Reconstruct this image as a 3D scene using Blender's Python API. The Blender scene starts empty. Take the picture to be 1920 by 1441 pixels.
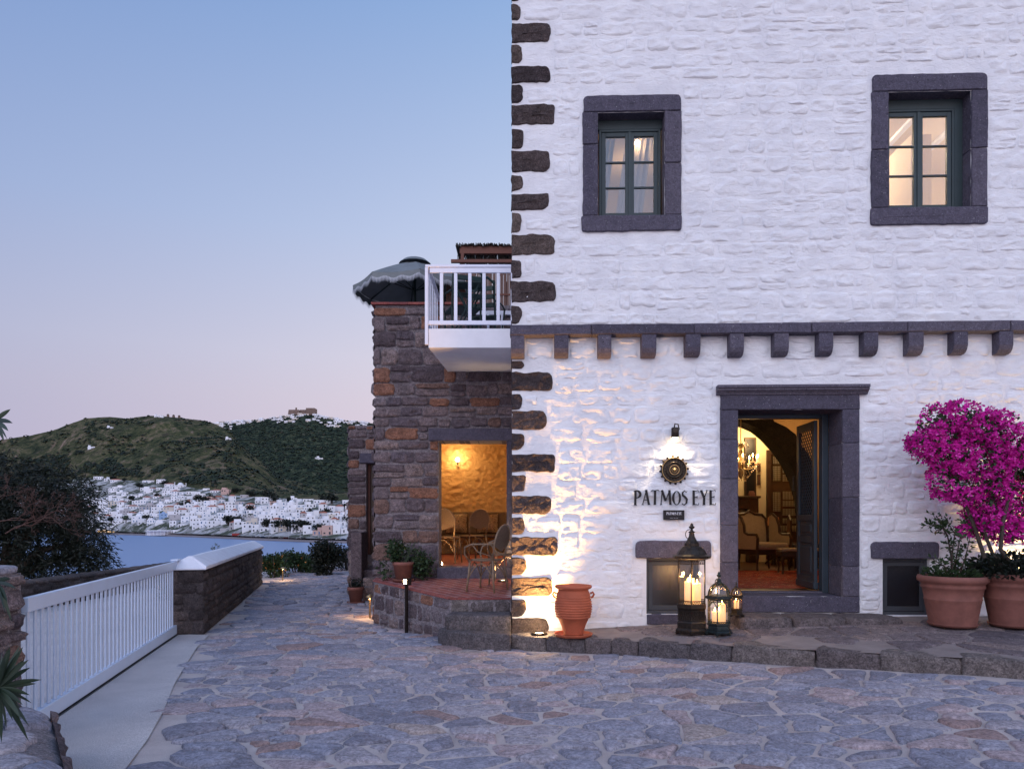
import bpy, math, random
import numpy as np
from mathutils import Vector, Matrix, noise
R = math.radians
rnd = random.Random(7)
nrg = np.random.default_rng(7)
scene = bpy.context.scene
COL = scene.collection

# ---------------------------------------------------------------- camera
F, CX, HY, EYE = 1350.0, 960.0, 975.0, 1.6
cam_d = bpy.data.cameras.new('camera')
cam = bpy.data.objects.new('camera', cam_d); COL.objects.link(cam)
cam.location = (0, 0, EYE); cam.rotation_euler = (R(90), 0, 0)
cam_d.sensor_width = 36.0; cam_d.lens = F / 1920 * 36.0
cam_d.shift_y = (HY - 720.5) / 1920.0
cam_d.clip_start = 0.05; cam_d.clip_end = 12000
scene.camera = cam

# ---------------------------------------------------------------- sky: dusk gradient, brighter where the sun has just set (behind the camera)
world = bpy.data.worlds.new('World'); scene.world = world; world.use_nodes = True
wn = world.node_tree; wn.nodes.clear()
wo = wn.nodes.new('ShaderNodeOutputWorld'); wb = wn.nodes.new('ShaderNodeBackground')
tc = wn.nodes.new('ShaderNodeTexCoord'); sx = wn.nodes.new('ShaderNodeSeparateXYZ')
rp = wn.nodes.new('ShaderNodeValToRGB')
wn.links.new(tc.outputs['Generated'], sx.inputs[0]); wn.links.new(sx.outputs['Z'], rp.inputs[0])
def lin(c):
    c = c.lstrip('#'); v = [int(c[i:i+2], 16) / 255 for i in (0, 2, 4)]
    return tuple((x / 12.92 if x <= 0.04045 else ((x + .055) / 1.055) ** 2.4) for x in v) + (1,)
KX = (.72, .58, .34)
def sky(c, s, x=0.0): return tuple(v / (1.12 + k * x) for v, k in zip(lin(c)[:3], KX)) + (1,)
stops = [(0.0, sky('#cbbfd3', 0, -.3)), (0.10, sky('#d2c6d8', 0, -.3)), (0.163, sky('#d2cadb', 0, -.284)), (0.217, sky('#c7c7dd', 0, -.374)), (0.366, sky('#adbde0', 0, -.356)), (0.584, sky('#92b0de', 0, -.024)), (0.78, sky('#80a0d6', 0)), (1.0, sky('#7294cc', 0))]
rp.color_ramp.elements[0].position = 0; rp.color_ramp.elements[0].color = stops[0][1]
rp.color_ramp.elements[1].position = 1; rp.color_ramp.elements[1].color = stops[-1][1]
for p, c in stops[1:-1]:
    e = rp.color_ramp.elements.new(p); e.color = c
def wmath(op, a, b=None, clamp=False):
    n = wn.nodes.new('ShaderNodeMath'); n.operation = op; n.use_clamp = clamp
    for i, v in enumerate((a, b)):
        if v is None: continue
        if isinstance(v, (int, float)): n.inputs[i].default_value = v
        else: wn.links.new(v, n.inputs[i])
    return n.outputs[0]
back = wmath('MULTIPLY', wmath('MAXIMUM', wmath('MULTIPLY', sx.outputs['Y'], -1.0), 0.0), 1.3)
cmb = wn.nodes.new('ShaderNodeCombineXYZ')
for i_, k_ in enumerate(KX): wn.links.new(wmath('ADD', wmath('ADD', wmath('MULTIPLY', sx.outputs['X'], k_), 1.12), back), cmb.inputs[i_])
vm = wn.nodes.new('ShaderNodeVectorMath'); vm.operation = 'MULTIPLY'; wn.links.new(rp.outputs[0], vm.inputs[0]); wn.links.new(cmb.outputs[0], vm.inputs[1])
wn.links.new(vm.outputs[0], wb.inputs[0])
wn.links.new(wb.outputs[0], wo.inputs[0])

# afterglow of the set sun: one broad, soft lamp from behind and to the left
sd = bpy.data.lights.new('sun', 'SUN'); sd.energy = 0.74; sd.angle = R(42); sd.color = (1.0, 0.88, 0.80)
sun = bpy.data.objects.new('sun', sd); COL.objects.link(sun)
sun.rotation_euler = Vector((0.45, 0.8, -0.66)).to_track_quat('-Z', 'Y').to_euler()

vs = scene.view_settings
vs.view_transform = 'Standard'; vs.look = 'None'; vs.exposure = 0.0; vs.gamma = 1.0
try: vs.use_curve_mapping = False
except Exception: pass
scene.cycles.max_bounces = 6; scene.cycles.transparent_max_bounces = 16
scene.cycles.sample_clamp_indirect = 4.0
scene.cycles.use_denoising = True

# ---------------------------------------------------------------- pixel helpers (photo pixels, 1920 wide)
def U(px, py, Y): return Vector(((px - CX) / F * Y, Y, EYE - (py - HY) / F * Y))
TH = math.atan(0.035); C0 = Vector((0.0, 9.2, 0.0)); CT, ST = math.cos(TH), math.sin(TH)
def fa(px, py, off=0.0):
    a = (px - CX) / F
    Y = (C0.y * CT - off) / (a * ST + CT)
    return (a * Y * CT - (Y - C0.y) * ST, EYE - (py - HY) / F * Y)
def fu(px, off=0.0): return fa(px, 975, off)[0]
MF = Matrix.Translation(C0) @ Matrix.Rotation(-TH, 4, 'Z')

# ---------------------------------------------------------------- materials
def newmat(name):
    m = bpy.data.materials.new(name); m.use_nodes = True
    nt = m.node_tree; b = nt.nodes['Principled BSDF']
    return m, nt, b
def nd(nt, t, **kw):
    n = nt.nodes.new(t)
    for k, v in kw.items():
        if k in n.inputs.keys() if isinstance(k, str) else False: n.inputs[k].default_value = v
        else: setattr(n, k, v)
    return n
def noise_n(nt, scale, detail=4, rough=.6, coord='Object', dist=0.0, sc=None):
    t = nt.nodes.new('ShaderNodeTexCoord'); n = nt.nodes.new('ShaderNodeTexNoise')
    n.inputs['Scale'].default_value = scale; n.inputs['Detail'].default_value = detail; n.inputs['Roughness'].default_value = rough
    n.inputs['Distortion'].default_value = dist
    if coord == 'World':
        g = nt.nodes.new('ShaderNodeNewGeometry'); src = g.outputs['Position']
        if sc:
            mp = nt.nodes.new('ShaderNodeMapping'); mp.inputs['Scale'].default_value = sc; nt.links.new(src, mp.inputs['Vector']); src = mp.outputs[0]
        nt.links.new(src, n.inputs['Vector'])
    else: nt.links.new(t.outputs[coord], n.inputs['Vector'])
    return n
def ramp(nt, src, stops, interp='LINEAR'):
    r = nt.nodes.new('ShaderNodeValToRGB'); r.color_ramp.interpolation = interp
    els = r.color_ramp.elements
    els[0].position = stops[0][0]; els[0].color = tuple(stops[0][1]) + (1,)
    els[1].position = stops[-1][0]; els[1].color = tuple(stops[-1][1]) + (1,)
    for p, c in stops[1:-1]:
        e = els.new(p); e.color = tuple(c) + (1,)
    nt.links.new(src, r.inputs[0]); return r.outputs[0]
def mix(nt, fac, a, b, mode='MIX'):
    m = nt.nodes.new('ShaderNodeMix'); m.data_type = 'RGBA'; m.blend_type = mode
    for i, v in ((0, fac), (6, a), (7, b)):
        if isinstance(v, (int, float)): m.inputs[i].default_value = v
        elif isinstance(v, tuple): m.inputs[i].default_value = tuple(v) + (1,)
        else: nt.links.new(v, m.inputs[i])
    return m.outputs[2]
def bump(nt, b, hs, dist=0.01):
    prev = None
    for h, st, d in hs:
        n = nt.nodes.new('ShaderNodeBump'); n.inputs['Strength'].default_value = st; n.inputs['Distance'].default_value = d
        nt.links.new(h, n.inputs['Height'])
        if prev: nt.links.new(prev, n.inputs['Normal'])
        prev = n.outputs[0]
    nt.links.new(prev, b.inputs['Normal'])
def rndval(nt):
    a = nt.nodes.new('ShaderNodeAttribute'); a.attribute_name = 'rnd'
    o = nt.nodes.new('ShaderNodeObjectInfo')
    s = nt.nodes.new('ShaderNodeMath'); s.operation = 'ADD'
    nt.links.new(a.outputs['Fac'], s.inputs[0]); nt.links.new(o.outputs['Random'], s.inputs[1])
    f = nt.nodes.new('ShaderNodeMath'); f.operation = 'FRACT'; nt.links.new(s.outputs[0], f.inputs[0])
    return f.outputs[0]
def plain(name, col, rough=.6, metal=0.0, var=0.15, vscale=6, bmp=0.0, bscale=60, spec=.4, sheen=0, bdist=.004):
    m, nt, b = newmat(name)
    n = noise_n(nt, vscale, 5, .65)
    lo = tuple(c * (1 - var) for c in col); hi = tuple(min(1, c * (1 + var)) for c in col)
    nt.links.new(ramp(nt, n.outputs[0], [(.3, lo), (.7, hi)]), b.inputs['Base Color'])
    b.inputs['Roughness'].default_value = rough; b.inputs['Metallic'].default_value = metal
    b.inputs['Specular IOR Level'].default_value = spec
    if bmp:
        n2 = noise_n(nt, bscale, 4, .6); bump(nt, b, [(n2.outputs[0], bmp, bdist)])
    return m
def emit(name, col, s):
    m = bpy.data.materials.new(name); m.use_nodes = True; nt = m.node_tree; nt.nodes.clear()
    e = nt.nodes.new('ShaderNodeEmission'); o = nt.nodes.new('ShaderNodeOutputMaterial')
    e.inputs[0].default_value = tuple(col) + (1,); e.inputs[1].default_value = s
    nt.links.new(e.outputs[0], o.inputs[0]); return m
def glassm(name, tint=(1, 1, 1), gloss=0.08, rough=.02):
    m = bpy.data.materials.new(name); m.use_nodes = True; nt = m.node_tree; nt.nodes.clear()
    t = nt.nodes.new('ShaderNodeBsdfTransparent'); t.inputs[0].default_value = tuple(tint) + (1,)
    g = nt.nodes.new('ShaderNodeBsdfGlossy'); g.inputs['Roughness'].default_value = rough
    fr = nt.nodes.new('ShaderNodeFresnel'); fr.inputs[0].default_value = 1.5
    ad = nt.nodes.new('ShaderNodeMath'); ad.operation = 'ADD'; ad.inputs[1].default_value = gloss; nt.links.new(fr.outputs[0], ad.inputs[0])
    mx = nt.nodes.new('ShaderNodeMixShader'); o = nt.nodes.new('ShaderNodeOutputMaterial')
    nt.links.new(ad.outputs[0], mx.inputs[0]); nt.links.new(t.outputs[0], mx.inputs[1]); nt.links.new(g.outputs[0], mx.inputs[2])
    nt.links.new(mx.outputs[0], o.inputs[0]); return m
def stone_mat(name, stops, bscale=28, bst=.8, bd=.012, speck=0.0, rough=.9, spec=.3, var=.35, interp='CONSTANT', grain=.7):
    m, nt, b = newmat(name)
    c = ramp(nt, rndval(nt), stops, interp)
    n = noise_n(nt, 9, 6, .7, 'World')
    v = ramp(nt, n.outputs[0], [(.25, (1 - var,) * 3), (.75, (1 + var,) * 3)])
    c = mix(nt, 1.0, c, v, 'MULTIPLY')
    n2 = noise_n(nt, bscale, 6, .72, 'World'); n3 = noise_n(nt, bscale * 3.2, 4, .7, 'World')
    if speck:
        sp = ramp(nt, noise_n(nt, 70, 2, .5, 'World').outputs[0], [(.69, (0, 0, 0)), (.73, (1, 1, 1))])
        c = mix(nt, sp, c, (speck, speck, speck * 1.03))
        pt = ramp(nt, noise_n(nt, 55, 1, .5, 'World').outputs[0], [(.24, (1, 1, 1)), (.28, (0, 0, 0))])
        c = mix(nt, pt, c, (.012, .01, .012))
    nt.links.new(c, b.inputs['Base Color']); b.inputs['Roughness'].default_value = rough
    b.inputs['Specular IOR Level'].default_value = spec
    gr = ramp(nt, n3.outputs[0], [(.38, (.5,) * 3), (.62, (1.5,) * 3)]); c = mix(nt, grain, c, gr, 'MULTIPLY')
    cn = noise_n(nt, bscale * .42, 5, .6, 'World', 1.5); ck = ramp(nt, cn.outputs[0], [(.478, (1, 1, 1)), (.495, (.38, .36, .38)), (.505, (.38, .36, .38)), (.522, (1, 1, 1))]); c = mix(nt, grain * .9, c, ck, 'MULTIPLY')
    md = noise_n(nt, bscale * .9, 5, .7, 'World', .8); c = mix(nt, grain, c, ramp(nt, md.outputs[0], [(.40, (.72,) * 3), (.60, (1.28,) * 3)]), 'MULTIPLY'); nt.links.new(c, b.inputs['Base Color'])
    bump(nt, b, [(n2.outputs[0], min(1, bst), bd * 3.0), (n3.outputs[0], min(1, bst), bd * .9)])
    return m
M = {}
# whitewash
m, nt, b = newmat('whitewash')
n = noise_n(nt, 3.0, 5, .6, 'World'); c = ramp(nt, n.outputs[0], [(.3, (.70, .70, .73)), (.6, (.80, .80, .82)), (.8, (.84, .83, .83))])
nt.links.new(c, b.inputs['Base Color']); b.inputs['Roughness'].default_value = .85; b.inputs['Specular IOR Level'].default_value = .25
na = noise_n(nt, 9, 7, .66, 'World', .9, (1, 1, 2.1)); nb = noise_n(nt, 40, 5, .7, 'World', .4, (1, 1, 1.8))
bump(nt, b, [(na.outputs[0], .6, .032), (nb.outputs[0], .5, .009)]); M['white'] = m
M['basalt'] = stone_mat('dark speckled stone', [(0, (.068, .062, .088)), (.5, (.090, .082, .115)), (1, (.112, .100, .130))], 40, .6, .008, speck=.36, var=.25, grain=.45, interp='LINEAR')
M['quoin'] = stone_mat('brown quoin stone', [(0, (.075, .057, .06)), (.3, (.11, .082, .08)), (.6, (.15, .112, .10)), (.85, (.20, .155, .135))], 26, 1.0, .02, speck=.25, var=.4)
M['masonry'] = stone_mat('rubble stone', [(0, (.19, .145, .155)), (.18, (.26, .20, .205)), (.34, (.14, .105, .115)), (.48, (.31, .235, .225)), (.60, (.175, .14, .16)), (.70, (.34, .165, .11)), (.79, (.27, .165, .135)), (.88, (.26, .21, .22))], 22, 1.0, .02, var=.4)
M['mortar'] = stone_mat('wall mortar', [(0, (.27, .235, .25)), (1, (.29, .25, .26))], 30, .9, .012, var=.3, interp='LINEAR')
M['darkrubble'] = stone_mat('dark rubble stone', [(0, (.07, .055, .055)), (.4, (.10, .08, .08)), (.75, (.13, .10, .095))], 24, 1.0, .02, var=.45)
M['darkmortar'] = stone_mat('dark mortar', [(0, (.10, .085, .085)), (1, (.12, .10, .10))], 18, 1.0, .02, var=.45, interp='LINEAR')
M['paving'] = stone_mat('paving stone', [(0, (.26, .255, .31)), (.3, (.31, .295, .345)), (.5, (.225, .215, .26)), (.66, (.35, .315, .345)), (.82, (.38, .30, .31)), (.94, (.30, .21, .20)), (.97, (.38, .31, .29))], 13, .8, .010, var=.26, grain=.5, rough=.8, spec=.35)
M['terrace'] = stone_mat('terrace flagstone', [(0, (.19, .15, .15)), (.3, (.15, .12, .125)), (.6, (.22, .17, .16)), (.85, (.12, .10, .11))], 20, .7, .01, var=.3, rough=.8)
M['kerb'] = stone_mat('kerb stone', [(0, (.17, .14, .14)), (.4, (.22, .185, .175)), (.8, (.15, .13, .135))], 18, 1.0, .018, var=.35)
m, nt, b = newmat('paving mortar')
n = noise_n(nt, 2.2, 6, .65, 'World'); n2 = noise_n(nt, 60, 5, .7, 'World'); n3 = noise_n(nt, 230, 3, .7, 'World')
c = ramp(nt, n.outputs[0], [(.3, (.40, .33, .31)), (.5, (.50, .42, .40)), (.7, (.58, .50, .47))])
c = mix(nt, .5, c, ramp(nt, n3.outputs[0], [(.3, (.5, .5, .5)), (.7, (1.3, 1.3, 1.3))]), 'MULTIPLY')
nt.links.new(c, b.inputs['Base Color']); b.inputs['Roughness'].default_value = .95
bump(nt, b, [(n2.outputs[0], .7, .010), (n3.outputs[0], .5, .003)]); M['sand'] = m
m, nt, b = newmat('pebble screed')
n = noise_n(nt, 1.6, 6, .65, 'World'); n3 = noise_n(nt, 140, 4, .7, 'World')
c = ramp(nt, n.outputs[0], [(.3, (.43, .39, .39)), (.7, (.56, .51, .50))])
c = mix(nt, .7, c, ramp(nt, n3.outputs[0], [(.40, (.55,) * 3), (.60, (1.35,) * 3)]), 'MULTIPLY')
nt.links.new(c, b.inputs['Base Color']); b.inputs['Roughness'].default_value = .95
bump(nt, b, [(n3.outputs[0], .6, .005)]); M['concrete'] = m; M['bed'] = plain('terrace bedding mortar', (.22, .18, .17), .9, 0, .2, 4, .6, 50, bdist=.01)
M['paint'] = plain('white gate paint with shade tint', (.50, .58, .72), .35, 0, .05, 3, .05, 40)  # white paint; the bluish shade on the gate is put into its colour
M['railpaint'] = plain('white rail paint', (.74, .76, .86), .35, 0, .05, 3, .05, 40)
M['plasterwhite'] = plain('white plaster', (.78, .78, .82), .8, 0, .06, 3, .3, 30)
M['cap'] = plain('whitewashed cap', (.72, .72, .78), .8, 0, .10, 4, .4, 25)
M['iron'] = plain('dark bronze iron', (.045, .035, .028), .42, .75, .4, 40, .6, 120, bdist=.002)
M['iron2'] = plain('aged dark iron', (.035, .045, .045), .5, .7, .4, 40, .6, 120, bdist=.002)
M['black'] = plain('black enamel', (.012, .011, .013), .4, .3, .1)
M['bluedoor'] = plain('blue grey door paint', (.028, .042, .056), .45, 0, .15, 5, .2, 50)
M['greenframe'] = plain('green grey window paint', (.032, .050, .055), .45, 0, .12, 5, .15, 50)
M['graywood'] = plain('charcoal shutter paint', (.05, .055, .065), .5, 0, .15, 5, .15, 50)
M['terracotta'] = plain('terracotta', (.20, .08, .062), .8, 0, .22, 7, .35, 60, bdist=.003)
M['terracotta2'] = plain('orange terracotta', (.38, .095, .045), .75, 0, .18, 6, .35, 60, bdist=.003)
M['brick'] = stone_mat('red paving brick', [(0, (.24, .065, .058)), (.4, (.29, .085, .072)), (.7, (.20, .06, .06)), (.88, (.31, .11, .095))], 40, .4, .004, var=.2, rough=.75)
M['brickjoint'] = plain('brick joint', (.36, .25, .24), .9, 0, .2, 20, .4, 60)
M['wood'] = plain('dark wood', (.055, .028, .016), .4, 0, .3, 12)
M['brownbeam'] = plain('brown beam paint', (.16, .06, .04), .6, 0, .15, 6)
M['rattan'] = plain('rattan cane', (.22, .145, .09), .55, 0, .3, 30, .6, 90, bdist=.003)
M['weave'] = plain('woven rattan', (.17, .11, .07), .7, 0, .45, 110, 1.0, 140, bdist=.004)
M['soil'] = plain('potting soil', (.03, .02, .015), .95, 0, .4, 20, .8, 40)
M['glass'] = glassm('window glass', (.95, .95, .97), .06)
M['lglass'] = glassm('lantern glass', (1, .98, .95), .03)
M['dglass'] = glassm('dark window glass', (.6, .61, .66), .03, .35)
M['flame'] = emit('candle flame', (1, .55, .16), 60)
M['bulb'] = emit('warm bulb', (1, .72, .36), 45)
M['uplens'] = emit('uplight lens', (1, .80, .50), 22)
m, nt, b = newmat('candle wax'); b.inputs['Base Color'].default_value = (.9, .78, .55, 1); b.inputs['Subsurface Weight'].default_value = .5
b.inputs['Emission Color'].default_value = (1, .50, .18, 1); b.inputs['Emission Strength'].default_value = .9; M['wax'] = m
M['plaster_int'] = plain('ochre plaster', (.62, .40, .19), .85, 0, .06, 3, 1.0, 11, bdist=.03)
M['plaster_cream'] = plain('cream plaster', (.72, .60, .38), .85, 0, .06, 3, .3, 15)
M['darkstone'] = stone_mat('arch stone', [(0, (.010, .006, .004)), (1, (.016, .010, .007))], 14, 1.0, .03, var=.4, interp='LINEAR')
M['fabric'] = plain('beige upholstery', (.42, .31, .20), .9, 0, .1, 20, .3, 300, bdist=.001)
M['floorwood'] = plain('floor boards', (.10, .04, .02), .35, 0, .25, 8)
M['shade'] = plain('orange lamp shade', (.75, .35, .15), .8, 0, .1)
M['canopy'] = plain('grey green canvas', (.19, .21, .215), .85, 0, .15, 4, .3, 30)
M['canopyin'] = plain('dark canvas', (.06, .065, .085), .9, 0, .15, 4)
M['fringe'] = plain('white fringe', (.46, .48, .52), .9, 0, .15, 30)
M['greenmetal'] = plain('dark green enamel', (.012, .03, .028), .5, .1, .2)
def leafm(name, cols, rough=.55, trans=.25):
    m, nt, b = newmat(name)
    c = ramp(nt, rndval(nt), cols)
    nt.links.new(c, b.inputs['Base Color']); b.inputs['Roughness'].default_value = rough; b.inputs['Specular IOR Level'].default_value = .35
    t = nt.nodes.new('ShaderNodeBsdfTranslucent'); nt.links.new(c, t.inputs[0])
    mx = nt.nodes.new('ShaderNodeMixShader'); mx.inputs[0].default_value = trans
    o = nt.nodes['Material Output']; nt.links.new(b.outputs[0], mx.inputs[1]); nt.links.new(t.outputs[0], mx.inputs[2]); nt.links.new(mx.outputs[0], o.inputs[0])
    return m
M['leaf'] = leafm('green leaf', [(0, (.018, .036, .014)), (.5, (.030, .058, .022)), (1, (.045, .08, .03))])
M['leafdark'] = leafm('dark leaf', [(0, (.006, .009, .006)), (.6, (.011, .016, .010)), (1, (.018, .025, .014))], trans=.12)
M['leafolive'] = leafm('olive leaf', [(0, (.04, .06, .035)), (1, (.09, .12, .07))])
M['bract'] = leafm('magenta bract', [(0, (.42, .006, .20)), (.5, (.68, .015, .38)), (.85, (.78, .025, .46)), (1, (.86, .09, .56))], .6, .35)
M['bark'] = plain('bark', (.055, .04, .032), .9, 0, .35, 25, .8, 50)
M['twig'] = plain('red brown twig', (.11, .06, .05), .9, 0, .25, 20)
M['orangeflower'] = plain('orange flower', (.7, .25, .06), .6)

# ---------------------------------------------------------------- mesh builder
class MB:
    def __init__(s, M=None): s.v = []; s.f = []; s.r = []; s.M = M; s.cur = 0.0
    def add(s, vs, fs):
        o = len(s.v)
        if s.M is not None: vs = [s.M @ Vector(v) for v in vs]
        s.v.extend([tuple(v) for v in vs]); s.f.extend([tuple(i + o for i in f) for f in fs]); s.r.extend([s.cur] * len(fs)); return s
    def box(s, x0, x1, y0, y1, z0, z1):
        return s.add([(x, y, z) for x in (x0, x1) for y in (y0, y1) for z in (z0, z1)],
                     [(0, 1, 3, 2), (4, 6, 7, 5), (0, 4, 5, 1), (2, 3, 7, 6), (0, 2, 6, 4), (1, 5, 7, 3)])
    def hexa(s, p8): # 4 bottom ccw, 4 top ccw
        return s.add(p8, [(3, 2, 1, 0), (4, 5, 6, 7), (0, 1, 5, 4), (1, 2, 6, 5), (2, 3, 7, 6), (3, 0, 4, 7)])
    def tube(s, pts, r, n=8, caps=True):
        pts = [Vector(p) for p in pts]; rs = r if isinstance(r, (list, tuple)) else [r] * len(pts)
        vs = []; fs = []; up = Vector((0, 0, 1)); px = None
        for i, p in enumerate(pts):
            d = (pts[min(i + 1, len(pts) - 1)] - pts[max(i - 1, 0)])
            d = d.normalized() if d.length > 1e-9 else Vector((0, 0, 1))
            if px is None:
                a = up if abs(d.z) < .9 else Vector((1, 0, 0)); px = d.cross(a).normalized()
            else:
                px = (px - d * px.dot(d)); px = px.normalized() if px.length > 1e-6 else d.orthogonal().normalized()
            py = d.cross(px)
            for k in range(n):
                a = 2 * math.pi * k / n; vs.append(p + (px * math.cos(a) + py * math.sin(a)) * rs[i])
        for i in range(len(pts) - 1):
            for k in range(n):
                k2 = (k + 1) % n; fs.append((i * n + k, i * n + k2, (i + 1) * n + k2, (i + 1) * n + k))
        if caps: fs.append(tuple(reversed(range(n)))); fs.append(tuple(range((len(pts) - 1) * n, len(pts) * n)))
        return s.add(vs, fs)
    def lathe(s, prof, n=24, c=(0, 0, 0), ph=0.0, a0=0.0, a1=None, sx=1, sy=1):
        vs = []; fs = []; full = a1 is None; k_n = n if full else n + 1; a1 = a0 + 2 * math.pi if full else a1
        for (r, z) in prof:
            for k in range(k_n):
                a = ph + a0 + (a1 - a0) * k / n; vs.append((c[0] + r * math.cos(a) * sx, c[1] + r * math.sin(a) * sy, c[2] + z))
        for i in range(len(prof) - 1):
            for k in range(n):
                k2 = (k + 1) % k_n if full else k + 1
                fs.append((i * k_n + k, i * k_n + k2, (i + 1) * k_n + k2, (i + 1) * k_n + k))
        return s.add(vs, fs)
    def prism(s, poly, a, b, axis='y'):
        n = len(poly)
        def P(p, d): return {'y': (p[0], d, p[1]), 'z': (p[0], p[1], d), 'x': (d, p[0], p[1])}[axis]
        vs = [P(p, a) for p in poly] + [P(p, b) for p in poly]
        return s.add(vs, [tuple(range(n)), tuple(reversed(range(n, 2 * n)))] + [(i, n + i, n + (i + 1) % n, (i + 1) % n) for i in range(n)])
    def ribbon(s, pts, ws, y0, y1):   # flat stroke in the x-z plane, thickness y0..y1
        L = []; Rr = []
        for i, p in enumerate(pts):
            d = Vector((pts[min(i + 1, len(pts) - 1)][0] - pts[max(i - 1, 0)][0], pts[min(i + 1, len(pts) - 1)][1] - pts[max(i - 1, 0)][1]))
            d = d.normalized() if d.length > 0 else Vector((1, 0)); n_ = Vector((-d.y, d.x)); w = (ws[i] if isinstance(ws, (list, tuple)) else ws) / 2
            L.append((p[0] + n_.x * w, p[1] + n_.y * w)); Rr.append((p[0] - n_.x * w, p[1] - n_.y * w))
        for i in range(len(pts) - 1):
            q = [L[i], Rr[i], Rr[i + 1], L[i + 1]]
            s.add([(a, y0, b) for a, b in q] + [(a, y1, b) for a, b in q], [(0, 1, 2, 3), (7, 6, 5, 4), (0, 4, 5, 1), (1, 5, 6, 2), (2, 6, 7, 3), (3, 7, 4, 0)])
        return s
    def build(s, name, mat, parent=None, smooth=False, bevel=0, seg=2):
        me = bpy.data.meshes.new(name); me.from_pydata(s.v, [], s.f)
        if mat: me.materials.append(M[mat] if isinstance(mat, str) else mat)
        if any(s.r):
            a = me.attributes.new('rnd', 'FLOAT', 'FACE'); a.data.foreach_set('value', s.r)
        if smooth: me.polygons.foreach_set('use_smooth', [True] * len(me.polygons))
        me.update()
        o = bpy.data.objects.new(name, me); COL.objects.link(o)
        if parent is not None: o.parent = parent
        if bevel:
            md = o.modifiers.new('b', 'BEVEL'); md.width = bevel; md.segments = seg; md.limit_method = 'ANGLE'; md.angle_limit = R(40)
        return o
def npmesh(name, V, Fq, mat, parent=None, rndv=None, smooth=False):
    me = bpy.data.meshes.new(name); V = np.asarray(V, dtype=np.float32); Fq = np.asarray(Fq, dtype=np.int32)
    k = Fq.shape[1]; me.vertices.add(len(V)); me.vertices.foreach_set('co', V.ravel())
    me.loops.add(Fq.size); me.loops.foreach_set('vertex_index', Fq.ravel())
    me.polygons.add(len(Fq)); me.polygons.foreach_set('loop_start', np.arange(0, Fq.size, k, dtype=np.int32))
    me.polygons.foreach_set('loop_total', np.full(len(Fq), k, dtype=np.int32))
    if smooth: me.polygons.foreach_set('use_smooth', np.ones(len(Fq), dtype=bool))
    me.materials.append(M[mat] if isinstance(mat, str) else mat)
    if rndv is not None:
        a = me.attributes.new('rnd', 'FLOAT', 'FACE'); a.data.foreach_set('value', np.asarray(rndv, dtype=np.float32))
    me.update(calc_edges=True); me.validate()
    o = bpy.data.objects.new(name, me); COL.objects.link(o)
    if parent is not None: o.parent = parent
    return o
def thing(name, label, cat, loc=(0, 0, 0), rz=0.0, group=None):
    o = bpy.data.objects.new(name, None); COL.objects.link(o); o.empty_display_size = .1
    o.location = loc; o.rotation_euler = (0, 0, rz); o['label'] = label; o['category'] = cat
    if group: o['group'] = group
    return o
def tag(o, label, cat, group=None, kind=None):
    o['label'] = label; o['category'] = cat
    if group: o['group'] = group
    if kind: o['kind'] = kind
    return o
def struct(o): o['kind'] = 'structure'; return o
def stuff(o): o['kind'] = 'stuff'; return o
def copy_tree(o, parent=None, loc=None, rz=None, label=None):
    c = o.copy(); COL.objects.link(c)
    if parent is not None: c.parent = parent
    if loc is not None: c.location = loc
    if rz is not None: c.rotation_euler = (0, 0, rz)
    if label: c['label'] = label
    for ch in [x for x in KIDS.get(o.name, [])]: copy_tree(ch, c)
    return c
KIDS = {}
def index_kids(o):
    KIDS[o.name] = list(o.children)
    for c in o.children: index_kids(c)
def plight(kind, loc, energy, color, size=.05, parent=None, rot=None, spot=None, blend=.5):
    d = bpy.data.lights.new('lamp_light', kind); d.energy = energy; d.color = color
    if kind == 'AREA': d.size = size
    else: d.shadow_soft_size = size
    if spot: d.spot_size = spot; d.spot_blend = blend
    o = bpy.data.objects.new('lamp_light', d); COL.objects.link(o); o.location = loc
    if rot is not None: o.rotation_euler = rot
    if parent is not None: o.parent = parent
    return o
WARM = (1.0, .62, .28)

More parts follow.
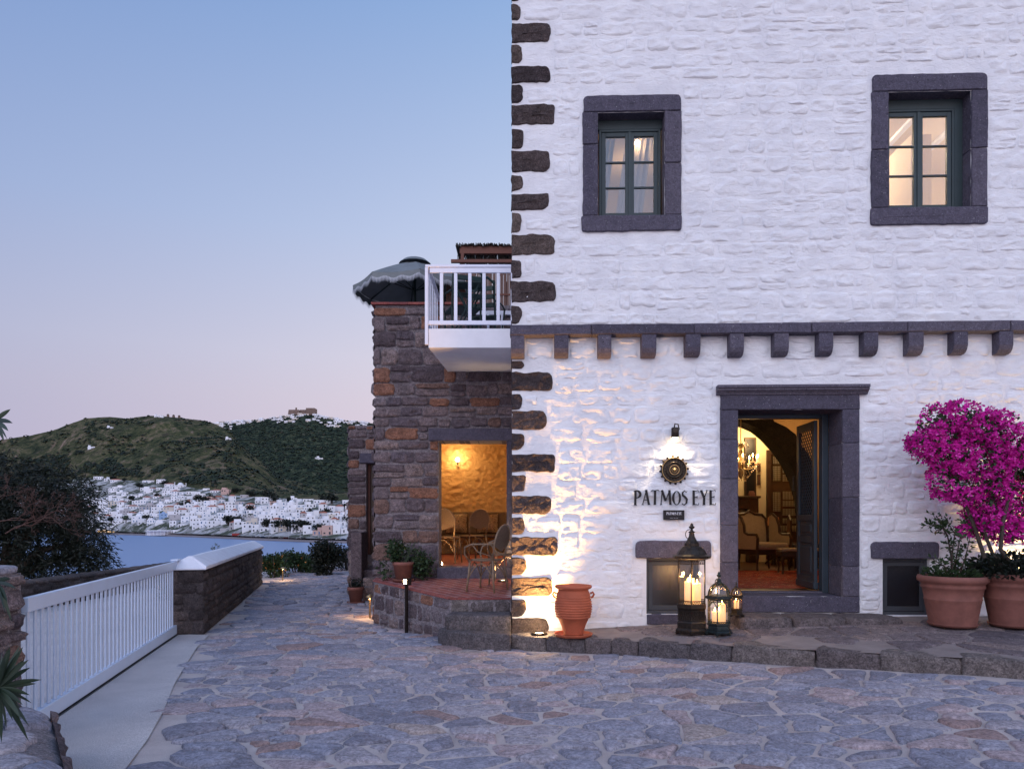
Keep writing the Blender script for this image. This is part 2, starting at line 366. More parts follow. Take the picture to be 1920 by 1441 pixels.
# ---------------------------------------------------------------- stones on a vertical face (local x along, -y out, z up)
def fbm(x, y, z=0.0, o=3): return noise.fractal(Vector((x, y, z)), 0.8, 2.1, o)
def stone_patch(mb, cx, cz, w, h, bulge, amp, nx=7, nz=5, p=4.0, q=6, T=None, seed=0.0, sink=.012, jit=.07, nsc=9.0, front=0.0):
    vs = []; fs = []
    tilt = rnd.uniform(-.3, .3) * bulge; tz = rnd.uniform(-.4, .4) * bulge
    for j in range(nz):
        t = -1 + 2 * j / (nz - 1); t = math.copysign(abs(t) ** .8, t)
        for i in range(nx):
            s_ = -1 + 2 * i / (nx - 1); s_ = math.copysign(abs(s_) ** .8, s_)
            m_ = max(abs(s_), abs(t))
            if m_ > 1e-6:
                k = m_ / ((abs(s_) ** p + abs(t) ** p) ** (1 / p)); a, b_ = s_ * k, t * k
            else: a = b_ = 0
            jn = noise.noise(Vector((a * 1.7 + seed * 3.1, b_ * 1.7, seed))) * jit * 2 * m_
            X = a * w / 2 * (1 + jn); Z = b_ * h / 2 * (1 + jn)
            hh = bulge * (1 - m_ ** q) - sink * (m_ > .99)
            rg = .45 - abs(fbm((cx + X) * nsc * .8, (cz + Z) * nsc * 1.9, seed + 9, 4)) * 1.3
            hh += amp * (1 - m_ ** 8) * (.75 * fbm((cx + X) * nsc, (cz + Z) * nsc * 2.0, seed, 4) + .6 * rg) + (tilt * a + tz * b_) * (1 - m_ ** 6)
            P = Vector((cx + X, -(hh + front), cz + Z)); vs.append(T(P) if T else P)
    for j in range(nz - 1):
        for i in range(nx - 1):
            fs.append((j * nx + i, j * nx + i + 1, (j + 1) * nx + i + 1, (j + 1) * nx + i))
    mb.add(vs, fs)
def courses(x0, x1, z0, z1, rh, wr, excl=(), wav=.015, seed=0, gap=.012, split=.18, slim=None):
    out = []; z = z0; r_ = random.Random(seed)
    while z < z1 - .03:
        h = min(r_.uniform(*rh), z1 - z)
        if z1 - (z + h) < rh[0] * .5: h = z1 - z
        blocks = [(x0, x1)]
        for (a, b_, c, d) in excl:
            if c < z + h * .8 and d > z + h * .2:
                nb_ = []
                for (s_, e) in blocks:
                    if b_ <= s_ or a >= e: nb_.append((s_, e)); continue
                    if a > s_: nb_.append((s_, a))
                    if b_ < e: nb_.append((b_, e))
                blocks = nb_
        for (s_, e) in blocks:
            x = s_
            while x < e - .02:
                w = r_.uniform(*wr) * (1.0 if r_.random() > .2 else .6)
                if e - (x + w) < wr[0] * .6: w = e - x
                w = min(w, e - x)
                dz = fbm(x * 1.1, z * 2.0, seed) * wav
                if r_.random() < split and h > rh[0] * 1.1:
                    hh = h * r_.uniform(.4, .6)
                    out.append((x + w / 2, z + hh / 2 + dz, w - gap, hh - gap)); out.append((x + w / 2, z + hh + (h - hh) / 2 + dz, w - gap, h - hh - gap))
                else:
                    k = r_.uniform(.86, 1.0)
                    out.append((x + w / 2, z + h / 2 + dz + r_.uniform(-.5, .5) * h * (1 - k), w - gap, h * k - gap))
                x += w
        z += h
    return out
def lay_stones(stones, name, mat, parent, bulge, amp, limit=300, score=None, T=None, nx=7, nz=5, p=4.0, q=6, nsc=9.0, front=0.0, jit=.07, sink=.012):
    st = sorted(stones, key=lambda a: -(score(a) if score else a[2] * a[3]))
    rest = MB()
    for i, (cx, cz, w, h) in enumerate(st):
        if w < .02 or h < .02: continue
        sd_ = rnd.uniform(0, 90)
        mb = MB() if i < limit else rest
        mb.cur = rnd.random()
        stone_patch(mb, cx, cz, w, h, bulge * rnd.uniform(.7, 1.2), amp, nx, nz, p, q, T, sd_, front=front, nsc=nsc, jit=jit, sink=sink)
        if i < limit: mb.build(name, mat, parent, smooth=True)
    if rest.v: stuff(rest.build('small_' + name + 's' if not name.endswith('s') else name, mat, parent, smooth=True))
def rough_block(mb, x0, x1, z0, z1, out, back, round_=(.03,) * 4, jit=.006, seed=0.0, cham=.012, rough=.004, step=.05):
    # irregular hewn block face: outline walked round, chamfered front, rough inner grid by fan rings
    pts = []
    def seg(a, b):
        L = math.dist(a, b); n = max(1, int(L / step))
        for i in range(n): pts.append((a[0] + (b[0] - a[0]) * i / n, a[1] + (b[1] - a[1]) * i / n))
    r1, r2, r3, r4 = round_   # bl, br, tr, tl
    def arc(cx, cz, r, a0):
        if r <= 0: pts.append((cx, cz)); return
        for k in range(4): a = R(a0 + 90 * k / 3.0); pts.append((cx + r * math.cos(a), cz + r * math.sin(a)))
    arc(x0 + r1, z0 + r1, r1, 180); seg((x0 + r1, z0), (x1 - r2, z0)); arc(x1 - r2, z0 + r2, r2, 270); seg((x1, z0 + r2), (x1, z1 - r3))
    arc(x1 - r3, z1 - r3, r3, 0); seg((x1 - r3, z1), (x0 + r4, z1)); arc(x0 + r4, z1 - r4, r4, 90); seg((x0, z1 - r4), (x0, z0 + r1))
    q = []
    for (a, b) in pts:
        if q and math.dist(q[-1], (a, b)) < 1e-4: continue
        q.append((a + fbm(a * 9, b * 9, seed) * jit, b + fbm(a * 9 + 7, b * 9, seed + 3) * jit))
    cx, cz = (x0 + x1) / 2, (z0 + z1) / 2; n = len(q); hw, hh = (x1 - x0) / 2, (z1 - z0) / 2
    def ring(ins, y, rr):
        o = []
        for (a, b) in q:
            sx_ = max(0, 1 - ins / hw); sz_ = max(0, 1 - ins / hh)
            X, Z = cx + (a - cx) * sx_, cz + (b - cz) * sz_
            o.append((X, y - (fbm(X * 14, Z * 14, seed) * rr if rr else 0), Z))
        return o
    m_ = min(hw, hh)
    rings = [ring(0, back, 0), ring(0, -out + cham, 0), ring(cham * .8, -out, rough), ring(m_ * .45, -out, rough), ring(m_ * .85, -out, rough)]
    vs = sum(rings, []); fs = []
    for j in range(len(rings) - 1):
        for i in range(n): i2 = (i + 1) % n; fs.append((j * n + i, j * n + i2, (j + 1) * n + i2, (j + 1) * n + i))
    fs.append(tuple(range((len(rings) - 1) * n, len(rings) * n)))
    mb.add(vs, fs)
def rock(mb, sx_, sy_, sz_, n=4, p=5.0, amp=.03, seed=0.0, Mx=None, nsc=3.0):
    # rounded, noise-worn block centred at the origin
    idx = {}; vs = []; fs = []
    def vid(P):
        k = tuple(round(c, 5) for c in P)
        if k not in idx:
            x, y, z = P; m_ = max(abs(x), abs(y), abs(z)); k_ = m_ / ((abs(x) ** p + abs(y) ** p + abs(z) ** p) ** (1 / p))
            v = Vector((x * k_ * sx_ / 2, y * k_ * sy_ / 2, z * k_ * sz_ / 2))
            d = 1 + amp * 2 * fbm(v.x * nsc + seed, v.y * nsc + seed * 1.7, v.z * nsc) / 1
            v = v * d; idx[k] = len(vs); vs.append(Mx @ v if Mx else v)
        return idx[k]
    for ax in range(3):
        for sg in (-1, 1):
            for i in range(n):
                for j in range(n):
                    q = []
                    for (a, b) in ((i, j), (i + 1, j), (i + 1, j + 1), (i, j + 1)):
                        P = [0, 0, 0]; P[ax] = sg; P[(ax + 1) % 3] = -1 + 2 * a / n; P[(ax + 2) % 3] = -1 + 2 * b / n; q.append(vid(P))
                    fs.append(tuple(q if sg > 0 else reversed(q)))
    mb.add(vs, fs)
# leaves: many small bent quads
def leaves(name, pos, size, mat, parent=None, asp=.45, droop=0.0, dirs=None, fold=.25, label=None):
    n = len(pos); pos = np.asarray(pos, float); size = np.broadcast_to(np.asarray(size, float), (n,))
    d = nrg.normal(size=(n, 3)) if dirs is None else np.asarray(dirs, float) + nrg.normal(size=(n, 3)) * .25
    d[:, 2] -= droop; d /= np.linalg.norm(d, axis=1)[:, None] + 1e-9
    a = nrg.normal(size=(n, 3)); s = np.cross(d, a); s /= np.linalg.norm(s, axis=1)[:, None] + 1e-9
    nn = np.cross(d, s); L = size[:, None]; W = L * asp
    v0 = pos; v1 = pos + d * L * .5 + s * W * .5 + nn * W * fold; v2 = pos + d * L; v3 = pos + d * L * .5 - s * W * .5 + nn * W * fold
    V = np.stack([v0, v1, v2, v3], 1).reshape(-1, 3)
    Fq = np.arange(n * 4).reshape(n, 4)
    return npmesh(name, V, Fq, mat, parent, nrg.random(n))
def ell_points(n, c, r, shell=.55):
    d = nrg.normal(size=(n, 3)); d /= np.linalg.norm(d, axis=1)[:, None]
    u = (shell + (1 - shell) * nrg.random(n)) ** .8
    return np.asarray(c) + d * np.asarray(r) * u[:, None]
# ================================================================ SETTING: hills, harbour, water
def smooth_interp(x, xp, fp): return np.interp(x, xp, fp)
XQ = [-3000, -600, 0, 190, 475, 570, 800, 1400]; YQv = [2600, 1500, 1000, 862, 605, 546, 470, 400]
def Yq(px): return np.interp(px, XQ, YQv)
def yq(px): return HY + (EYE + 13.2) * F / Yq(px)            # photo row of the quay's top edge
def ytown(px): return np.interp(px, [-3000, 0, 165, 200, 250, 320, 400, 480, 560, 640, 700, 1400], [925, 915, 893, 897, 900, 907, 922, 932, 938, 942, 945, 950])
def ycrest1(px): return np.interp(px, [-3000, -900, -400, -100, 0, 50, 100, 135, 160, 200, 240, 280, 300, 330, 380, 400, 430, 450, 490, 520, 600, 1400],
                                  [930, 905, 865, 835, 826, 820, 808, 794, 784, 783, 786, 781, 781, 784, 789, 794, 806, 828, 868, 895, 925, 950])
def ycrest2(px): return np.interp(px, [-3000, 0, 300, 370, 400, 450, 500, 540, 570, 600, 650, 700, 800, 1000, 1400], [960, 880, 800, 796, 793, 789, 785, 780, 777, 781, 790, 793, 800, 830, 900])
Y1, Y2 = 1350.0, 1950.0
def terr_y(px, Y):
    """photo row of the bare slope at column px and distance Y (numpy arrays)"""
    q = Yq(px); a = np.clip((Y - q - 15) / 260.0, 0, 1)
    r = yq(px) - 3.0 + (ytown(px) - yq(px) + 3.0) * a ** .8
    c1 = ycrest1(px); b = np.clip((Y - q - 275) / np.maximum(Y1 - q - 275, 60), 0, 1)
    yt = ytown(px) + (c1 - ytown(px)) * (b ** .85)
    r = np.where(Y > q + 275, yt, r)
    valley = np.minimum(np.maximum(c1 + 30, 905), 935); c = np.clip((Y - Y1) / 150.0, 0, 1)
    r = np.where(Y > np.maximum(Y1, q + 335), c1 + (np.maximum(valley, c1) - c1) * c, r)
    e = np.clip((Y - Y1 - 150) / (Y2 - Y1 - 150), 0, 1)
    r = np.where(Y > Y1 + 150, np.maximum(valley, c1) + (ycrest2(px) - np.maximum(valley, c1)) * e ** .8, r)
    g = np.clip((Y - Y2) / 500.0, 0, 1); r = np.where(Y > Y2, ycrest2(px) + (960 - ycrest2(px)) * g, r)
    return r
def terr_z(px, Y): return EYE - (terr_y(px, Y) - HY) / F * Y
pxs = np.concatenate([np.linspace(-3000, -300, 60), np.arange(-290, 760, 3.0), np.linspace(765, 1400, 30)])
rows_u = np.concatenate([np.linspace(0, .25, 30), np.linspace(.26, .6, 70), np.linspace(.61, .63, 6), np.linspace(.64, .96, 80), np.linspace(.97, 1, 8)])
PX, Uu = np.meshgrid(pxs, rows_u)
q = Yq(PX)
YY = np.where(Uu < .25, q + (275 * Uu / .25), np.where(Uu < .6, q + 275 + (np.maximum(Y1, q + 335) - q - 275) * (Uu - .25) / .35,
     np.where(Uu < .64, np.maximum(Y1, q + 335) + 150 * (Uu - .6) / .04, np.maximum(Y1, q + 335) + 150 + (Y2 + 450 - np.maximum(Y1, q + 335) - 150) * (Uu - .64) / .36)))
ZZ = terr_z(PX, YY); XX = (PX - CX) / F * YY
amp = np.clip((YY - q - 250) / 150, 0, 1)
NZ = np.array([fbm(x / 70, y / 70, 1.3, 6) for x, y in zip(XX.ravel(), YY.ravel())]).reshape(XX.shape)
NZ2 = np.array([fbm(x / 240, y / 240, 5.1, 2) for x, y in zip(XX.ravel(), YY.ravel())]).reshape(XX.shape)
crest_damp = 1 - .75 * np.exp(-((YY - Y1) / 40) ** 2) * (PX < 440) - .8 * np.exp(-((YY - Y2) / 60) ** 2)
ZZ = ZZ + (NZ * 7.5 + NZ2 * 14) * amp * crest_damp
nr, ncn = XX.shape
V = np.stack([XX, YY, ZZ], -1).reshape(-1, 3)
ii, jj = np.meshgrid(np.arange(nr - 1), np.arange(ncn - 1), indexing='ij'); a0 = ii * ncn + jj
Fq = np.stack([a0, a0 + 1, a0 + ncn + 1, a0 + ncn], -1).reshape(-1, 4)
m, nt, b = newmat('hillside scrub')
n1 = noise_n(nt, .006, 6, .65, 'World', .5); n2 = noise_n(nt, .07, 9, .8, 'World'); n3 = noise_n(nt, .022, 9, .78, 'World', 1.2)
g1 = ramp(nt, n2.outputs[0], [(.38, (0.020, 0.028, 0.020)), (.46, (0.056, 0.067, 0.033)), (.52, (0.105, 0.109, 0.053)), (.58, (0.168, 0.134, 0.088)), (.66, (0.350, 0.256, 0.206))])
g2 = ramp(nt, n3.outputs[0], [(.42, (0.017, 0.026, 0.020)), (.48, (0.048, 0.059, 0.033)), (.54, (0.105, 0.100, 0.055)), (.62, (0.350, 0.237, 0.194))])
c = mix(nt, ramp(nt, n1.outputs[0], [(.42, (.15,) * 3), (.6, (.75,) * 3)]), g1, g2)
geo = nt.nodes.new('ShaderNodeNewGeometry'); sp = nt.nodes.new('ShaderNodeSeparateXYZ'); nt.links.new(geo.outputs['Position'], sp.inputs[0])
far = ramp(nt, sp.outputs[1], [(0, (0, 0, 0)), (1, (1, 1, 1))])
mr = nt.nodes.new('ShaderNodeMapRange'); mr.inputs[1].default_value = 1420; mr.inputs[2].default_value = 1560; nt.links.new(sp.outputs[1], mr.inputs[0])
woods = ramp(nt, n2.outputs[0], [(.42, (0.013, 0.022, 0.020)), (.5, (0.039, 0.055, 0.035)), (.58, (0.075, 0.090, 0.053)), (.66, (0.143, 0.125, 0.094))])
c = mix(nt, mr.outputs[0], c, woods)
nt.links.new(c, b.inputs['Base Color']); b.inputs['Roughness'].default_value = 1; b.inputs['Specular IOR Level'].default_value = .05
bump(nt, b, [(n2.outputs[0], 1.0, 6.0)]); M['hill'] = m
rowi = Fq[:, 0] // ncn
m, nt, b = newmat('town ground'); n = noise_n(nt, .05, 6, .75, 'World'); nt.links.new(ramp(nt, n.outputs[0], [(.40, (.03, .04, .022)), (.47, (.06, .07, .04)), (.51, (.26, .25, .24)), (.6, (.48, .47, .47))]), b.inputs['Base Color']); b.inputs['Roughness'].default_value = 1; M['townground'] = m
struct(npmesh('hills', V, Fq[rowi >= 29], 'hill', None, None, True)); struct(npmesh('town_ground', V, Fq[rowi < 29], 'townground', None, None, True))
M['roadfar'] = plain('harbour paving', (.22, .20, .21), .9, 0, .1, .05)
M['housewhite'] = plain('far whitewash', (.74, .74, .78), .85, 0, .06, .2)
# water
m, nt, b = newmat('sea water')
b.inputs['Base Color'].default_value = (.15, .26, .47, 1); b.inputs['Roughness'].default_value = .35
n = noise_n(nt, .35, 6, .7, 'World'); n2 = noise_n(nt, 2.0, 4, .6, 'World'); bump(nt, b, [(n.outputs[0], .6, .5), (n2.outputs[0], .5, .08)])
M['water'] = m
struct(MB().add([(-5000, 60, -15), (2500, 60, -15), (2500, 3000, -15), (-5000, 3000, -15)], [(0, 1, 2, 3)]).build('water', 'water'))
# quay: edge wall and apron following the shore
qb = MB(); qpx = np.arange(-900, 1300, 20)
for i in range(len(qpx) - 1):
    a, c = qpx[i], qpx[i + 1]
    def Q(px, d, z): Y = Yq(px) + d; return ((px - CX) / F * Y, Y, z)
    qb.add([Q(a, 0, -15.6), Q(c, 0, -15.6), Q(c, 0, -13.25), Q(a, 0, -13.25)], [(0, 1, 2, 3)])
    qb.add([Q(a, 0, -13.25), Q(c, 0, -13.25), Q(c, 28, -13.0), Q(a, 28, -13.0)], [(0, 1, 2, 3)])
struct(qb.build('quay', 'roadfar'))
# scrub on the slopes
ns = 30000
spx = nrg.uniform(-260, 740, ns); sY = np.where(nrg.random(ns) < .42, nrg.uniform(900, Y1, ns), nrg.uniform(Y1 + 160, Y2 + 30, ns))
qn = Yq(spx) + 285; sY = np.where(sY < qn, qn + nrg.random(ns) * 60, sY)
cl = np.array([fbm(p / 40, y / 60, 3.3, 3) for p, y in zip(spx, sY)]); keep = (cl > -.05) | (sY > Y1 + 150); spx, sY = spx[keep], sY[keep]; ns = len(spx)
def terrain_at(px, Y):
    X = (px - CX) / F * Y; q_ = Yq(px); am = np.clip((Y - q_ - 250) / 150, 0, 1)
    cd = 1 - .75 * np.exp(-((Y - Y1) / 40) ** 2) * (px < 440) - .8 * np.exp(-((Y - Y2) / 60) ** 2)
    return float(terr_z(px, Y)) + (fbm(X / 70, Y / 70, 1.3, 6) * 7.5 + fbm(X / 240, Y / 240, 5.1, 2) * 14) * am * cd
sX = (spx - CX) / F * sY; sZ = np.array([terrain_at(p, y) for p, y in zip(spx, sY)])
oct_ = np.array([(1, 0, 0), (-.1, 1, .1), (-1, .1, 0), (0, -1, .1), (.1, 0, .9), (.6, .6, .5), (-.6, .5, .6), (-.5, -.6, .5), (.6, -.6, .55)])
of = [(0, 5, 4), (5, 1, 4), (1, 6, 4), (6, 2, 4), (2, 7, 4), (7, 3, 4), (3, 8, 4), (8, 0, 4)]
sr = nrg.uniform(1.1, 3.8, ns) * np.where(nrg.random(ns) < .12, 1.5, 1)
V = (oct_[None] * sr[:, None, None] * nrg.uniform(.7, 1.3, (ns, 9, 3)) + np.stack([sX, sY, sZ - .6], -1)[:, None]).reshape(-1, 3)
Fq = (np.array(of)[None] + (np.arange(ns) * 9)[:, None, None]).reshape(-1, 3)
M['scrub'] = leafm('hill scrub', [(0, (.008, .014, .009)), (.5, (.018, .030, .015)), (.85, (.032, .046, .022)), (1, (.055, .045, .03))], .9, .05)
tag(npmesh('scrub', V, Fq, 'scrub', None, np.repeat(nrg.random(ns), 8)), 'dark green scrub and bushes dotted over the hills above the harbour', 'scrub', kind='stuff')

# ================================================================ harbour town
def ray_at(px, Y, z): return ((px - CX) / F * Y, Y, z)
M['hw0'] = M['housewhite']; M['hcream'] = plain('cream wash', (.58, .52, .46), .85, 0, .06, .2); M['hpink'] = plain('pink wash', (.50, .34, .30), .85, 0, .06, .2)
M['hblue'] = plain('pale blue wash', (.30, .42, .62), .85, 0, .06, .2); M['hgray'] = plain('grey wash', (.42, .40, .42), .85, 0, .06, .2)
M['rooftile'] = plain('far roof tiles', (.32, .10, .06), .85, 0, .2, .5); M['winfar'] = plain('far window', (.03, .035, .05), .4); M['shutfar'] = plain('far blue shutter', (.06, .14, .26), .6)
M['winlit'] = emit('lit far window', (1, .6, .25), 1.6)
ROWS = [(0.02, 'in the row on the quay')] + [(t_, 'in the %s row from the quay' % w_) for t_, w_ in ((.09, 'second'), (.17, 'third'), (.26, 'fourth'), (.35, 'fifth'), (.45, 'sixth'), (.55, 'seventh'), (.65, 'eighth'), (.76, 'ninth'))] + [(0.93, 'along the top edge of the town')]
def ordn(n):
    return '%d%s' % (n, 'th' if 10 <= n % 100 <= 20 else {1: 'st', 2: 'nd', 3: 'rd'}.get(n % 10, 'th'))
def house(px, Y, z, w, d, h, rz, col, style, label, storeys, group):
    t = thing('town_house', label, 'house', ray_at(px, Y, z), rz, group)
    mb = MB(); mb.box(-w / 2, w / 2, 0, d, -4, h)
    par = .5
    mb.box(-w / 2, w / 2, 0, .35, h, h + par); mb.box(-w / 2, w / 2, d - .35, d, h, h + par); mb.box(-w / 2, -w / 2 + .35, .35, d - .35, h, h + par); mb.box(w / 2 - .35, w / 2, .35, d - .35, h, h + par)
    if style == 'step':
        k = rnd.choice((-1, 1)); a, b_ = (-w / 2 + .1, w * .05) if k < 0 else (-w * .05, w / 2 - .1)
        mb.box(a, b_, d * .3, d - .1, h, h + 2.8)
    if style == 'stair': mb.box(w / 2, w / 2 + 1.4, -.2, d * .6, -4, h * .5)
    if style == 'dome':
        mb.lathe([(w * .32, 0), (w * .30, w * .12), (w * .22, w * .24), (w * .1, w * .31), (.02, w * .33)], 14, (0, d / 2, h))
        mb.box(-w * .5 - 1.2, -w * .5 - .4, .2, 1.0, -2, h + 3.5); mb.box(w * .5 + .2, w * .5 + 1.0, .2, 1.0, -2, h + 3.5); mb.prism([(-w * .5 - 1.3, h + 3.5), (-w * .5 - .3, h + 3.5), (-w * .5 - .8, h + 4.8)], .2, 1.0)
    mb.build('wall', col, t)
    if style == 'tile':
        MB().add([(-w / 2 - .4, -.4, h + .1), (w / 2 + .4, -.4, h + .1), (w / 2 + .4, d + .4, h + .1), (-w / 2 - .4, d + .4, h + .1), (-w * .2, d / 2, h + 2.0), (w * .2, d / 2, h + 2.0)],
                 [(0, 1, 5, 4), (1, 2, 5), (2, 3, 4, 5), (3, 0, 4), (3, 2, 1, 0)]).build('roof', 'rooftile', t)
    wm = MB(); n = max(1, int(w / 3.0))
    for s_ in range(storeys):
        zc = (s_ + .55) * h / storeys
        for i in range(n):
            if rnd.random() < .22: continue
            xc = -w / 2 + (i + .5) * w / n; ww = rnd.choice((.5, .55, .7)); hh = rnd.choice((.6, .75, 1.0))
            wm.box(xc - ww, xc + ww, -.06, .02, zc - hh, zc + hh)
    for i in range(max(1, int(d / 4))):
        yc = (i + .5) * d / max(1, int(d / 4)); zc = .55 * h / storeys
        wm.box(-w / 2 - .06, -w / 2 + .02, yc - .5, yc + .5, zc - .7, zc + .7); wm.box(w / 2 - .02, w / 2 + .06, yc - .5, yc + .5, zc - .7, zc + .7)
    if wm.v: stuff(wm.build('windows', rnd.choice(('winfar', 'winfar', 'winfar', 'shutfar')), t))
    return t
hr = random.Random(11)
for ri, (tt, where) in enumerate(ROWS):
    px = 150 + hr.uniform(0, 8); k = 0
    while px < 680:
        wpx = hr.uniform(12, 25) if ri < 4 else hr.uniform(10, 21)
        if ri >= 8 and not (fbm(px / 28, ri * 3.1, 2) > -.12): px += wpx; continue
        if ri in (6, 7) and hr.random() < .12: px += wpx * .8; continue
        Y = float(Yq(px)) + 26 + 250 * tt + hr.uniform(-9, 9); z = float(terr_z(px, Y)); w = wpx * Y / F * .93
        st = hr.choice((1, 2, 2, 2)) if ri < 5 else hr.choice((1, 1, 2)); h = st * hr.uniform(3.2, 4.0)
        r_ = hr.random(); style = 'flat' if r_ < .5 else 'step' if r_ < .74 else 'stair' if r_ < .86 else 'tile' if r_ < .97 else 'dome'
        cr = hr.random(); col, cn = ('housewhite', 'white') if cr < .87 else ('hcream', 'cream') if cr < .91 else ('hpink', 'pink') if cr < .94 else ('hblue', 'blue') if cr < .947 else ('hgray', 'grey')
        k += 1
        sn = {'flat': 'flat-roofed', 'step': 'flat-roofed', 'stair': 'flat-roofed', 'tile': 'red-tiled', 'dome': 'domed'}[style]
        house(px + wpx / 2, Y, z, w, hr.uniform(6, 10), h, hr.uniform(-.35, .35) + .25, col, style, '%s %s %s house, %s from the left %s' % (sn, cn, 'one-storey' if st == 1 else 'two-storey', ordn(k), where), st, 'houses of the harbour town')
        px += wpx * hr.uniform(.90, 1.12)
# lit restaurant on the quay
t = thing('quay_restaurant', 'white quayside restaurant with warm lit glazed front at left end', 'restaurant', ray_at(199, 868, -13), .15)
MB().box(-11, 11, 0, 8, -1, 7).box(-11, 11, -4, 0, 3.1, 3.4).build('wall', 'housewhite', t)
for i in range(7): MB().box(-9.6 + i * 2.8, -7.6 + i * 2.8, -.1, .02, .6, 2.8).build('window', 'winlit', t)
for i in range(5): MB().box(-9.2 + i * 4.2, -7.9 + i * 4.2, -.1, .02, 4.5, 6.0).build('window', 'winfar', t)
# long white taverna on the waterfront
t = thing('taverna', 'long low white waterfront taverna with open columned veranda', 'restaurant', ray_at(320, 752, -13), .2)
b_ = MB().box(2, 26, 0, 9, -1, 4.6).box(-24, 2, 4, 9, -1, 4.2).box(-24, 2, -1, 4, 3.5, 3.9)
b_.build('wall', 'housewhite', t)
for i in range(8): MB().box(-23.7 + i * 3.5, -23.3 + i * 3.5, -.9, -.5, -1, 3.5).build('column', 'housewhite', t)
for i in range(6): MB().box(4 + i * 3.7, 5.4 + i * 3.7, -.1, .02, 1, 3).build('window', 'winfar', t)
# trees among the houses
def blob_tree(name, px, Y, r, hgt, label, cat='tree', dark='leafdark', group=None, z=None):
    z = float(terr_z(px, Y)) if z is None else z
    t = thing(name, label, cat, ray_at(px, Y, z), 0, group)
    MB().tube([(0, 0, -1), (r * .08, 0, hgt * .35), (0, 0, hgt * .6)], [r * .12, r * .09, r * .05], 6).build('trunk', 'bark', t)
    n = int(170 + r * 25); P = []
    for _ in range(6): P.append(ell_points(n // 6, (rnd.uniform(-.5, .5) * r, rnd.uniform(-.4, .4) * r, hgt * .62 + rnd.uniform(-.2, .25) * hgt), (r * .62, r * .62, hgt * .3), .3))
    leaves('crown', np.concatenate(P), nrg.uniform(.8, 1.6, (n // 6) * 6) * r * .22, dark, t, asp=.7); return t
TREES = [(208, .06, 5, 7), (235, .1, 4, 6), (248, .5, 6, 7), (262, .8, 6, 7), (280, .08, 6, 8), (272, .12, 4, 6), (293, .62, 5, 6), (345, .45, 7, 5), (350, .5, 6, 5), (372, .66, 6, 8), (385, .62, 7, 8),
         (395, .72, 6, 7), (427, .13, 7, 9), (440, .12, 6, 9), (450, .15, 5, 8), (470, .45, 5, 9), (500, .11, 6, 9), (512, .9, 7, 9), (525, .06, 8, 9), (540, .07, 7, 9), (556, .06, 7, 9), (572, .08, 6, 8),
         (583, .55, 4, 6), (598, .05, 6, 8), (613, .55, 6, 6), (622, .92, 8, 11), (605, .97, 6, 8), (648, .7, 6, 9), (500, 1.0, 8, 8), (470, .99, 7, 7), (540, .88, 5, 6), (212, .96, 6, 7), (232, .93, 5, 6), (310, .92, 6, 7), (440, 1.02, 6, 6), (655, .3, 6, 8)]
for k, (px, tt, r, h) in enumerate(sorted(TREES)):
    blob_tree('town_tree', px, float(Yq(px)) + 26 + 250 * tt, r, h, 'dark round tree, %s from the left among the houses of the harbour town' % ordn(k + 1), group='trees among the town houses')
def palm(px, tt, h, label):
    Y = float(Yq(px)) + 26 + 250 * tt; t = thing('palm_tree', label, 'palm', ray_at(px, Y, float(terr_z(px, Y))))
    MB().tube([(0, 0, -1), (.3, 0, h * .5), (.1, 0, h)], [.5, .4, .35], 6).build('trunk', 'bark', t)
    mb = MB()
    for i in range(26):
        a = i * 2.4; e = .9 - (i / 26) * 1.3; L = 4.2; mb.cur = rnd.random(); pts = []
        for k in range(6):
            s_ = k / 5; el = e - s_ * 1.3; pts.append(Vector((math.cos(a) * L * s_ * .85, math.sin(a) * L * s_ * .85, h + L * (math.sin(e) * s_ - .75 * s_ * s_))))
        for k in range(5):
            p0, p1 = pts[k], pts[k + 1]; s_ = Vector((-math.sin(a), math.cos(a), -.3)) * (.5 if k < 4 else .25)
            mb.add([p0 - s_, p0 + s_, p1 + s_ * .8, p1 - s_ * .8], [(0, 1, 2, 3)])
    mb.build('crown', 'leafolive', t)
palm(236, .07, 8, 'tall slim palm standing by the quay road left of the taverna'); palm(469, .2, 9, 'broad palm tree standing among white houses near the hill foot')
# lamp posts, cars, fire engine on the quay
for k, px in enumerate((222, 268, 277, 486, 505, 522, 541, 563, 583, 597)):
    Y = float(Yq(px)) + rnd.uniform(6, 18); t = thing('street_lamp', 'thin quayside street lamp, %s from the left along the waterfront' % ordn(k + 1), 'street lamp', ray_at(px, Y, -13.1), 0, 'street lamps along the quay')
    MB().tube([(0, 0, -.3), (0, 0, rnd.uniform(7.5, 10))], [.16, .1], 6).build('pole', 'hgray', t); MB().box(-.7, .7, -.15, .15, 8.8, 9.05).build('lamp_head', 'hgray', t)
carm = [plain('car paint %d' % i, c, .3, .3, .02) for i, c in enumerate(((.5, .5, .52), (.03, .03, .035), (.6, .6, .62), (.25, .03, .03), (.05, .1, .25), (.2, .2, .22)))]
def car(px, d, ci, L, label, rz):
    Y = float(Yq(px)) + d; t = thing('parked_car', label, 'car', ray_at(px, Y, -13.05), rz, 'cars parked along the quay')
    MB().prism([(-L / 2, .35), (L / 2, .35), (L / 2, .85), (L * .3, .95), (L * .16, 1.45), (-L * .28, 1.45), (-L * .42, .95), (-L / 2, .9)], -.85, .85).build('body', carm[ci], t, bevel=.05)
    MB().prism([(L * .25, .97), (L * .14, 1.38), (-L * .26, 1.38), (-L * .38, .97)], -.87, .87).build('window', 'winfar', t)
    for x in (-L * .3, L * .3):
        for y in (-.86, .7): MB(Matrix.Translation((x, y, .33)) @ Matrix.Rotation(R(90), 4, 'X')).lathe([(0, -.16), (.33, -.16), (.33, 0), (0, 0)], 10).build('wheel', 'black', t)
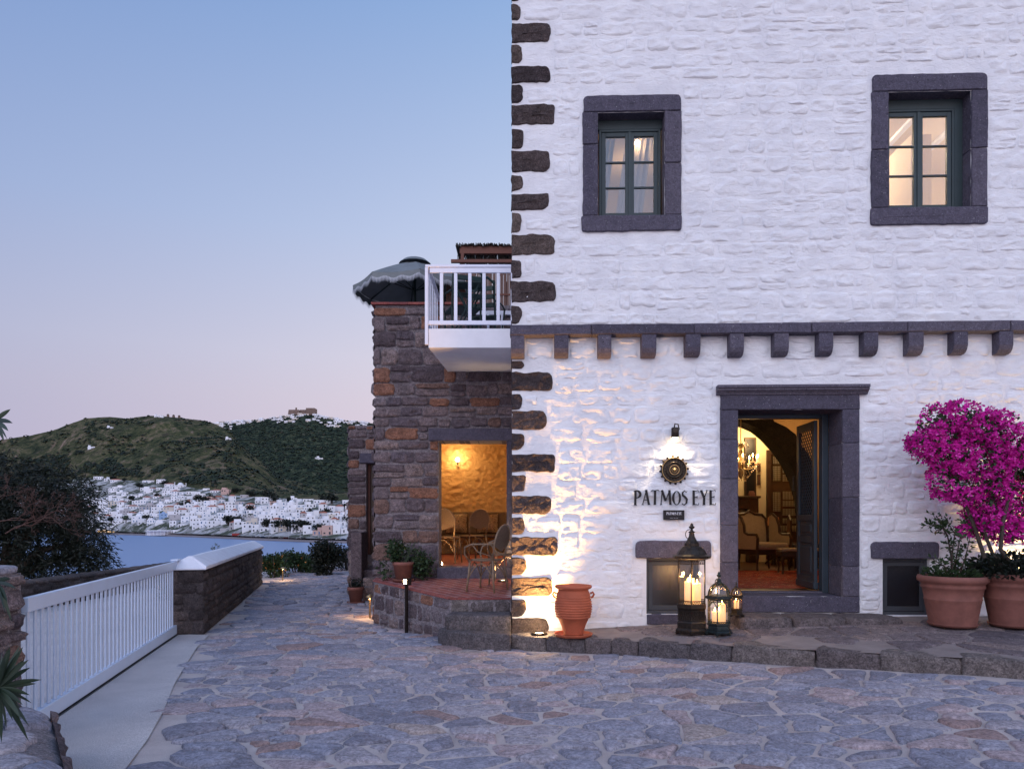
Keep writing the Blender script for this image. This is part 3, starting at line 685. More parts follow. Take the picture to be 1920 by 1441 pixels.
cn = ['silver', 'black', 'white', 'dark red', 'dark blue', 'grey']
for k, (px, d, ci) in enumerate([(248, 9, 0), (256, 10, 1), (264, 9, 5), (401, 10, 2), (412, 9, 1), (476, 8, 5), (484, 9, 0), (493, 9, 4), (508, 7, 2), (517, 8, 1), (527, 8, 0), (536, 7, 3), (546, 8, 5), (560, 7, 2), (570, 8, 1), (606, 6, 0), (615, 7, 5), (625, 6, 1), (634, 7, 2), (644, 6, 4)]):
    car(px, d, ci, 4.2, 'small %s car parked on the quay, %s from the left' % (cn[ci], ordn(k + 1)), .5 + rnd.uniform(-.1, .1))
t = thing('red_truck', 'red fire truck parked on the quay right of the taverna', 'truck', ray_at(443, float(Yq(443)) + 10, -13.0), .45)
MB().box(-3.6, 2.0, -1.2, 1.2, .6, 3.0).build('body', carm[3], t, bevel=.08); MB().box(2.1, 3.8, -1.2, 1.2, .6, 2.7).build('cab', carm[3], t, bevel=.15); MB().box(2.5, 3.84, -1.22, 1.22, 1.7, 2.4).build('window', 'winfar', t)
for x in (-2.4, 2.7):
    for y in (-1.25, .95): MB(Matrix.Translation((x, y, .5)) @ Matrix.Rotation(R(90), 4, 'X')).lathe([(0, -.3), (.5, -.3), (.5, 0), (0, 0)], 10).build('wheel', 'black', t)
# hilltop village, windmills, monastery and lone houses
for k in range(170):
    px = rnd.choice((rnd.uniform(392, 470), rnd.uniform(480, 690), rnd.uniform(520, 640))); up = rnd.random()
    Y = Y2 + 7 - up ** 1.3 * (70 if 440 > px or 520 < px < 640 else 34); z = terrain_at(px, Y); w = rnd.uniform(6, 12); h = rnd.uniform(4, 7)
    t = thing('hilltop_house', 'small white cubic house of the village crowning the far hill', 'house', ray_at(px, Y, z - 1), rnd.uniform(-.4, .4), 'white houses of the hilltop village')
    MB().box(-w / 2, w / 2, 0, 8, -3, h).build('wall', 'housewhite' if rnd.random() < .8 else 'hcream', t)
    wm = MB()
    for i in range(max(1, int(w / 4))): wm.box(-w / 2 + 1.2 + i * 3.6, -w / 2 + 2.3 + i * 3.6, -.1, .02, h * .4, h * .75)
    stuff(wm.build('windows', 'winfar', t))
M['monastery'] = plain('monastery stone', (.16, .11, .09), .9, 0, .25, .2, .6, .5)
t = thing('monastery', 'brown fortified monastery with battlements crowning the hilltop village', 'monastery', ray_at(567, Y2 + 5, terrain_at(567, Y2)), 0)
S = Y2 / F
def mon(x0, x1, top, d0=0, batter=0):
    mb = MB(); a, b_ = (x0 - 567) * S, (x1 - 567) * S; z1 = (777 - top) * S
    mb.hexa([(a - batter, d0 - batter, -12), (b_ + batter, d0 - batter, -12), (b_, d0 + 22, -12), (a, d0 + 22, -12), (a, d0, z1), (b_, d0, z1), (b_, d0 + 22, z1), (a, d0 + 22, z1)])
    x = a
    while x < b_ - 1.6: mb.box(x + .2, x + 1.5, d0, d0 + .8, z1, z1 + 1.3); x += 2.4
    mb.build('tower', 'monastery', t)
mon(541, 561, 768, 0, 3); mon(561, 575, 767.5, 6); mon(574, 591, 765, -2, .5)
MB().box((553 - 567) * S, (555.5 - 567) * S, 4, 7, 8, (777 - 763) * S).build('belfry', 'monastery', t)
for k, px in enumerate((315, 325.5, 336)):
    Y = Y1 + 2; t = thing('windmill', ('left', 'middle', 'right')[k] + ' one of three stone windmill towers on the ridge', 'windmill', ray_at(px, Y, terrain_at(px, Y)), 0, 'windmills on the ridge')
    MB().lathe([(2.7, -3), (2.2, 5.0), (0, 5.0)], 12).build('tower', 'monastery', t); MB().lathe([(2.4, 5.0), (1.6, 6.2), (0, 7.0)], 12).build('cap', 'bark', t)
for (px, f, w, lab) in ((205, .72, 9, 'lone pale house halfway up the green hillside'), (171, .42, 12, 'low pale farmhouse on the lower green hillside'), (297, .97, 16, 'low white house on the crest left of the windmills'), (427, .5, 8, 'tiny white chapel on the dark wooded slope')):
    Y = 1150 + f * 195; t = thing('hillside_house', lab, 'house', ray_at(px, Y, terrain_at(px, Y))); MB().box(-w / 2, w / 2, 0, 6, -3, 3.6).box(-w / 2 + .5, -w / 2 + 3.4, .5, 4, 3.6, 6.2).build('wall', 'housewhite', t)
    stuff(MB().box(w * .05, w * .05 + 1.2, -.1, .02, .6, 2.6).box(w * .3, w * .3 + 1, -.1, .02, 1.2, 2.2).build('windows', 'winfar', t))
t = thing('hillside_villa', 'white villa cluster on the dark wooded slope left of the stone tower', 'house', ray_at(598, Y1 + 330, terrain_at(598, Y1 + 330) + 1), .2)
MB().box(-9, 2, 0, 8, -3, 4).box(2.2, 9, 2, 9, -5, 3).box(-5, 0, 2, 7, 4, 7).build('wall', 'housewhite', t); stuff(MB().box(-7, -5.6, -.1, .02, 1, 3).box(-3, -1.6, -.1, .02, 1, 3).build('windows', 'winfar', t))

# ================================================================ near ground
LX = ([-2, 4.63, 6.86, 9.8, 10.05, 18, 26, 40], [-1.4, -2.47, -3.30, -4.25, -4.28, -6.24, -8.0, -10])
def left_x(Y): return float(np.interp(Y, *LX))
KP = [(-.05, 8.95), (.26, 8.81), (1.465, 8.24), (2.99, 7.47), (4.71, 6.63), (6.6, 5.72), (9.5, 4.4)]    # foot of the kerb
kys = [p[1] for p in reversed(KP)]; kxs = [p[0] for p in reversed(KP)]
RX = (kys[:1] + kys[1:] + [9.35, 9.75, 11.08, 14.9, 15.05, 26], kxs + [-.55, -.80, -2.1, -2.2, -3.3, -3.3])
def right_x(Y): return float(np.interp(Y, *RX)) if Y > 4.4 else 9.5 + (4.4 - Y) * 2
def gz(X, Y): return .03 * min(max(X, 0.0), 9.0) + (.02 * max(0, min(1, (Y - 9.2))) if X > -1.2 and Y < 11 else 0)
xs = np.concatenate([np.linspace(-8.6, -6.3, 6), np.arange(-6.2, 7.2, .11), np.linspace(7.3, 14, 12)]); ys = np.concatenate([np.linspace(-12, 3.0, 10), np.arange(3.1, 13, .11), np.linspace(13.1, 30, 60)])
V = [(x, y, gz(x, y) - .004 + (.010 * fbm(x * 1.3, y * 1.3, .5, 2) + .006 * fbm(x * 6, y * 6, 2.2, 2) if y > 3 else 0)) for y in ys for x in xs]
nx_ = len(xs); ii, jj = np.meshgrid(np.arange(len(ys) - 1), np.arange(nx_ - 1), indexing='ij'); a0 = ii * nx_ + jj
Fq = np.stack([a0, a0 + 1, a0 + nx_ + 1, a0 + nx_], -1).reshape(-1, 4)
road = struct(npmesh('road', V, Fq, 'sand', None, None, True))
# land falling away to the sea beyond the lane, and open ground behind the camera
m = M['drygrass'] = plain('dry hillside grass', (.05, .055, .03), .95, 0, .4, .8, .8, 5, bdist=.05)
gv = []; gyv = [-60, -12, 0, 8.5, 22, 30, 60, 100, 160]; gxv = [-160, -60, -25, -14, -9.2, -8.4, 14.2, 60, 120]
for y in gyv:
    for x in gxv:
        z = -.06 if y <= 26 else -.06 - (y - 26) * .125
        if x < -8.4: z = -.35 - (-8.4 - x) * .22 - max(0, y - 26) * .1
        gv.append((x, y, max(z, -17) - (.25 if x < -8.4 else .12)))
n_ = len(gxv)
struct(MB().add(gv, [(i * n_ + j, i * n_ + j + 1, (i + 1) * n_ + j + 1, (i + 1) * n_ + j) for i in range(len(gyv) - 1) for j in range(n_ - 1)]).build('ground', 'drygrass', None, True))

# voronoi paving
def clip(poly, nx, ny, d):
    out = []; n = len(poly)
    for i in range(n):
        p, q_ = poly[i], poly[(i + 1) % n]; a = p[0] * nx + p[1] * ny - d; b = q_[0] * nx + q_[1] * ny - d
        if a <= 0: out.append(p)
        if (a < 0 < b) or (b < 0 < a): t_ = a / (a - b); out.append((p[0] + (q_[0] - p[0]) * t_, p[1] + (q_[1] - p[1]) * t_))
    return out
def voronoi(seeds, rad, asp=1.0):
    # asp squeezes y before measuring, so cells come out elongated
    S_ = [(x, y * asp) for x, y in seeds]; grid = {}
    for i, (x, y) in enumerate(S_): grid.setdefault((int(x // rad), int(y // rad)), []).append(i)
    cells = []
    for i, (x, y) in enumerate(S_):
        poly = [(x - rad, y - rad), (x + rad, y - rad), (x + rad, y + rad), (x - rad, y + rad)]
        gx, gy = int(x // rad), int(y // rad); nb = [j for a in range(-2, 3) for b in range(-2, 3) for j in grid.get((gx + a, gy + b), ()) if j != i]
        nb.sort(key=lambda j: (S_[j][0] - x) ** 2 + (S_[j][1] - y) ** 2)
        for j in nb[:22]:
            dx, dy = S_[j][0] - x, S_[j][1] - y; L = math.hypot(dx, dy)
            if L < 1e-6: continue
            poly = clip(poly, dx / L, dy / L, ((x + S_[j][0]) / 2 * dx + (y + S_[j][1]) / 2 * dy) / L)
            if len(poly) < 3: break
        cells.append([(a, b / asp) for a, b in poly] if len(poly) >= 3 else None)
    return cells
def flag(mb, poly, zf, gap, hgt, seed):
    cx = sum(p[0] for p in poly) / len(poly); cy = sum(p[1] for p in poly) / len(poly)
    # chaikin rounding
    q = []
    n = len(poly)
    for i in range(n):
        a, b = poly[i], poly[(i + 1) % n]; f_ = .14
        if math.dist(a, b) < .03: q.append(((a[0] + b[0]) / 2, (a[1] + b[1]) / 2)); continue
        q.append((a[0] + (b[0] - a[0]) * f_, a[1] + (b[1] - a[1]) * f_))
        if math.dist(a, b) > .16: q.append(((a[0] + b[0]) / 2 + fbm(a[0] * 5, b[1] * 5, 7) * .018, (a[1] + b[1]) / 2 + fbm(a[1] * 5, b[0] * 5, 9) * .018))
        q.append((a[0] + (b[0] - a[0]) * (1 - f_), a[1] + (b[1] - a[1]) * (1 - f_)))
    n = len(q); vs = []; ta, tb = rnd.uniform(-.02, .02), rnd.uniform(-.02, .02)
    for (g, z, nz_) in ((gap, -.015, 0), (gap * 1.05 + .006, hgt * .6, 1), (gap + .03, hgt, 1), (None, hgt * 1.15, 1)):
        for (a, b) in q:
            L = math.hypot(a - cx, b - cy) + 1e-6; k = (L - min(g, .5 * L)) / L if g is not None else .35
            X, Y = cx + (a - cx) * k, cy + (b - cy) * k
            vs.append((X, Y, zf(X, Y) + z + nz_ * (.005 * fbm(X * 9, Y * 9, seed) + (X - cx) * ta + (Y - cy) * tb)))
    fs = [(j * n + i, j * n + (i + 1) % n, (j + 1) * n + (i + 1) % n, (j + 1) * n + i) for j in range(3) for i in range(n)]
    fs.append(tuple(range(3 * n, 4 * n))); mb.add(vs, fs)
def proj(x, y, z): return (CX + F * x / y, HY - F * (z - EYE) / y) if y > .3 else None
def pave(polys, zf, name, mat, parent, gap, hgt, limit=300):
    sc = []
    for p in polys:
        pr = [proj(x, y, zf(x, y)) for x, y in p]
        if any(v is None for v in pr): a = 0; vis = False
        else:
            a = abs(sum(pr[i][0] * pr[(i + 1) % len(pr)][1] - pr[(i + 1) % len(pr)][0] * pr[i][1] for i in range(len(pr)))) / 2
            mx = sum(v[0] for v in pr) / len(pr); my = sum(v[1] for v in pr) / len(pr); vis = -20 < mx < 1940 and my < 1455
        sc.append(a if vis else 0)
    rest = MB()
    for k, i in enumerate(sorted(range(len(polys)), key=lambda i: -sc[i])):
        one = k < limit and sc[i] > 0; mb = MB() if one else rest; mb.cur = rnd.random() + .001
        flag(mb, polys[i], zf, gap() if callable(gap) else gap, hgt * rnd.uniform(.35, 1.45), rnd.uniform(0, 50))
        if one: mb.build(name, mat, parent, smooth=True)
    if rest.v: stuff(rest.build(name + 's', mat, parent, smooth=True))
def jitter_seeds(x0, x1, y0, y1, s, j=.42, big=.0, asp=1.0):
    out = []; y = y0; r_ = 0
    while y < y1:
        x = x0 + (r_ % 2) * s * .5
        while x < x1:
            if rnd.random() > big: out.append((x + rnd.uniform(-j, j) * s, y + rnd.uniform(-j, j) * s / asp))
            x += s
        y += s / asp; r_ += 1
    return out
sd_ = [s for s in jitter_seeds(-7.2, 9.6, 1.5, 24, .275, .48, .14, 1.30) if not (fbm(s[0] * .8, s[1] * .8, 8.8, 3) > .06 and rnd.random() < .45)]
cells = voronoi(sd_, 1.0, 1.30)
good = [c for c, (x, y) in zip(cells, sd_) if c and x > left_x(y) + .13 and x < right_x(y) - .10 and max(p[0] for p in c) < right_x(y) + .04]
pave(good, gz, 'paving_stone', 'paving', road, lambda: rnd.choice((rnd.uniform(.006, .02), rnd.uniform(.012, .045))), .017)
# concrete apron beside the gate, and the pebbled path behind it
def gate_x(Y): return -3.75 - (Y - 6.0) * (.94 / 4.05)
ap = []; ya = [2.5, 4.0, 5.2, 6.0, 7, 8, 9, 10.02]
for y in ya: ap += [(gate_x(y) - .02, y, .016), (left_x(y) + .06 + .05 * fbm(y * 1.2, 0, 1), y, .012)]
struct(MB().add(ap, [(2 * i, 2 * i + 1, 2 * i + 3, 2 * i + 2) for i in range(len(ya) - 1)]).build('apron', 'concrete'))
pp = []; yb = [1.0, 4, 6, 8, 10, 12, 14, 18, 26]
for y in yb: pp += [(-8.5, y, .02), (gate_x(min(y, 10.3)) - .14 if y < 10.3 else left_x(y) - .35, y, .02)]
struct(MB().add(pp, [(2 * i, 2 * i + 1, 2 * i + 3, 2 * i + 2) for i in range(len(yb) - 1)]).build('path', 'concrete'))

# ================================================================ left side: gate, walls
def place_face(p0, p1):   # returns T: local (x along p0->p1, -y outward to the right of travel, z) -> world
    d = Vector((p1[0] - p0[0], p1[1] - p0[1], 0)); L = d.length; d.normalize(); out = Vector((d.y, -d.x, 0))
    return (lambda P: Vector((p0[0], p0[1], 0)) + d * P.x + out * (-P.y) + Vector((0, 0, P.z))), L
t = thing('sliding_gate', 'white slatted metal sliding gate beside the concrete strip', 'gate', (gate_x(6.0), 6.0, 0), math.atan2(4.05, -.94))
GL = math.hypot(4.05, .94); g0 = -.72
MB().box(g0, GL, -.025, .025, .92, 1.03).build('top_rail', 'paint', t, bevel=.006); MB().box(g0, GL, -.03, .03, .03, .15).build('bottom_rail', 'paint', t, bevel=.006)
MB().box(GL - .05, GL + .0, -.035, .035, .15, .92).build('end_post', 'paint', t, bevel=.005)
nb_ = int((GL - .05 - g0) / .128); slat = None
for i in range(nb_):
    x = g0 + .06 + i * .128
    if slat is None: slat = MB().box(-.026, .026, -.007, .007, .15, .92).build('slat', 'paint', t, bevel=.004); slat.location = (x, 0, 0)
    else: c = slat.copy(); COL.objects.link(c); c.parent = t; c.location = (x, 0, 0)
MB().box(GL - .10, GL + .16, -.05, .05, 1.035, 1.06).box(GL + .08, GL + .13, -.04, .04, .80, 1.035).build('guide_bracket', 'paint', t, bevel=.004)
t = struct(MB().hexa([tuple(Vector((gate_x(y) + dx, y, z))) for z in (-.02, .022) for (y, dx) in ((4.9, -.03), (4.9, .05), (10.2, .05), (10.2, -.03))]).build('gate_track', 'black'))
# lane wall with whitewashed cap
wa, wb2 = (-4.30, 10.06), (-6.24, 18.0)
lw = thing('lane_wall', 'dark rubble lane wall with whitewashed gabled cap', 'wall', (0, 0, 0))
T1, L1 = place_face(wa, wb2); th = .44
zt_w = .93
Tm = lambda P: Vector(T1(P))
mbw = MB(); mbw.add([T1(Vector((x, y, z))) for x in (0.02, L1) for y in (.02, th) for z in (-.1, zt_w)], [(0, 1, 3, 2), (4, 6, 7, 5), (0, 4, 5, 1), (2, 3, 7, 6), (0, 2, 6, 4), (1, 5, 7, 3)]); mbw.build('wall_core', 'darkmortar', lw)
lay_stones(courses(0, L1, .0, zt_w, (.11, .22), (.15, .42), seed=3, gap=.004), 'wall_stone', 'darkrubble', lw, .008, .020, 120, score=lambda s: s[2] * s[3] / (10 + s[0]) ** 3, T=T1, nsc=11, q=10, p=6)
T2, L2 = place_face((wa[0] - th * .97, wa[1] - .10), (wa[0], wa[1]))
lay_stones(courses(0, L2, 0, zt_w, (.13, .24), (.14, .34), seed=5, gap=.004), 'wall_stone', 'darkrubble', lw, .008, .020, 60, T=T2, nsc=11, q=10, p=6)
cp = MB(); n = 26
for i in range(n + 1):
    s_ = -.03 + (L1 + .03) * i / n; w_ = .01 * fbm(s_ * 2, 1, 0)
    ap_s = max(0.28 - s_, 0) if i == 0 else 0
    for (y, z) in ((-.03, zt_w - .02), (-.035, zt_w + .03 + w_), (th * .42, zt_w + .16 + w_), (th * .58, zt_w + .16 + w_), (th + .03, zt_w + .03 + w_), (th + .03, zt_w - .02)):
        cp.v.append(tuple(T1(Vector((s_ + (.22 if i == 0 and z > zt_w + .1 else 0), y, z)))))
for i in range(n):
    for k in range(6): k2 = (k + 1) % 6; cp.f.append((i * 6 + k, i * 6 + k2, (i + 1) * 6 + k2, (i + 1) * 6 + k)); cp.r.append(0)
cp.f.append((5, 4, 3, 2, 1, 0)); cp.r.append(0); cp.build('cap', 'cap', lw, bevel=.012)
# low wall across the pebbled path
w2 = thing('low_garden_wall', 'long low rubble wall behind the white gate', 'wall', (0, 0, 0))
T3, L3 = place_face((-8.4, 8.0), (-8.4, 24.0))
MB().add([T3(Vector((x, y, z))) for x in (0, L3) for y in (.02, .42) for z in (-.3, .47)], [(0, 1, 3, 2), (4, 6, 7, 5), (0, 4, 5, 1), (2, 3, 7, 6), (0, 2, 6, 4), (1, 5, 7, 3)]).build('wall_core', 'darkmortar', w2)
lay_stones(courses(0, L3, 0, .44, (.12, .2), (.2, .5), seed=8, gap=.006), 'wall_stone', 'darkrubble', w2, .02, .02, 60, T=T3, nx=6, nz=4)
x = 0
while x < L3:
    l = rnd.uniform(.3, .6); mb = MB(); mb.cur = rnd.random(); rock(mb, l * .98, .46, .09, 3, 4, .05, rnd.uniform(0, 40), Matrix.Translation(T3(Vector((x + l / 2, .2, .495)))) @ Matrix.Rotation(R(90), 4, 'Z')); mb.build('coping_stone', 'darkrubble', w2, True); x += l
# gate pier at the left edge and the rubble wall in front
pier = thing('gate_pier', 'pinkish rubble stone gate pier at the left edge', 'gate pier', (0, 0, 0))
T4, L4 = place_face((-4.4, 4.72), (-3.54, 4.72)); T5, L5 = place_face((-3.54, 4.72), (-3.54, 5.22))
MB().box(-4.4, -3.56, 4.74, 5.22, -.05, 1.22).build('pier_core', 'mortar', pier)
lay_stones(courses(0, L4, 0, 1.22, (.2, .34), (.22, .5), seed=21), 'pier_stone', 'masonry', pier, .035, .03, 40, T=T4, nx=9, nz=7)
lay_stones(courses(0, L5, 0, 1.22, (.18, .30), (.18, .36), seed=23), 'pier_stone', 'masonry', pier, .03, .03, 40, T=T5, nx=9, nz=7)
for k in range(2):
    mb = MB(); mb.cur = rnd.random(); rock(mb, .44, .54, .07, 5, 5, .05, k * 3.3, Matrix.Translation((-3.77 - .44 * k, 4.97, 1.245))); mb.build('coping_stone', 'paving', pier, True)
fw = thing('foreground_rubble_wall', 'low rubble wall of big rounded stones at the lower left corner', 'wall', (0, 0, 0))
A0, A1, A2 = (-4.9, 4.62), (-2.95, 4.62), (-2.02, 3.30)
def topz(x, y):
    e = (x - A1[0]) * (A2[1] - A1[1]) - (y - A1[1]) * (A2[0] - A1[0]); d = abs(e) / math.dist(A1, A2)
    return .44 - .09 * max(0, 1 - d / .22) ** 2 - .05 * max(0, 1 - (4.62 - y) / .2) + .015 * fbm(x * 2, y * 2, 3)
tv = []; NA, NB_ = 26, 26
for j in range(NB_):
    y = 4.62 + (3.0 - 4.62) * j / (NB_ - 1); xr = A1[0] + (A2[0] - A1[0]) * (4.62 - y) / (4.62 - 3.30)
    for i in range(NA): x = -4.9 + (xr + 4.9) * (1 - (1 - i / (NA - 1)) ** 1.5); tv.append((x, y, topz(x, y) - .006))
MB().add(tv, [(j * NA + i + 1, j * NA + i, (j + 1) * NA + i, (j + 1) * NA + i + 1) for j in range(NB_ - 1) for i in range(NA - 1)]).build('mortar_bed', 'mortar', fw, True)
MB().add([(-4.9, 4.6, -.1), (-2.97, 4.6, -.1), (-1.87, 3.0, -.1), (-4.9, 3.0, -.1), (-4.9, 4.6, .34), (-2.97, 4.6, .34), (-1.87, 3.0, .34), (-4.9, 3.0, .34)], [(0, 1, 5, 4), (1, 2, 6, 5)]).build('wall_core', 'mortar', fw)
sf = jitter_seeds(-4.9, -1.9, 3.0, 4.65, .25, .4, .12, 1.1); cf = voronoi(sf, .8, 1.1)
gf = []
for c, (x, y) in zip(cf, sf):
    if not c or y > 4.54: continue
    xr = A1[0] + (A2[0] - A1[0]) * (4.62 - y) / (4.62 - 3.30)
    if x > xr - .07: continue
    k_ = (A2[0] - A1[0]) / (4.62 - 3.30); L_ = math.hypot(1, k_); pc_ = clip(c, 1 / L_, k_ / L_, (A1[0] + k_ * 4.62) / L_); pc_ = clip(pc_, 0, 1, 4.62) if len(pc_) > 2 else pc_
    if len(pc_) > 2: gf.append(pc_)
pave(gf, topz, 'wall_stone', 'paving', fw, lambda: rnd.uniform(.008, .022), .022)
T0, L0 = place_face(A2, A1); lay_stones(courses(0, L0, -.02, .40, (.12, .2), (.2, .42), seed=51), 'wall_stone', 'masonry', fw, .02, .03, 40, T=T0, nx=10, nz=7, p=5)
# ================================================================ WHITE BUILDING
WB = thing('white_building', 'whitewashed rubble stone house with dark stone quoins, window surrounds and doorway', 'building', C0, -TH)
UE, ZT = 8.6, 9.1
def rect(x0, y0, x1, y1):
    a = fa(x0, (y0 + y1) / 2); b = fa(x1, (y0 + y1) / 2); zt = (fa(x0, y0)[1] + fa(x1, y0)[1]) / 2; zb = (fa(x0, y1)[1] + fa(x1, y1)[1]) / 2
    return (a[0], b[0], zb, zt)
W1o, W1i = rect(1091, 180, 1277, 434), rect(1121, 211, 1246, 405)
W2o, W2i = rect(1632, 140, 1850, 422), rect(1665, 172, 1820, 390)
DOo, DOi = rect(1350, 737, 1610, 1146), rect(1383, 768, 1578, 1117)
L1o, L1i = rect(1191, 1013, 1332, 1046), rect(1212, 1046, 1312, 1151)
L2o, L2i = rect(1632, 1015, 1758, 1047), rect(1655, 1047, 1743, 1153)
CRN = rect(1342, 723, 1624, 740)
holes = [W1i, W2i, DOi, L1i, L2i]
def inhole(x, z): return any(a < x < b and c < z < d for a, b, c, d in holes)
gx = set(np.arange(0, UE + .01, .05).round(3)); gzv = set(np.arange(-.3, ZT + .01, .05).round(3))
def snap(vals, h):
    vals = sorted(vals); vals = [v for v in vals if all(abs(v - x) > .018 for x in h)]; return sorted(vals + list(h))
gxs = snap(gx, sorted({round(v, 4) for r_ in holes for v in r_[:2]})); gzs = snap(gzv, sorted({round(v, 4) for r_ in holes for v in r_[2:]}))
V = []; Fq = []
for z in gzs:
    for x in gxs:
        e = min([max(a - x, x - b, c - z, z - d) for a, b, c, d in holes]); k = min(1, max(0, e / .12)) * min(1, x / .1)
        V.append((x, -.008 * fbm(x * 3, z * 3, 0) * k - .010 * fbm(x * 7, z * 14, 4, 4) * k, z))
nx_ = len(gxs)
for j in range(len(gzs) - 1):
    for i in range(nx_ - 1):
        if not inhole((gxs[i] + gxs[i + 1]) / 2, (gzs[j] + gzs[j + 1]) / 2): Fq.append((j * nx_ + i, j * nx_ + i + 1, (j + 1) * nx_ + i + 1, (j + 1) * nx_ + i))
npmesh('render_coat', V, Fq, 'white', WB, None, True)
# side wall, roof, reveals
mb = MB(); mb.add([(0, 0, -.3), (0, 9, -.3), (0, 9, ZT), (0, 0, ZT)], [(0, 1, 2, 3)]); mb.add([(0, 0, ZT), (UE, 0, ZT), (UE, 9, ZT), (0, 9, ZT)], [(0, 1, 2, 3)]); mb.add([(UE, 0, -.3), (UE, 9, -.3), (UE, 9, ZT), (UE, 0, ZT)], [(3, 2, 1, 0)]); mb.add([(0, 9, -.3), (UE, 9, -.3), (UE, 9, ZT), (0, 9, ZT)], [(3, 2, 1, 0)])
mb.build('side_wall', 'white', WB)
def reveal(h, d, mat, name='reveal', d0=.0):
    a, b, c, e = h
    MB().add([(a, d0, c), (b, d0, c), (b, d0, e), (a, d0, e), (a, d, c), (b, d, c), (b, d, e), (a, d, e)], [(0, 1, 5, 4), (1, 2, 6, 5), (2, 3, 7, 6), (3, 0, 4, 7)]).build(name, mat, WB)
# cornice
cz0, cz1 = 3.92, 4.06
def cz(u): return 0
cb0 = fa(957, 632, .06)[1]; ct0 = fa(957, 613, .06)[1]
k = 0; u = -.02
while u < UE:
    L = min(rnd.uniform(.9, 1.5), UE - u); mb = MB(); mb.cur = rnd.random(); rough_block(mb, u, u + L - .004, cb0, ct0, .165, .0, (.004,) * 4, .004, k, .012, .003, .12)
    mb.build('cornice_stone', 'basalt', WB); u += L; k += 1
cw = .175; ch_ = .27; pitch = .5455
for i in range(16):
    u0 = fu(957, .16) + .005 + i * pitch
    if u0 > UE - .2: break
    zb = cb0 - ch_ + rnd.uniform(-.006, .006); zt = cb0 - .002; d = .155
    pr = [(.0, zt), (-d, zt), (-d, zb + .10), (-d + .02, zb + .045), (-d + .055, zb + .012), (-d + .10, zb), (0, zb)]
    mb = MB(); mb.cur = rnd.random(); mb.prism(pr, u0, u0 + cw + rnd.uniform(-.01, .01), 'x'); mb.build('corbel', 'basalt', WB, bevel=.008)
# quoins (photo rows)
Qn = [(-70, -32, 1030), (-28, 3, 978), (8, 38, 976), (45, 80, 1032), (85, 117, 979), (125, 155, 1032), (160, 193, 981), (197, 234, 1040), (242, 278, 982), (284, 322, 1031), (329, 359, 980), (364, 394, 1030), (400, 435, 977), (440, 478, 1040), (487, 521, 978), (528, 566, 1042), (572, 606, 979),
      (676, 692, 981), (698, 732, 1035), (738, 768, 979), (770, 805, 1025), (812, 843, 984), (851, 884, 1041), (890, 921, 984), (929, 963, 1033), (970, 1001, 984), (1006, 1040, 1044), (1045, 1077, 986), (1082, 1117, 1036), (1122, 1155, 986), (1158, 1190, 1028)]
for k, (y0, y1, x1) in enumerate(Qn):
    u1 = fa(x1, y0)[0]; z1, z0 = fa(990, y0)[1], fa(990, y1)[1]; r1 = rnd.uniform(.03, .09); r2 = rnd.uniform(.03, .10)
    mb = MB(); mb.cur = rnd.random(); rough_block(mb, -.006, u1, z0, z1, .020, -.0 + .03, (.004, min(r2, (z1 - z0) * .45), min(r1, (z1 - z0) * .5), .004), .016, k * 1.7, .012, .016, .045)
    mb.build('quoin', 'quoin', WB, smooth=False)
# whitewashed stones
ex = [(W1o[0] - .02, W1o[1] + .02, W1o[2] - .02, W1o[3] + .02), (W2o[0] - .02, W2o[1] + .02, W2o[2] - .02, W2o[3] + .02), (DOo[0] - .02, DOo[1] + .02, -.5, DOo[3] + .12),
      (L1o[0] - .02, L1o[1] + .02, L1o[2] - .02, L1o[3] + .02), (L1i[0] - .03, L1i[1] + .08, -.5, L1o[3]), (L2o[0] - .02, L2o[1] + .02, L2o[2] - .02, L2o[3] + .02), (L2i[0] - .03, L2i[1] + .03, -.5, L2o[3]), (CRN[0] - .02, CRN[1] + .02, CRN[2], CRN[3] + .02),
      (0, UE, cb0 - .0, ct0 + .01)]
for (y0, y1, x1) in Qn: ex.append((0, fa(x1, y0)[0] + .03, fa(990, y1)[1] - .02, fa(990, y0)[1] + .02))
for i in range(16): ex.append((fu(957, .16) + i * pitch, fu(957, .16) + i * pitch + cw + .01, cb0 - ch_, cb0))
ws = courses(.13, UE, 0.0, cb0, (.17, .27), (.22, .56), ex, .035, 31, .012, .14) + courses(.13, UE, ct0 + .01, ZT, (.17, .27), (.22, .58), ex, .035, 32, .012, .12)
def fscore(s): 
    y = HY - (s[1] - EYE) / 9.2 * F; x = CX + s[0] / 9.2 * F
    return s[2] * s[3] * (1 if (x < 1930 and y > -10) else .01)
lay_stones(ws, 'wall_stone', 'white', WB, .008, .023, 300, score=fscore, nx=17, nz=10, p=5.5, q=8, nsc=6.5, jit=.10, sink=.008)
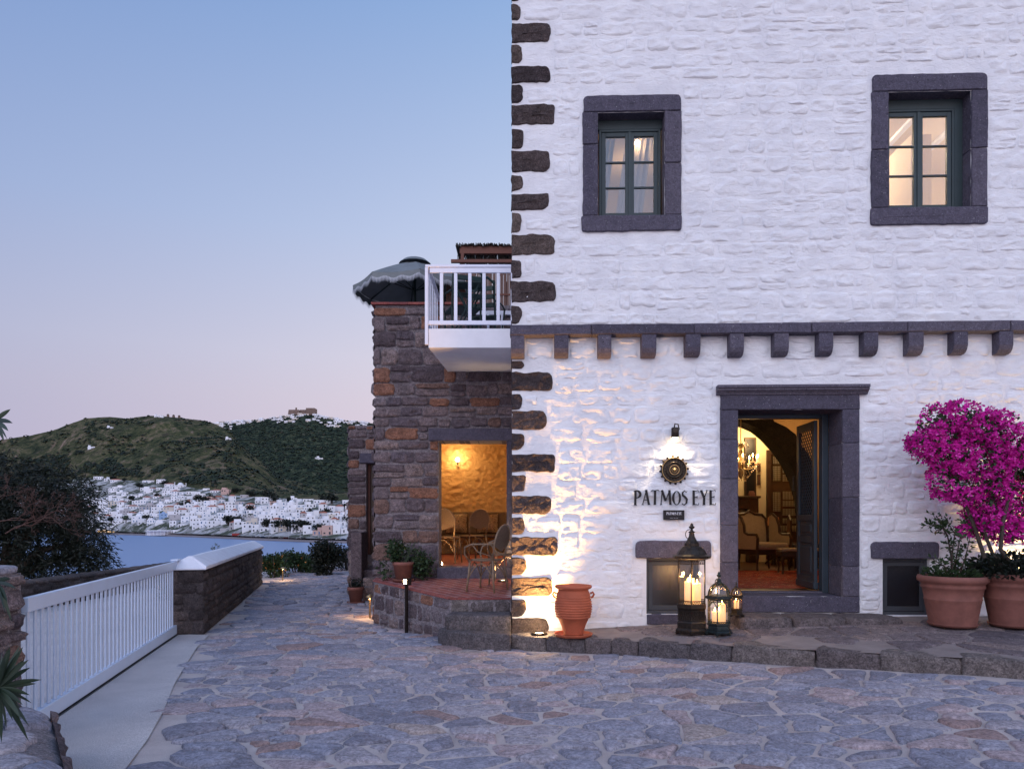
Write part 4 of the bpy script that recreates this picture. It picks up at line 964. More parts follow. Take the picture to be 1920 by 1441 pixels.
# stone surrounds
def block(x0, x1, z0, z1, name, out=.03, rr=(.012,) * 4, back=.05, mat='basalt', jit=.007, rough=.003):
    mb = MB(); mb.cur = rnd.random(); rough_block(mb, x0, x1, z0, z1, out, back, rr, jit, rnd.uniform(0, 90), .010, rough, .06); return mb.build(name, mat, WB)
def surround(o, i, cuts_l, cuts_r, depth=.34):
    zt0 = i[3] + .004; zs = i[2] + .002
    block(o[0] + .02, o[1] - .006, zt0, o[3], 'lintel', .03, (.004, .004, .06, .05), depth)
    block(o[0] - .006, o[1] + .004, o[2], zs, 'sill', .034, (.03, .03, .02, .02), depth)
    for (a, b, cuts) in ((o[0], i[0], cuts_l), (i[1], o[1], cuts_r)):
        zz = [zs] + [zs + (zt0 - zs) * c for c in cuts] + [zt0]
        for k in range(len(zz) - 1):
            dx = rnd.uniform(-.012, .012); lft = a == o[0]
            block(a + (dx if lft else 0), b - (0 if lft else dx), zz[k] + .004, zz[k + 1] - .004, 'jamb_stone', .028, (.01,) * 4, depth)
surround(W1o, W1i, [.69], [.5]); surround(W2o, W2i, [.5], [.5]); 
for h in (W1i, W2i): reveal((h[0] + .001, h[1] - .001, h[2] + .001, h[3] - .001), .5, 'graywood', 'inner_reveal', .34)
# door surround
zs, zt = DOi[2], DOi[3]
block(DOo[0], DOo[1], zt, DOo[3] + .004, 'lintel', .035, (.004,) * 4, .40)
block(DOo[0], DOo[1], fa(1480, 1147)[1], zs, 'door_sill', .037, (.004,) * 4, .5)
for (a, b, cuts) in ((DOo[0], DOi[0], [.18, .38, .63, .84]), (DOi[1], DOo[1], [.16, .53, .82])):
    zz = [zs + .001] + [zs + (zt - zs) * c for c in cuts] + [zt - .001]
    for k in range(len(zz) - 1): block(a, b, zz[k] + .0015, zz[k + 1] - .0015, 'jamb_stone', .033, (.003,) * 4, .40, jit=.002)
pr = [(.0, 0), (-.05, 0), (-.06, .02), (-.09, .045), (-.105, .05), (-.105, .075), (-.125, .08), (-.125, .115), (0, .115)]
mb = MB(); mb.prism([(a, CRN[2] - .004 + b) for a, b in pr], CRN[0], CRN[1], 'x'); mb.build('door_cornice', 'basalt', WB, bevel=.004)
M['hgray2'] = plain('dim blind', (.13, .14, .17), .9, 0, .2, 3)
# low windows
for (o, i) in ((L1o, L1i), (L2o, L2i)):
    block(o[0], o[1], o[2] + .002, o[3], 'lintel', .045, (.02, .03, .05, .06), .3)
    if o is L1o: block(i[0] + .005, i[1] + .08, i[2] - .13, i[2] - .002, 'sill', .02, (.004,) * 4, .3)
    reveal((i[0], i[1], i[2], i[3]), .12, 'white', 'reveal')
    a, b, c, d = i
    fr = MB().box(a, a + .035, .06, .10, c, d).box(b - .035, b, .06, .10, c, d).box(a + .035, b - .035, .06, .10, d - .04, d).box(a + .035, b - .035, .06, .10, c, c + .04).build('shutter_frame', 'graywood', WB, bevel=.004)
    a2, b2, c2, d2 = a + .038, b - .038, c + .045, d - .045
    MB().box(a2, a2 + .05, .068, .095, c2, d2).box(b2 - .05, b2, .068, .095, c2, d2).box(a2 + .05, b2 - .05, .068, .095, d2 - .05, d2).box(a2 + .05, b2 - .05, .068, .095, c2, c2 + .06).build('sash', 'graywood', fr, bevel=.003)
    MB().box(a2 + .048, b2 - .048, .078, .083, c2 + .055, d2 - .048).build('pane', 'dglass', fr)
    MB().box(a, b, .2, .24, c, d).build('back_board', 'hgray2', WB)
    cu = MB()
    for k in range(14):
        x0 = a2 + .05 + (b2 - a2 - .1) * k / 14; x1 = x0 + (b2 - a2 - .1) / 14; y0 = .14 + .012 * (k % 2); y1 = .14 + .012 * ((k + 1) % 2)
        if not 5 < k < 7: cu.add([(x0, y0, c2 + .05 + .2 * (o is L1o)), (x1, y1, c2 + .05 + .2 * (o is L1o)), (x1, y1, d2 - .04), (x0, y0, d2 - .04)], [(0, 1, 2, 3)])
    if o is L1o: cu.build('curtain', plain('grey curtain', (.25, .23, .25), .9), WB)
# upstairs windows: frame > sash, pane, glazing_bar
def upwin(h, y0=.30, lo=0.0, ro=0.0):
    a, b, c, d = h; c += .03; d -= .12; a += lo; b -= ro
    f = MB().box(a, a + .03, y0, y0 + .07, c, d).box(b - .03, b, y0, y0 + .07, c, d).box(a + .03, b - .03, y0, y0 + .07, d - .03, d).box(a + .03, b - .03, y0 - .01, y0 + .07, c - .02, c + .03).build('window_frame', 'greenframe', WB, bevel=.004)
    mid = (a + b) / 2; s = .055
    for (x0, x1) in ((a + .032, mid - .002), (mid + .002, b - .032)):
        z0, z1 = c + .034, d - .034; y = y0 + .012
        MB().box(x0, x0 + s, y, y + .045, z0, z1).box(x1 - s, x1, y, y + .045, z0, z1).box(x0 + s, x1 - s, y, y + .045, z1 - s, z1).box(x0 + s, x1 - s, y, y + .045, z0, z0 + s).build('sash', 'greenframe', f, bevel=.005)
        hh = (z1 - z0 - 2 * s) / 3
        for k in range(3):
            MB().box(x0 + s - .003, x1 - s + .003, y + .02, y + .024, z0 + s + hh * k + (.009 if k else 0), z0 + s + hh * (k + 1) - (.009 if k < 2 else 0)).build('pane', 'glass', f)
            if k: MB().box(x0 + s, x1 - s, y + .004, y + .04, z0 + s + hh * k - .009, z0 + s + hh * k + .009).build('glazing_bar', 'greenframe', f)
    MB().box(mid - .018, mid + .018, y0 - .004, y0 + .011, c + .034, d - .034).build('meeting_strip', 'greenframe', f, bevel=.004)
    return (a, b, c, d)
upwin(W1i, .17, .03, .02); w2 = upwin(W2i, .17, .02, .10)
MB().box(w2[1], W2i[1] - .002, .17, .22, W2i[2] + .01, W2i[3] - .12).build('window_cheek', 'greenframe', WB)
MB().box(W2i[0] + .002, W2i[1] - .002, .17, .22, W2i[3] - .119, W2i[3] - .002).build('head_board', 'greenframe', WB); MB().box(W1i[0] + .002, W1i[1] - .002, .17, .22, W1i[3] - .119, W1i[3] - .002).build('head_board', 'greenframe', WB)
def room(name, x0, x1, y0, y1, z0, z1, wall, ceil, floor, hole):
    a, b, c, d = hole
    mb = MB(); mb.add([(x0, y0, z0), (x0, y1, z0), (x0, y1, z1), (x0, y0, z1)], [(0, 1, 2, 3)]); mb.add([(x1, y0, z0), (x1, y1, z0), (x1, y1, z1), (x1, y0, z1)], [(3, 2, 1, 0)]); mb.add([(x0, y1, z0), (x1, y1, z0), (x1, y1, z1), (x0, y1, z1)], [(3, 2, 1, 0)])
    for (p, q, r_, s_) in ((x0, a, z0, z1), (b, x1, z0, z1), (a, b, z0, c), (a, b, d, z1)): mb.add([(p, y0, r_), (q, y0, r_), (q, y0, s_), (p, y0, s_)], [(0, 1, 2, 3)])
    mb.build(name + '_wall', wall, WB)
    MB().add([(x0, y0, z1), (x1, y0, z1), (x1, y1, z1), (x0, y1, z1)], [(3, 2, 1, 0)]).build(name + '_ceiling', ceil, WB)
    MB().add([(x0, y0, z0), (x1, y0, z0), (x1, y1, z0), (x0, y1, z0)], [(0, 1, 2, 3)]).build(name + '_floor', floor, WB)
M['roomcream'] = plain('upper room cream', (.72, .60, .44), .9, 0, .03, 2); M['roomlilac'] = plain('upper room plaster', (.50, .42, .40), .9, 0, .03, 2)
zf2 = W2i[2] - .9
room('upper_room', 4.0, 7.2, .5, 3.2, zf2, W2i[3] + .45, 'roomcream', 'roomcream', 'floorwood', W2i)
for k in range(4): MB().box(4.3 + k * .7, 4.38 + k * .7, .55, 3.2, W2i[3] + .40, W2i[3] + .448).build('ceiling_beam', 'plasterwhite', WB)
MB().box(5.62, 5.9, 1.2, 2.9, zf2, W2i[3] + .1).build('wardrobe', 'roomcream', WB)
plight('POINT', (4.7, 2.2, W2i[3] + .25), 85, (1, .80, .54), .15, WB); plight('POINT', (6.6, 1.5, W2i[2] + .6), 40, (1, .80, .54), .1, WB)
room('bedroom', .2, 2.9, .5, 2.6, W1i[2] - .9, W1i[3] + .25, 'roomlilac', 'roomcream', 'floorwood', W1i)
bl_ = fa(1195, 268, -.56); o = MB().lathe([(0, -.035), (.025, -.025), (.035, 0), (.025, .025), (0, .04)], 12, (bl_[0], .56, bl_[1])).build('lamp_bulb', 'bulb', WB, True); MB().tube([(bl_[0], .56, bl_[1] + .04), (bl_[0], .56, W1i[3] + .24)], .004, 4).build('lamp_cord', 'black', WB)
plight('POINT', (1.75, 1.7, W1i[3] - .15), 8, (1, .66, .36), .1, WB)
for (a, b) in ((.98, 1.28), (1.42, 1.78)):
    mb = MB()
    for k in range(10):
        x0 = a + (b - a) * k / 10; x1 = a + (b - a) * (k + 1) / 10; y0 = .62 + .03 * (k % 2); y1 = .62 + .03 * ((k + 1) % 2)
        mb.add([(x0 + .1, y0, W1i[3]), (x1 + .1, y1, W1i[3]), (x1 - .12, y1, W1i[2] - .4), (x0 - .12, y0, W1i[2] - .4)], [(0, 1, 2, 3)])
    mb.build('curtain', 'roomlilac', WB)
# ---------------- lobby behind the door
def IP(px, py, D):   # photo pixel -> local (u, y, z) at depth D behind the facade
    a, z = fa(px, py, -D); return (a, D, z)
DB = 7.6; zf = zs - .0
LXa, LXb = 1.6, 6.6; ZC = 4.35
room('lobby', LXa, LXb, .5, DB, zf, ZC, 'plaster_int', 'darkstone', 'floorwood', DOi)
pp_ = [IP(x, y, DB - .02) for x, y in ((1340, 640), (1620, 640), (1620, 1060), (1340, 1060))]
MB().add([(p[0], p[1], p[2]) for p in pp_], [(3, 2, 1, 0)]).build('lobby_end_wall', 'plaster_cream', WB)
# wooden door frame and two leaves opened inwards
a, b, c, d = DOi
MB().box(a, a + .06, .40, .52, c, d).box(b - .085, b, .40, .52, c, d).box(a + .06, b - .085, .40, .52, d - .05, d).build('door_frame', 'bluedoor', WB, bevel=.008)
MB().box(a + .06, b - .085, .40, .52, c, c + .02).build('threshold', 'basalt', WB)
def leaf(x, sg, y0):
    D0, D1 = y0, y0 + .66; z0, z1 = c + .03, d - .06; t0, t1 = (x, x + .045)
    lf = MB().box(t0, t1, D0, D0 + .09, z0, z1).box(t0, t1, D1 - .09, D1, z0, z1).box(t0, t1, D0 + .09, D1 - .09, z1 - .1, z1).box(t0, t1, D0 + .09, D1 - .09, z0, z0 + .17).box(t0, t1, D0 + .09, D1 - .09, z0 + .62, z0 + .71).box(t0, t1, D0 + .09, D1 - .09, z0 + .92, z0 + 1.0).build('door_leaf', 'bluedoor', WB, bevel=.006)
    MB().box(t0 - .012, t1 + .012, D0 - .01, D1 + .01, z0 + .01, z0 + .10).build('kick_board', 'bluedoor', lf, bevel=.01)
    for (za, zb) in ((z0 + .17, z0 + .62), (z0 + .71, z0 + .92)): MB().box(t0 + .012, t1 - .012, D0 + .09, D1 - .09, za, zb).box(t0 + .002, t1 - .002, D0 + .13, D1 - .13, za + .05, zb - .05).build('door_panel', 'bluedoor', lf, bevel=.01)
    g = MB(); za, zb, ya, yb = z0 + 1.0, z1 - .1, D0 + .09, D1 - .09; W_ = yb - ya; Hh = zb - za; stp = .085; kk = -int(W_ / stp) - 1
    while kk * stp < Hh:
        for dirn in (1, -1):
            pts = []
            for s_ in (0, 1):
                yq_ = ya + W_ * s_; zq = za + kk * stp + W_ * (s_ if dirn > 0 else 1 - s_) * 1.25; pts.append((yq_, zq))
            (y_a, z_a), (y_b, z_b) = pts
            for lim in (za, zb):
                if (z_a - lim) * (z_b - lim) < 0:
                    t_ = (lim - z_a) / (z_b - z_a); ym = y_a + (y_b - y_a) * t_
                    if lim == za: (y_a, z_a) = (ym, lim) if z_a < lim else (y_a, z_a); (y_b, z_b) = (ym, lim) if z_b < lim else (y_b, z_b)
                    else: (y_a, z_a) = (ym, lim) if z_a > lim else (y_a, z_a); (y_b, z_b) = (ym, lim) if z_b > lim else (y_b, z_b)
            if min(z_a, z_b) >= za - .001 and max(z_a, z_b) <= zb + .001 and abs(z_a - z_b) > .01: g.tube([(x + .022 + .004 * dirn, y_a, z_a), (x + .022 + .004 * dirn, y_b, z_b)], .006, 4)
        kk += 1
    g.build('lattice', 'bluedoor', lf)
    MB().tube([(x - .03, D1 - .05, z0 + 1.35), (x - .06, D1 - .05, z0 + 1.35), (x - .06, D1 - .05, z0 + 1.55), (x - .03, D1 - .05, z0 + 1.55)], .01, 6).build('handle', 'iron', lf)
leaf(b - .135, 1, .54); leaf(a + .07, -1, .54)
# arch wall across the lobby
DA = 5.6
inner = [(1300, 800), (1345, 786), (1383, 788), (1402, 794), (1422, 803), (1442, 819), (1463, 841), (1481, 866), (1497, 900), (1508, 940), (1513, 985), (1515, 1075)]
outer = [(1300, 740), (1345, 735), (1400, 745), (1440, 768), (1452, 790), (1474, 800), (1492, 814), (1500, 832), (1514, 848), (1524, 866), (1532, 900), (1534, 1075)]
top = [(p[0], 560) for p in outer]; top[-1] = (1680, 560)
def sheet(A, B, D0, D1, name, mat, both=True):
    mb = MB(); n = len(A); vs = [IP(*p, D0) for p in A] + [IP(*p, D0) for p in B]
    vs += [(v[0], D1, v[2]) for v in vs[:2 * n]]; fs = []
    for i in range(n - 1): fs += [(i, i + 1, n + i + 1, n + i), (2 * n + i + 1, 2 * n + i, 3 * n + i, 3 * n + i + 1), (i + 1, i, 2 * n + i, 2 * n + i + 1), (n + i, n + i + 1, 3 * n + i + 1, 3 * n + i)]
    return mb.add(vs, fs).build(name, mat, WB)
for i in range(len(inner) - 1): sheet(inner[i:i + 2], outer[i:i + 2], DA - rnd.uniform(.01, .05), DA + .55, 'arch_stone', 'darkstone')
o2 = outer[:]; o2[-1] = (1534, 1075)
sheet(o2, [(1300, 560), (1345, 560), (1400, 560), (1440, 560), (1452, 560), (1474, 560), (1492, 560), (1500, 560), (1514, 560), (1524, 560), (1620, 560), (1700, 1075)], DA, DA + .5, 'arch_wall', 'plaster_int')
# fretwork door at the far end
def ibox(x0, y0, x1, y1, D, th, name, mat, parent=WB, bevel=0):
    p, q_ = IP(x0, y1, D), IP(x1, y0, D); return MB().box(p[0], q_[0], D, D + th, p[2], q_[2]).build(name, mat, parent, bevel=bevel)
DD = DB - .12
fd = ibox(1438, 843, 1530, 1048, DD + .04, .05, 'fretwork_door', 'wood', WB)
ibox(1438, 843, 1446, 1048, DD - .02, .06, 'door_casing', 'wood', fd); ibox(1446, 843, 1530, 850, DD - .02, .06, 'door_casing', 'wood', fd)
M['fret_backlight'] = plain('pale sheet as backlight', (.62, .60, .45), .8)  # solid pale sheets; light seen through the fretwork is put into their colour
for (x0, y0, x1, y1) in ((1449, 855, 1505, 869), (1449, 873, 1463, 901), (1467, 873, 1512, 886), (1467, 889, 1512, 902), (1449, 922, 1463, 958), (1467, 921, 1506, 936), (1467, 938, 1498, 949), (1467, 953, 1498, 966), (1467, 971, 1498, 981), (1450, 985, 1498, 996)):
    p_ = ibox(x0, y0, x1, y1, DD + .025, .01, 'fret_backing', 'fret_backlight', fd)
    mb = MB(); pa, pb = IP(x0, y1, DD + .018), IP(x1, y0, DD + .018); x = pa[0]
    while x < pb[0]:
        mb.box(x, x + .012, DD + .014, DD + .022, pa[2], pb[2]); x += .034
    z = pa[2] + .02
    while z < pb[2]:
        mb.box(pa[0], pb[0], DD + .012, DD + .016, z, z + .007); z += .045
    stuff(mb.build('fretwork', 'wood', fd))
# fireplace with overmantel mirror and pictures on the end wall
fp = thing('fireplace', 'dark wooden fireplace mantel against the cream wall', 'fireplace', (0, 0, 0)); fp.parent = None; fp.matrix_world = MF
fx0, fx1 = IP(1340, 0, DB - .3)[0], IP(1425, 0, DB - .3)[0]; fzt = IP(0, 931, DB - .3)[2]
MB().box(fx0, fx1, DB - .38, DB - .03, fzt - .05, fzt).build('shelf', 'wood', fp, bevel=.01); MB().box(fx1 - .25, fx1 - .03, DB - .3, DB - .03, zf, fzt - .05).box(fx0 + .03, fx1 - .25, DB - .3, DB - .03, fzt - .3, fzt - .05).build('surround', 'wood', fp, bevel=.01)
def hang(name, label, cat, x0, y0, x1, y1, m1, m2, fr=.04):
    o = thing(name, label, cat); o.matrix_world = MF; p, q_ = IP(x0, y1, DB - .06), IP(x1, y0, DB - .06)
    MB().box(p[0], q_[0], DB - .07, DB - .025, p[2], q_[2]).build('frame', m1, o, bevel=.01); MB().box(p[0] + fr, q_[0] - fr, DB - .075, DB - .069, p[2] + fr, q_[2] - fr).build('picture', m2, o)
hang('wall_mirror', 'dark framed mirror above the fireplace', 'mirror', 1396, 820, 1418, 929, 'wood', 'black')
hang('picture', 'upper of two small brown framed pictures beside the mirror', 'picture', 1420, 868, 1426, 884, 'wood', 'terracotta'); hang('picture', 'lower of two small brown framed pictures beside the mirror', 'picture', 1420, 889, 1426, 909, 'wood', 'terracotta')
o = thing('mantel_ornament', 'small terracotta box on the mantelpiece', 'ornament'); o.matrix_world = MF @ Matrix.Translation(IP(1409, 931, DB - .2)); MB().box(-.07, .07, -.05, .05, 0, .10).box(-.05, .05, -.04, .04, .10, .13).build('box', 'terracotta', o, bevel=.01)

# interior lights stand in for the lit chandelier and room lamps
# ================================================================ STONE BUILDING
SB = thing('stone_building', 'brown and purple rubble stone house with open lit doorway and roof terrace', 'building', (0, 0, 0))
SY = 11.3; sx0, sx1, stz = -2.18, .35, 4.98
dx0, dx1 = U(822, 0, SY).x, U(950, 0, SY).x; dz1 = U(0, 826, SY).z; dz0 = U(0, 1063, SY).z
wallm = MB(); y0_, y1_ = SY + .03, SY + .5
wallm.box(sx0 + .03, dx0, y0_, y1_, -.2, stz); wallm.box(dx1, sx1, y0_, y1_, -.2, stz); wallm.box(dx0, dx1, y0_, y1_, dz1, stz); wallm.box(dx0, dx1, y0_, y1_, -.2, dz0); wallm.build('wall_core', 'mortar', SB)
MB().box(sx0 + .03, sx0 + .5, y1_ + .002, 17, -.2, stz).box(sx1, sx1 + .4, y1_ + .002, 17, -.2, stz).box(sx0 + .5, sx1, 16.5, 17, -.2, 4.1).build('side_wall', 'mortar', SB)
lint = rect  # noqa
lz0, lz1 = dz1, U(0, 803, SY).z
T6, L6 = place_face((sx0, SY), (sx1, SY))
exs = [(dx0 - sx0 - .16, dx1 - sx0 + .2, lz0 - .02, lz1 + .01), (dx0 - sx0, dx1 - sx0 + .12, dz0 - .2, dz1)]
st_ = courses(0, L6, 0.0, stz - .04, (.15, .30), (.18, .54), exs, .03, 77, .014, .16)
lay_stones(st_, 'wall_stone', 'masonry', SB, .010, .026, 300, score=lambda s: s[2] * s[3] * (1 if s[0] < 2.2 else .01) * (1 if s[1] > .6 else .1), T=T6, nx=11, nz=8, p=6.5, q=10, nsc=9, jit=.09)
T7, L7 = place_face((sx0, 16.5), (sx0, SY)); stt = courses(0, L7, 0, stz - .04, (.16, .28), (.25, .5), (), .02, 78, .02)
lay_stones(stt, 'wall_stone', 'masonry', SB, .028, .03, 0, T=T7, nx=6, nz=5)
mb = MB(); rough_block(mb, dx0 - .15, dx1 + .3, lz0 + .002, lz1, .03, .5, (.01,) * 4, .006, 3.3, .01, .003); mb.M = None
o = mb.build('lintel', 'basalt', SB); o.location = (0, SY, 0)
mb = MB(); rough_block(mb, dx1 - .0, dx1 + .12, dz0, lz0, .02, .5, (.004,) * 4, .004, 5.3, .008, .003); o = mb.build('jamb_stone', 'basalt', SB); o.location = (0, SY, 0)
mb = MB(); rough_block(mb, dx0 - .02, dx1 + .1, .60, dz0, .04, .5, (.004,) * 4, .004, 9.3, .008, .003); o = mb.build('door_step', 'basalt', SB); o.location = (0, SY, 0)
x = sx0 - .03
while x < -.9 + .3:
    mb = MB(); mb.cur = rnd.random(); mb.box(x, x + .285, SY - .03, SY + .42, stz, stz + .035); mb.build('coping_tile', 'brick', SB, bevel=.005); x += .29
MB().box(sx0 + .5, .3, y1_, 16.5, 4.0, 4.1).build('roof_deck', 'terrace', SB)
# room inside
ry1 = 15.9; mb = MB()
mb.add([(sx0 + .52, y1_, dz0), (sx0 + .52, ry1, dz0), (sx0 + .52, ry1, 3.6), (sx0 + .52, y1_, 3.6)], [(0, 1, 2, 3)]); mb.add([(.33, y1_, dz0), (.33, ry1, dz0), (.33, ry1, 3.6), (.33, y1_, 3.6)], [(3, 2, 1, 0)])
NX, NZ = 90, 110; V = []; Fq = []
for j in range(NZ):
    for i in range(NX):
        X = sx0 + .5 + 2.05 * i / (NX - 1); Z = dz0 + 2.75 * j / (NZ - 1); V.append((X, ry1 - .035 * abs(fbm(X * 3.4, Z * 6.5, 3, 4)) * 1.2 - .010 * fbm(X * 10, Z * 16, 2), Z))
Fq = [(j * NX + i, j * NX + i + 1, (j + 1) * NX + i + 1, (j + 1) * NX + i) for j in range(NZ - 1) for i in range(NX - 1)]
npmesh('room_end_wall', V, Fq, 'plaster_int', SB, None, True)
mb.add([(sx0 + .5, y1_, 3.6), (.35, y1_, 3.6), (.35, ry1, 3.6), (sx0 + .5, ry1, 3.6)], [(3, 2, 1, 0)]); mb.build('room_wall', 'plaster_int', SB)
MB().add([(sx0 + .5, SY + .3, dz0 + .002), (.35, SY + .3, dz0 + .002), (.35, ry1, dz0 + .002), (sx0 + .5, ry1, dz0 + .002)], [(0, 1, 2, 3)]).build('room_floor', 'brick', SB)
# balcony hung between the two buildings
bx0, bx1, by0, by1 = -1.13, -.012, 9.73, SY; bz0, bz1 = 3.93, 4.19
bal = MB().hexa([(bx0, by0, bz0), (bx1, by0, bz0), (bx1, by1, bz0), (bx0 + .12, by1, bz0), (bx0, by0, bz1), (bx1, by0, bz1), (bx1, by1, bz1), (bx0 + .12, by1, bz1)]).build('balcony', 'plasterwhite', SB, bevel=.006)
rz = U(0, 497, by0).z; lr = U(0, 606, by0).z
rl = MB().box(bx0 - .04, bx1, by0 - .03, by0 + .03, rz - .035, rz).box(bx0 - .04, bx0 + .02, by0 + .03, by1 - .05, rz - .035, rz); rl.build('handrail', 'railpaint', bal, bevel=.005)
MB().box(bx0 + .02, bx1, by0 - .015, by0 + .02, rz - .105, rz - .036).box(bx0 + .0, bx1, by0 - .015, by0 + .02, lr - .02, lr + .035).box(bx0 - .03, bx0 + .0, by0 + .03, by1 - .05, lr - .02, lr + .035).build('rail', 'railpaint', bal, bevel=.004)
MB().box(bx0 - .045, bx0 - .003, by0 - .025, by0 + .02, bz0 + .04, rz - .036).build('post', 'railpaint', bal, bevel=.004)
for i in range(6): x = bx0 + .185 + i * .1915 - .03; MB().box(x, x + .045, by0 - .01, by0 + .015, lr + .036, rz - .106).build('baluster', 'railpaint', bal, bevel=.003)
for i in range(6): y = by0 + .2 + i * .22; MB().box(bx0 - .022, bx0 - .008, y, y + .03, bz1 + .0, rz - .036).build('baluster', 'railpaint', bal, bevel=.003)
for i in range(2): x = bx1 - .38 + i * .22; MB().box(x, x + .04, by1 - .06, by1 - .02, bz1, bz1 + .62).build('baluster', 'railpaint', bal)
MB().box(bx1 - .55, bx1, by1 - .06, by1 - .01, bz1 + .62, bz1 + .68).build('back_rail', 'railpaint', bal)
# pergola and reed screen on the roof terrace
pg = thing('pergola', 'brown pergola with reed thatch beside the white wall', 'pergola', (0, 0, 0)); PY = 12.4
pz = lambda y: U(0, y, PY).z; pxw = lambda x: U(x, 0, PY).x
MB().box(pxw(862), .4, PY, PY + .08, pz(475), pz(461)).box(pxw(846), .4, PY - .06, PY, pz(494), pz(488)).build('beam', 'brownbeam', pg, bevel=.005)
MB().box(pxw(864), pxw(870), PY - .01, PY + .07, 4.1, pz(475)).build('post', 'brownbeam', pg)
MB().box(pxw(946), pxw(951), PY + 1.6, PY + 1.68, 4.1, pz(470)).build('post', 'brownbeam', pg)
rm = MB(); rm2 = MB()
for i in range(210):
    x = pxw(855) + 1.4 * i / 210; rm.cur = rnd.random(); zt_ = pz(459) + rnd.uniform(-.02, .035); rm.tube([(x, PY - .05, zt_ - .02), (x + rnd.uniform(-.02, .02), PY + 1.6, zt_ + .05 + rnd.uniform(-.03, .03))], .007, 4)
for i in range(90):
    x = pxw(857) + 1.3 * i / 90; rm.cur = rnd.random()
    if rnd.random() < .82: rm.tube([(x, PY + .1, pz(487)), (x + rnd.uniform(-.012, .012), PY + .1, pz(476) + .02)], .005, 4)
M['reed'] = leafm('dark reed', [(0, (.02, .018, .016)), (1, (.07, .055, .045))], .8, .1); M['bamboo'] = leafm('bamboo cane', [(0, (.20, .11, .09)), (.5, (.26, .16, .13)), (1, (.13, .07, .055))], .6, .05)
stuff(rm.build('reeds', 'reed', pg))
sc_ = thing('bamboo_screen', 'brown bamboo cane screen behind the white balcony', 'screen', (0, 0, 0)); rm = MB()
for i in range(70):
    x = pxw(838) + 1.35 * i / 70; mb = MB(); mb.cur = rnd.random(); mb.tube([(x, PY - .02, 4.1), (x + rnd.uniform(-.004, .004), PY - .02, pz(497) + rnd.uniform(-.03, .0))], .0095, 5); mb.build('cane', 'bamboo', sc_)
MB().box(pxw(838), .4, PY - .045, PY - .03, pz(555), pz(552)).build('wire_rail', 'brownbeam', sc_)
# parasol
PYc = 12.6; pc = U(778, 0, PYc); ps = thing('parasol', 'grey green parasol with white fringe on the roof terrace', 'parasol', (pc.x, PYc, 4.1), R(12))
zc_ = U(0, 492, PYc).z - 4.1; ze = 5.64 - 4.1; RR = 1.06; N8 = 8
MB().tube([(0, 0, 0), (0, 0, zc_)], .022, 8).build('pole', 'greenmetal', ps); MB().lathe([(.25, 0), (.25, .06), (.04, .1), (.04, .3)], 16).build('base', 'greenmetal', ps)
for k in range(N8):
    a0_, a1_ = 2 * math.pi * k / N8, 2 * math.pi * (k + 1) / N8; mb = MB(); n_r, n_a = 6, 5; vs = []
    for i in range(n_r + 1):
        f_ = i / n_r; r__ = .05 + (RR - .05) * f_
        for j in range(n_a + 1):
            g = j / n_a; a = a0_ + (a1_ - a0_) * g; ch = math.cos(math.pi / N8) / math.cos((g - .5) * 2 * math.pi / N8); sag = -.05 * math.sin(math.pi * g) * f_
            vs.append((math.cos(a) * r__ * ch, math.sin(a) * r__ * ch, zc_ + (ze - zc_) * (f_ ** 1.15) + sag * .6))
    mb.add(vs, [(i * (n_a + 1) + j, i * (n_a + 1) + j + 1, (i + 1) * (n_a + 1) + j + 1, (i + 1) * (n_a + 1) + j) for i in range(n_r) for j in range(n_a)]); mb.build('canopy_panel', 'canopy', ps, True)
    # valance and fringe
    p0 = Vector((math.cos(a0_) * RR, math.sin(a0_) * RR, ze)); p1 = Vector((math.cos(a1_) * RR, math.sin(a1_) * RR, ze)); vb = MB(); fb_ = MB(); nn_ = 34
    for j in range(nn_):
        g0_, g1_ = j / nn_, (j + 1) / nn_; q0, q1 = p0.lerp(p1, g0_), p0.lerp(p1, g1_); s0, s1 = -.03 * math.sin(math.pi * g0_), -.03 * math.sin(math.pi * g1_)
        d0_, d1_ = .10 + .018 * math.sin(g0_ * 18), .10 + .018 * math.sin(g1_ * 18)
        vb.add([q0 + Vector((0, 0, s0)), q1 + Vector((0, 0, s1)), q1 * 1.0 + Vector((0, 0, s1 - d1_)), q0 + Vector((0, 0, s0 - d0_))], [(0, 1, 2, 3)])
        for u_ in (.0, .3, .65):
            qa = q0.lerp(q1, u_); L_ = rnd.uniform(.075, .095); fb_.add([qa * 1.004 + Vector((0, 0, s0 - d0_ + .02)), qa.lerp(q1, .5) * 1.004 + Vector((0, 0, s0 - d0_ + .02)), qa.lerp(q1, .3) * 1.01 + Vector((0, 0, s0 - d0_ - L_))], [(0, 1, 2)])
    vb.build('valance', 'canopy', ps); stuff(fb_.build('fringe', 'fringe', ps))
    MB().tube([(0, 0, zc_ - .02), (math.cos(a0_) * RR, math.sin(a0_) * RR, ze - .01)], .009, 5).tube([(0, 0, zc_ - .5), (math.cos(a0_) * RR * .55, math.sin(a0_) * RR * .55, zc_ + (ze - zc_) * .5)], .008, 5).build('rib', 'greenmetal', ps)
MB().lathe([(.28, -.03), (.2, .035), (.1, .07), (.0, .085)], 16, (0, 0, zc_)).build('vent_cap', 'canopy', ps, True)
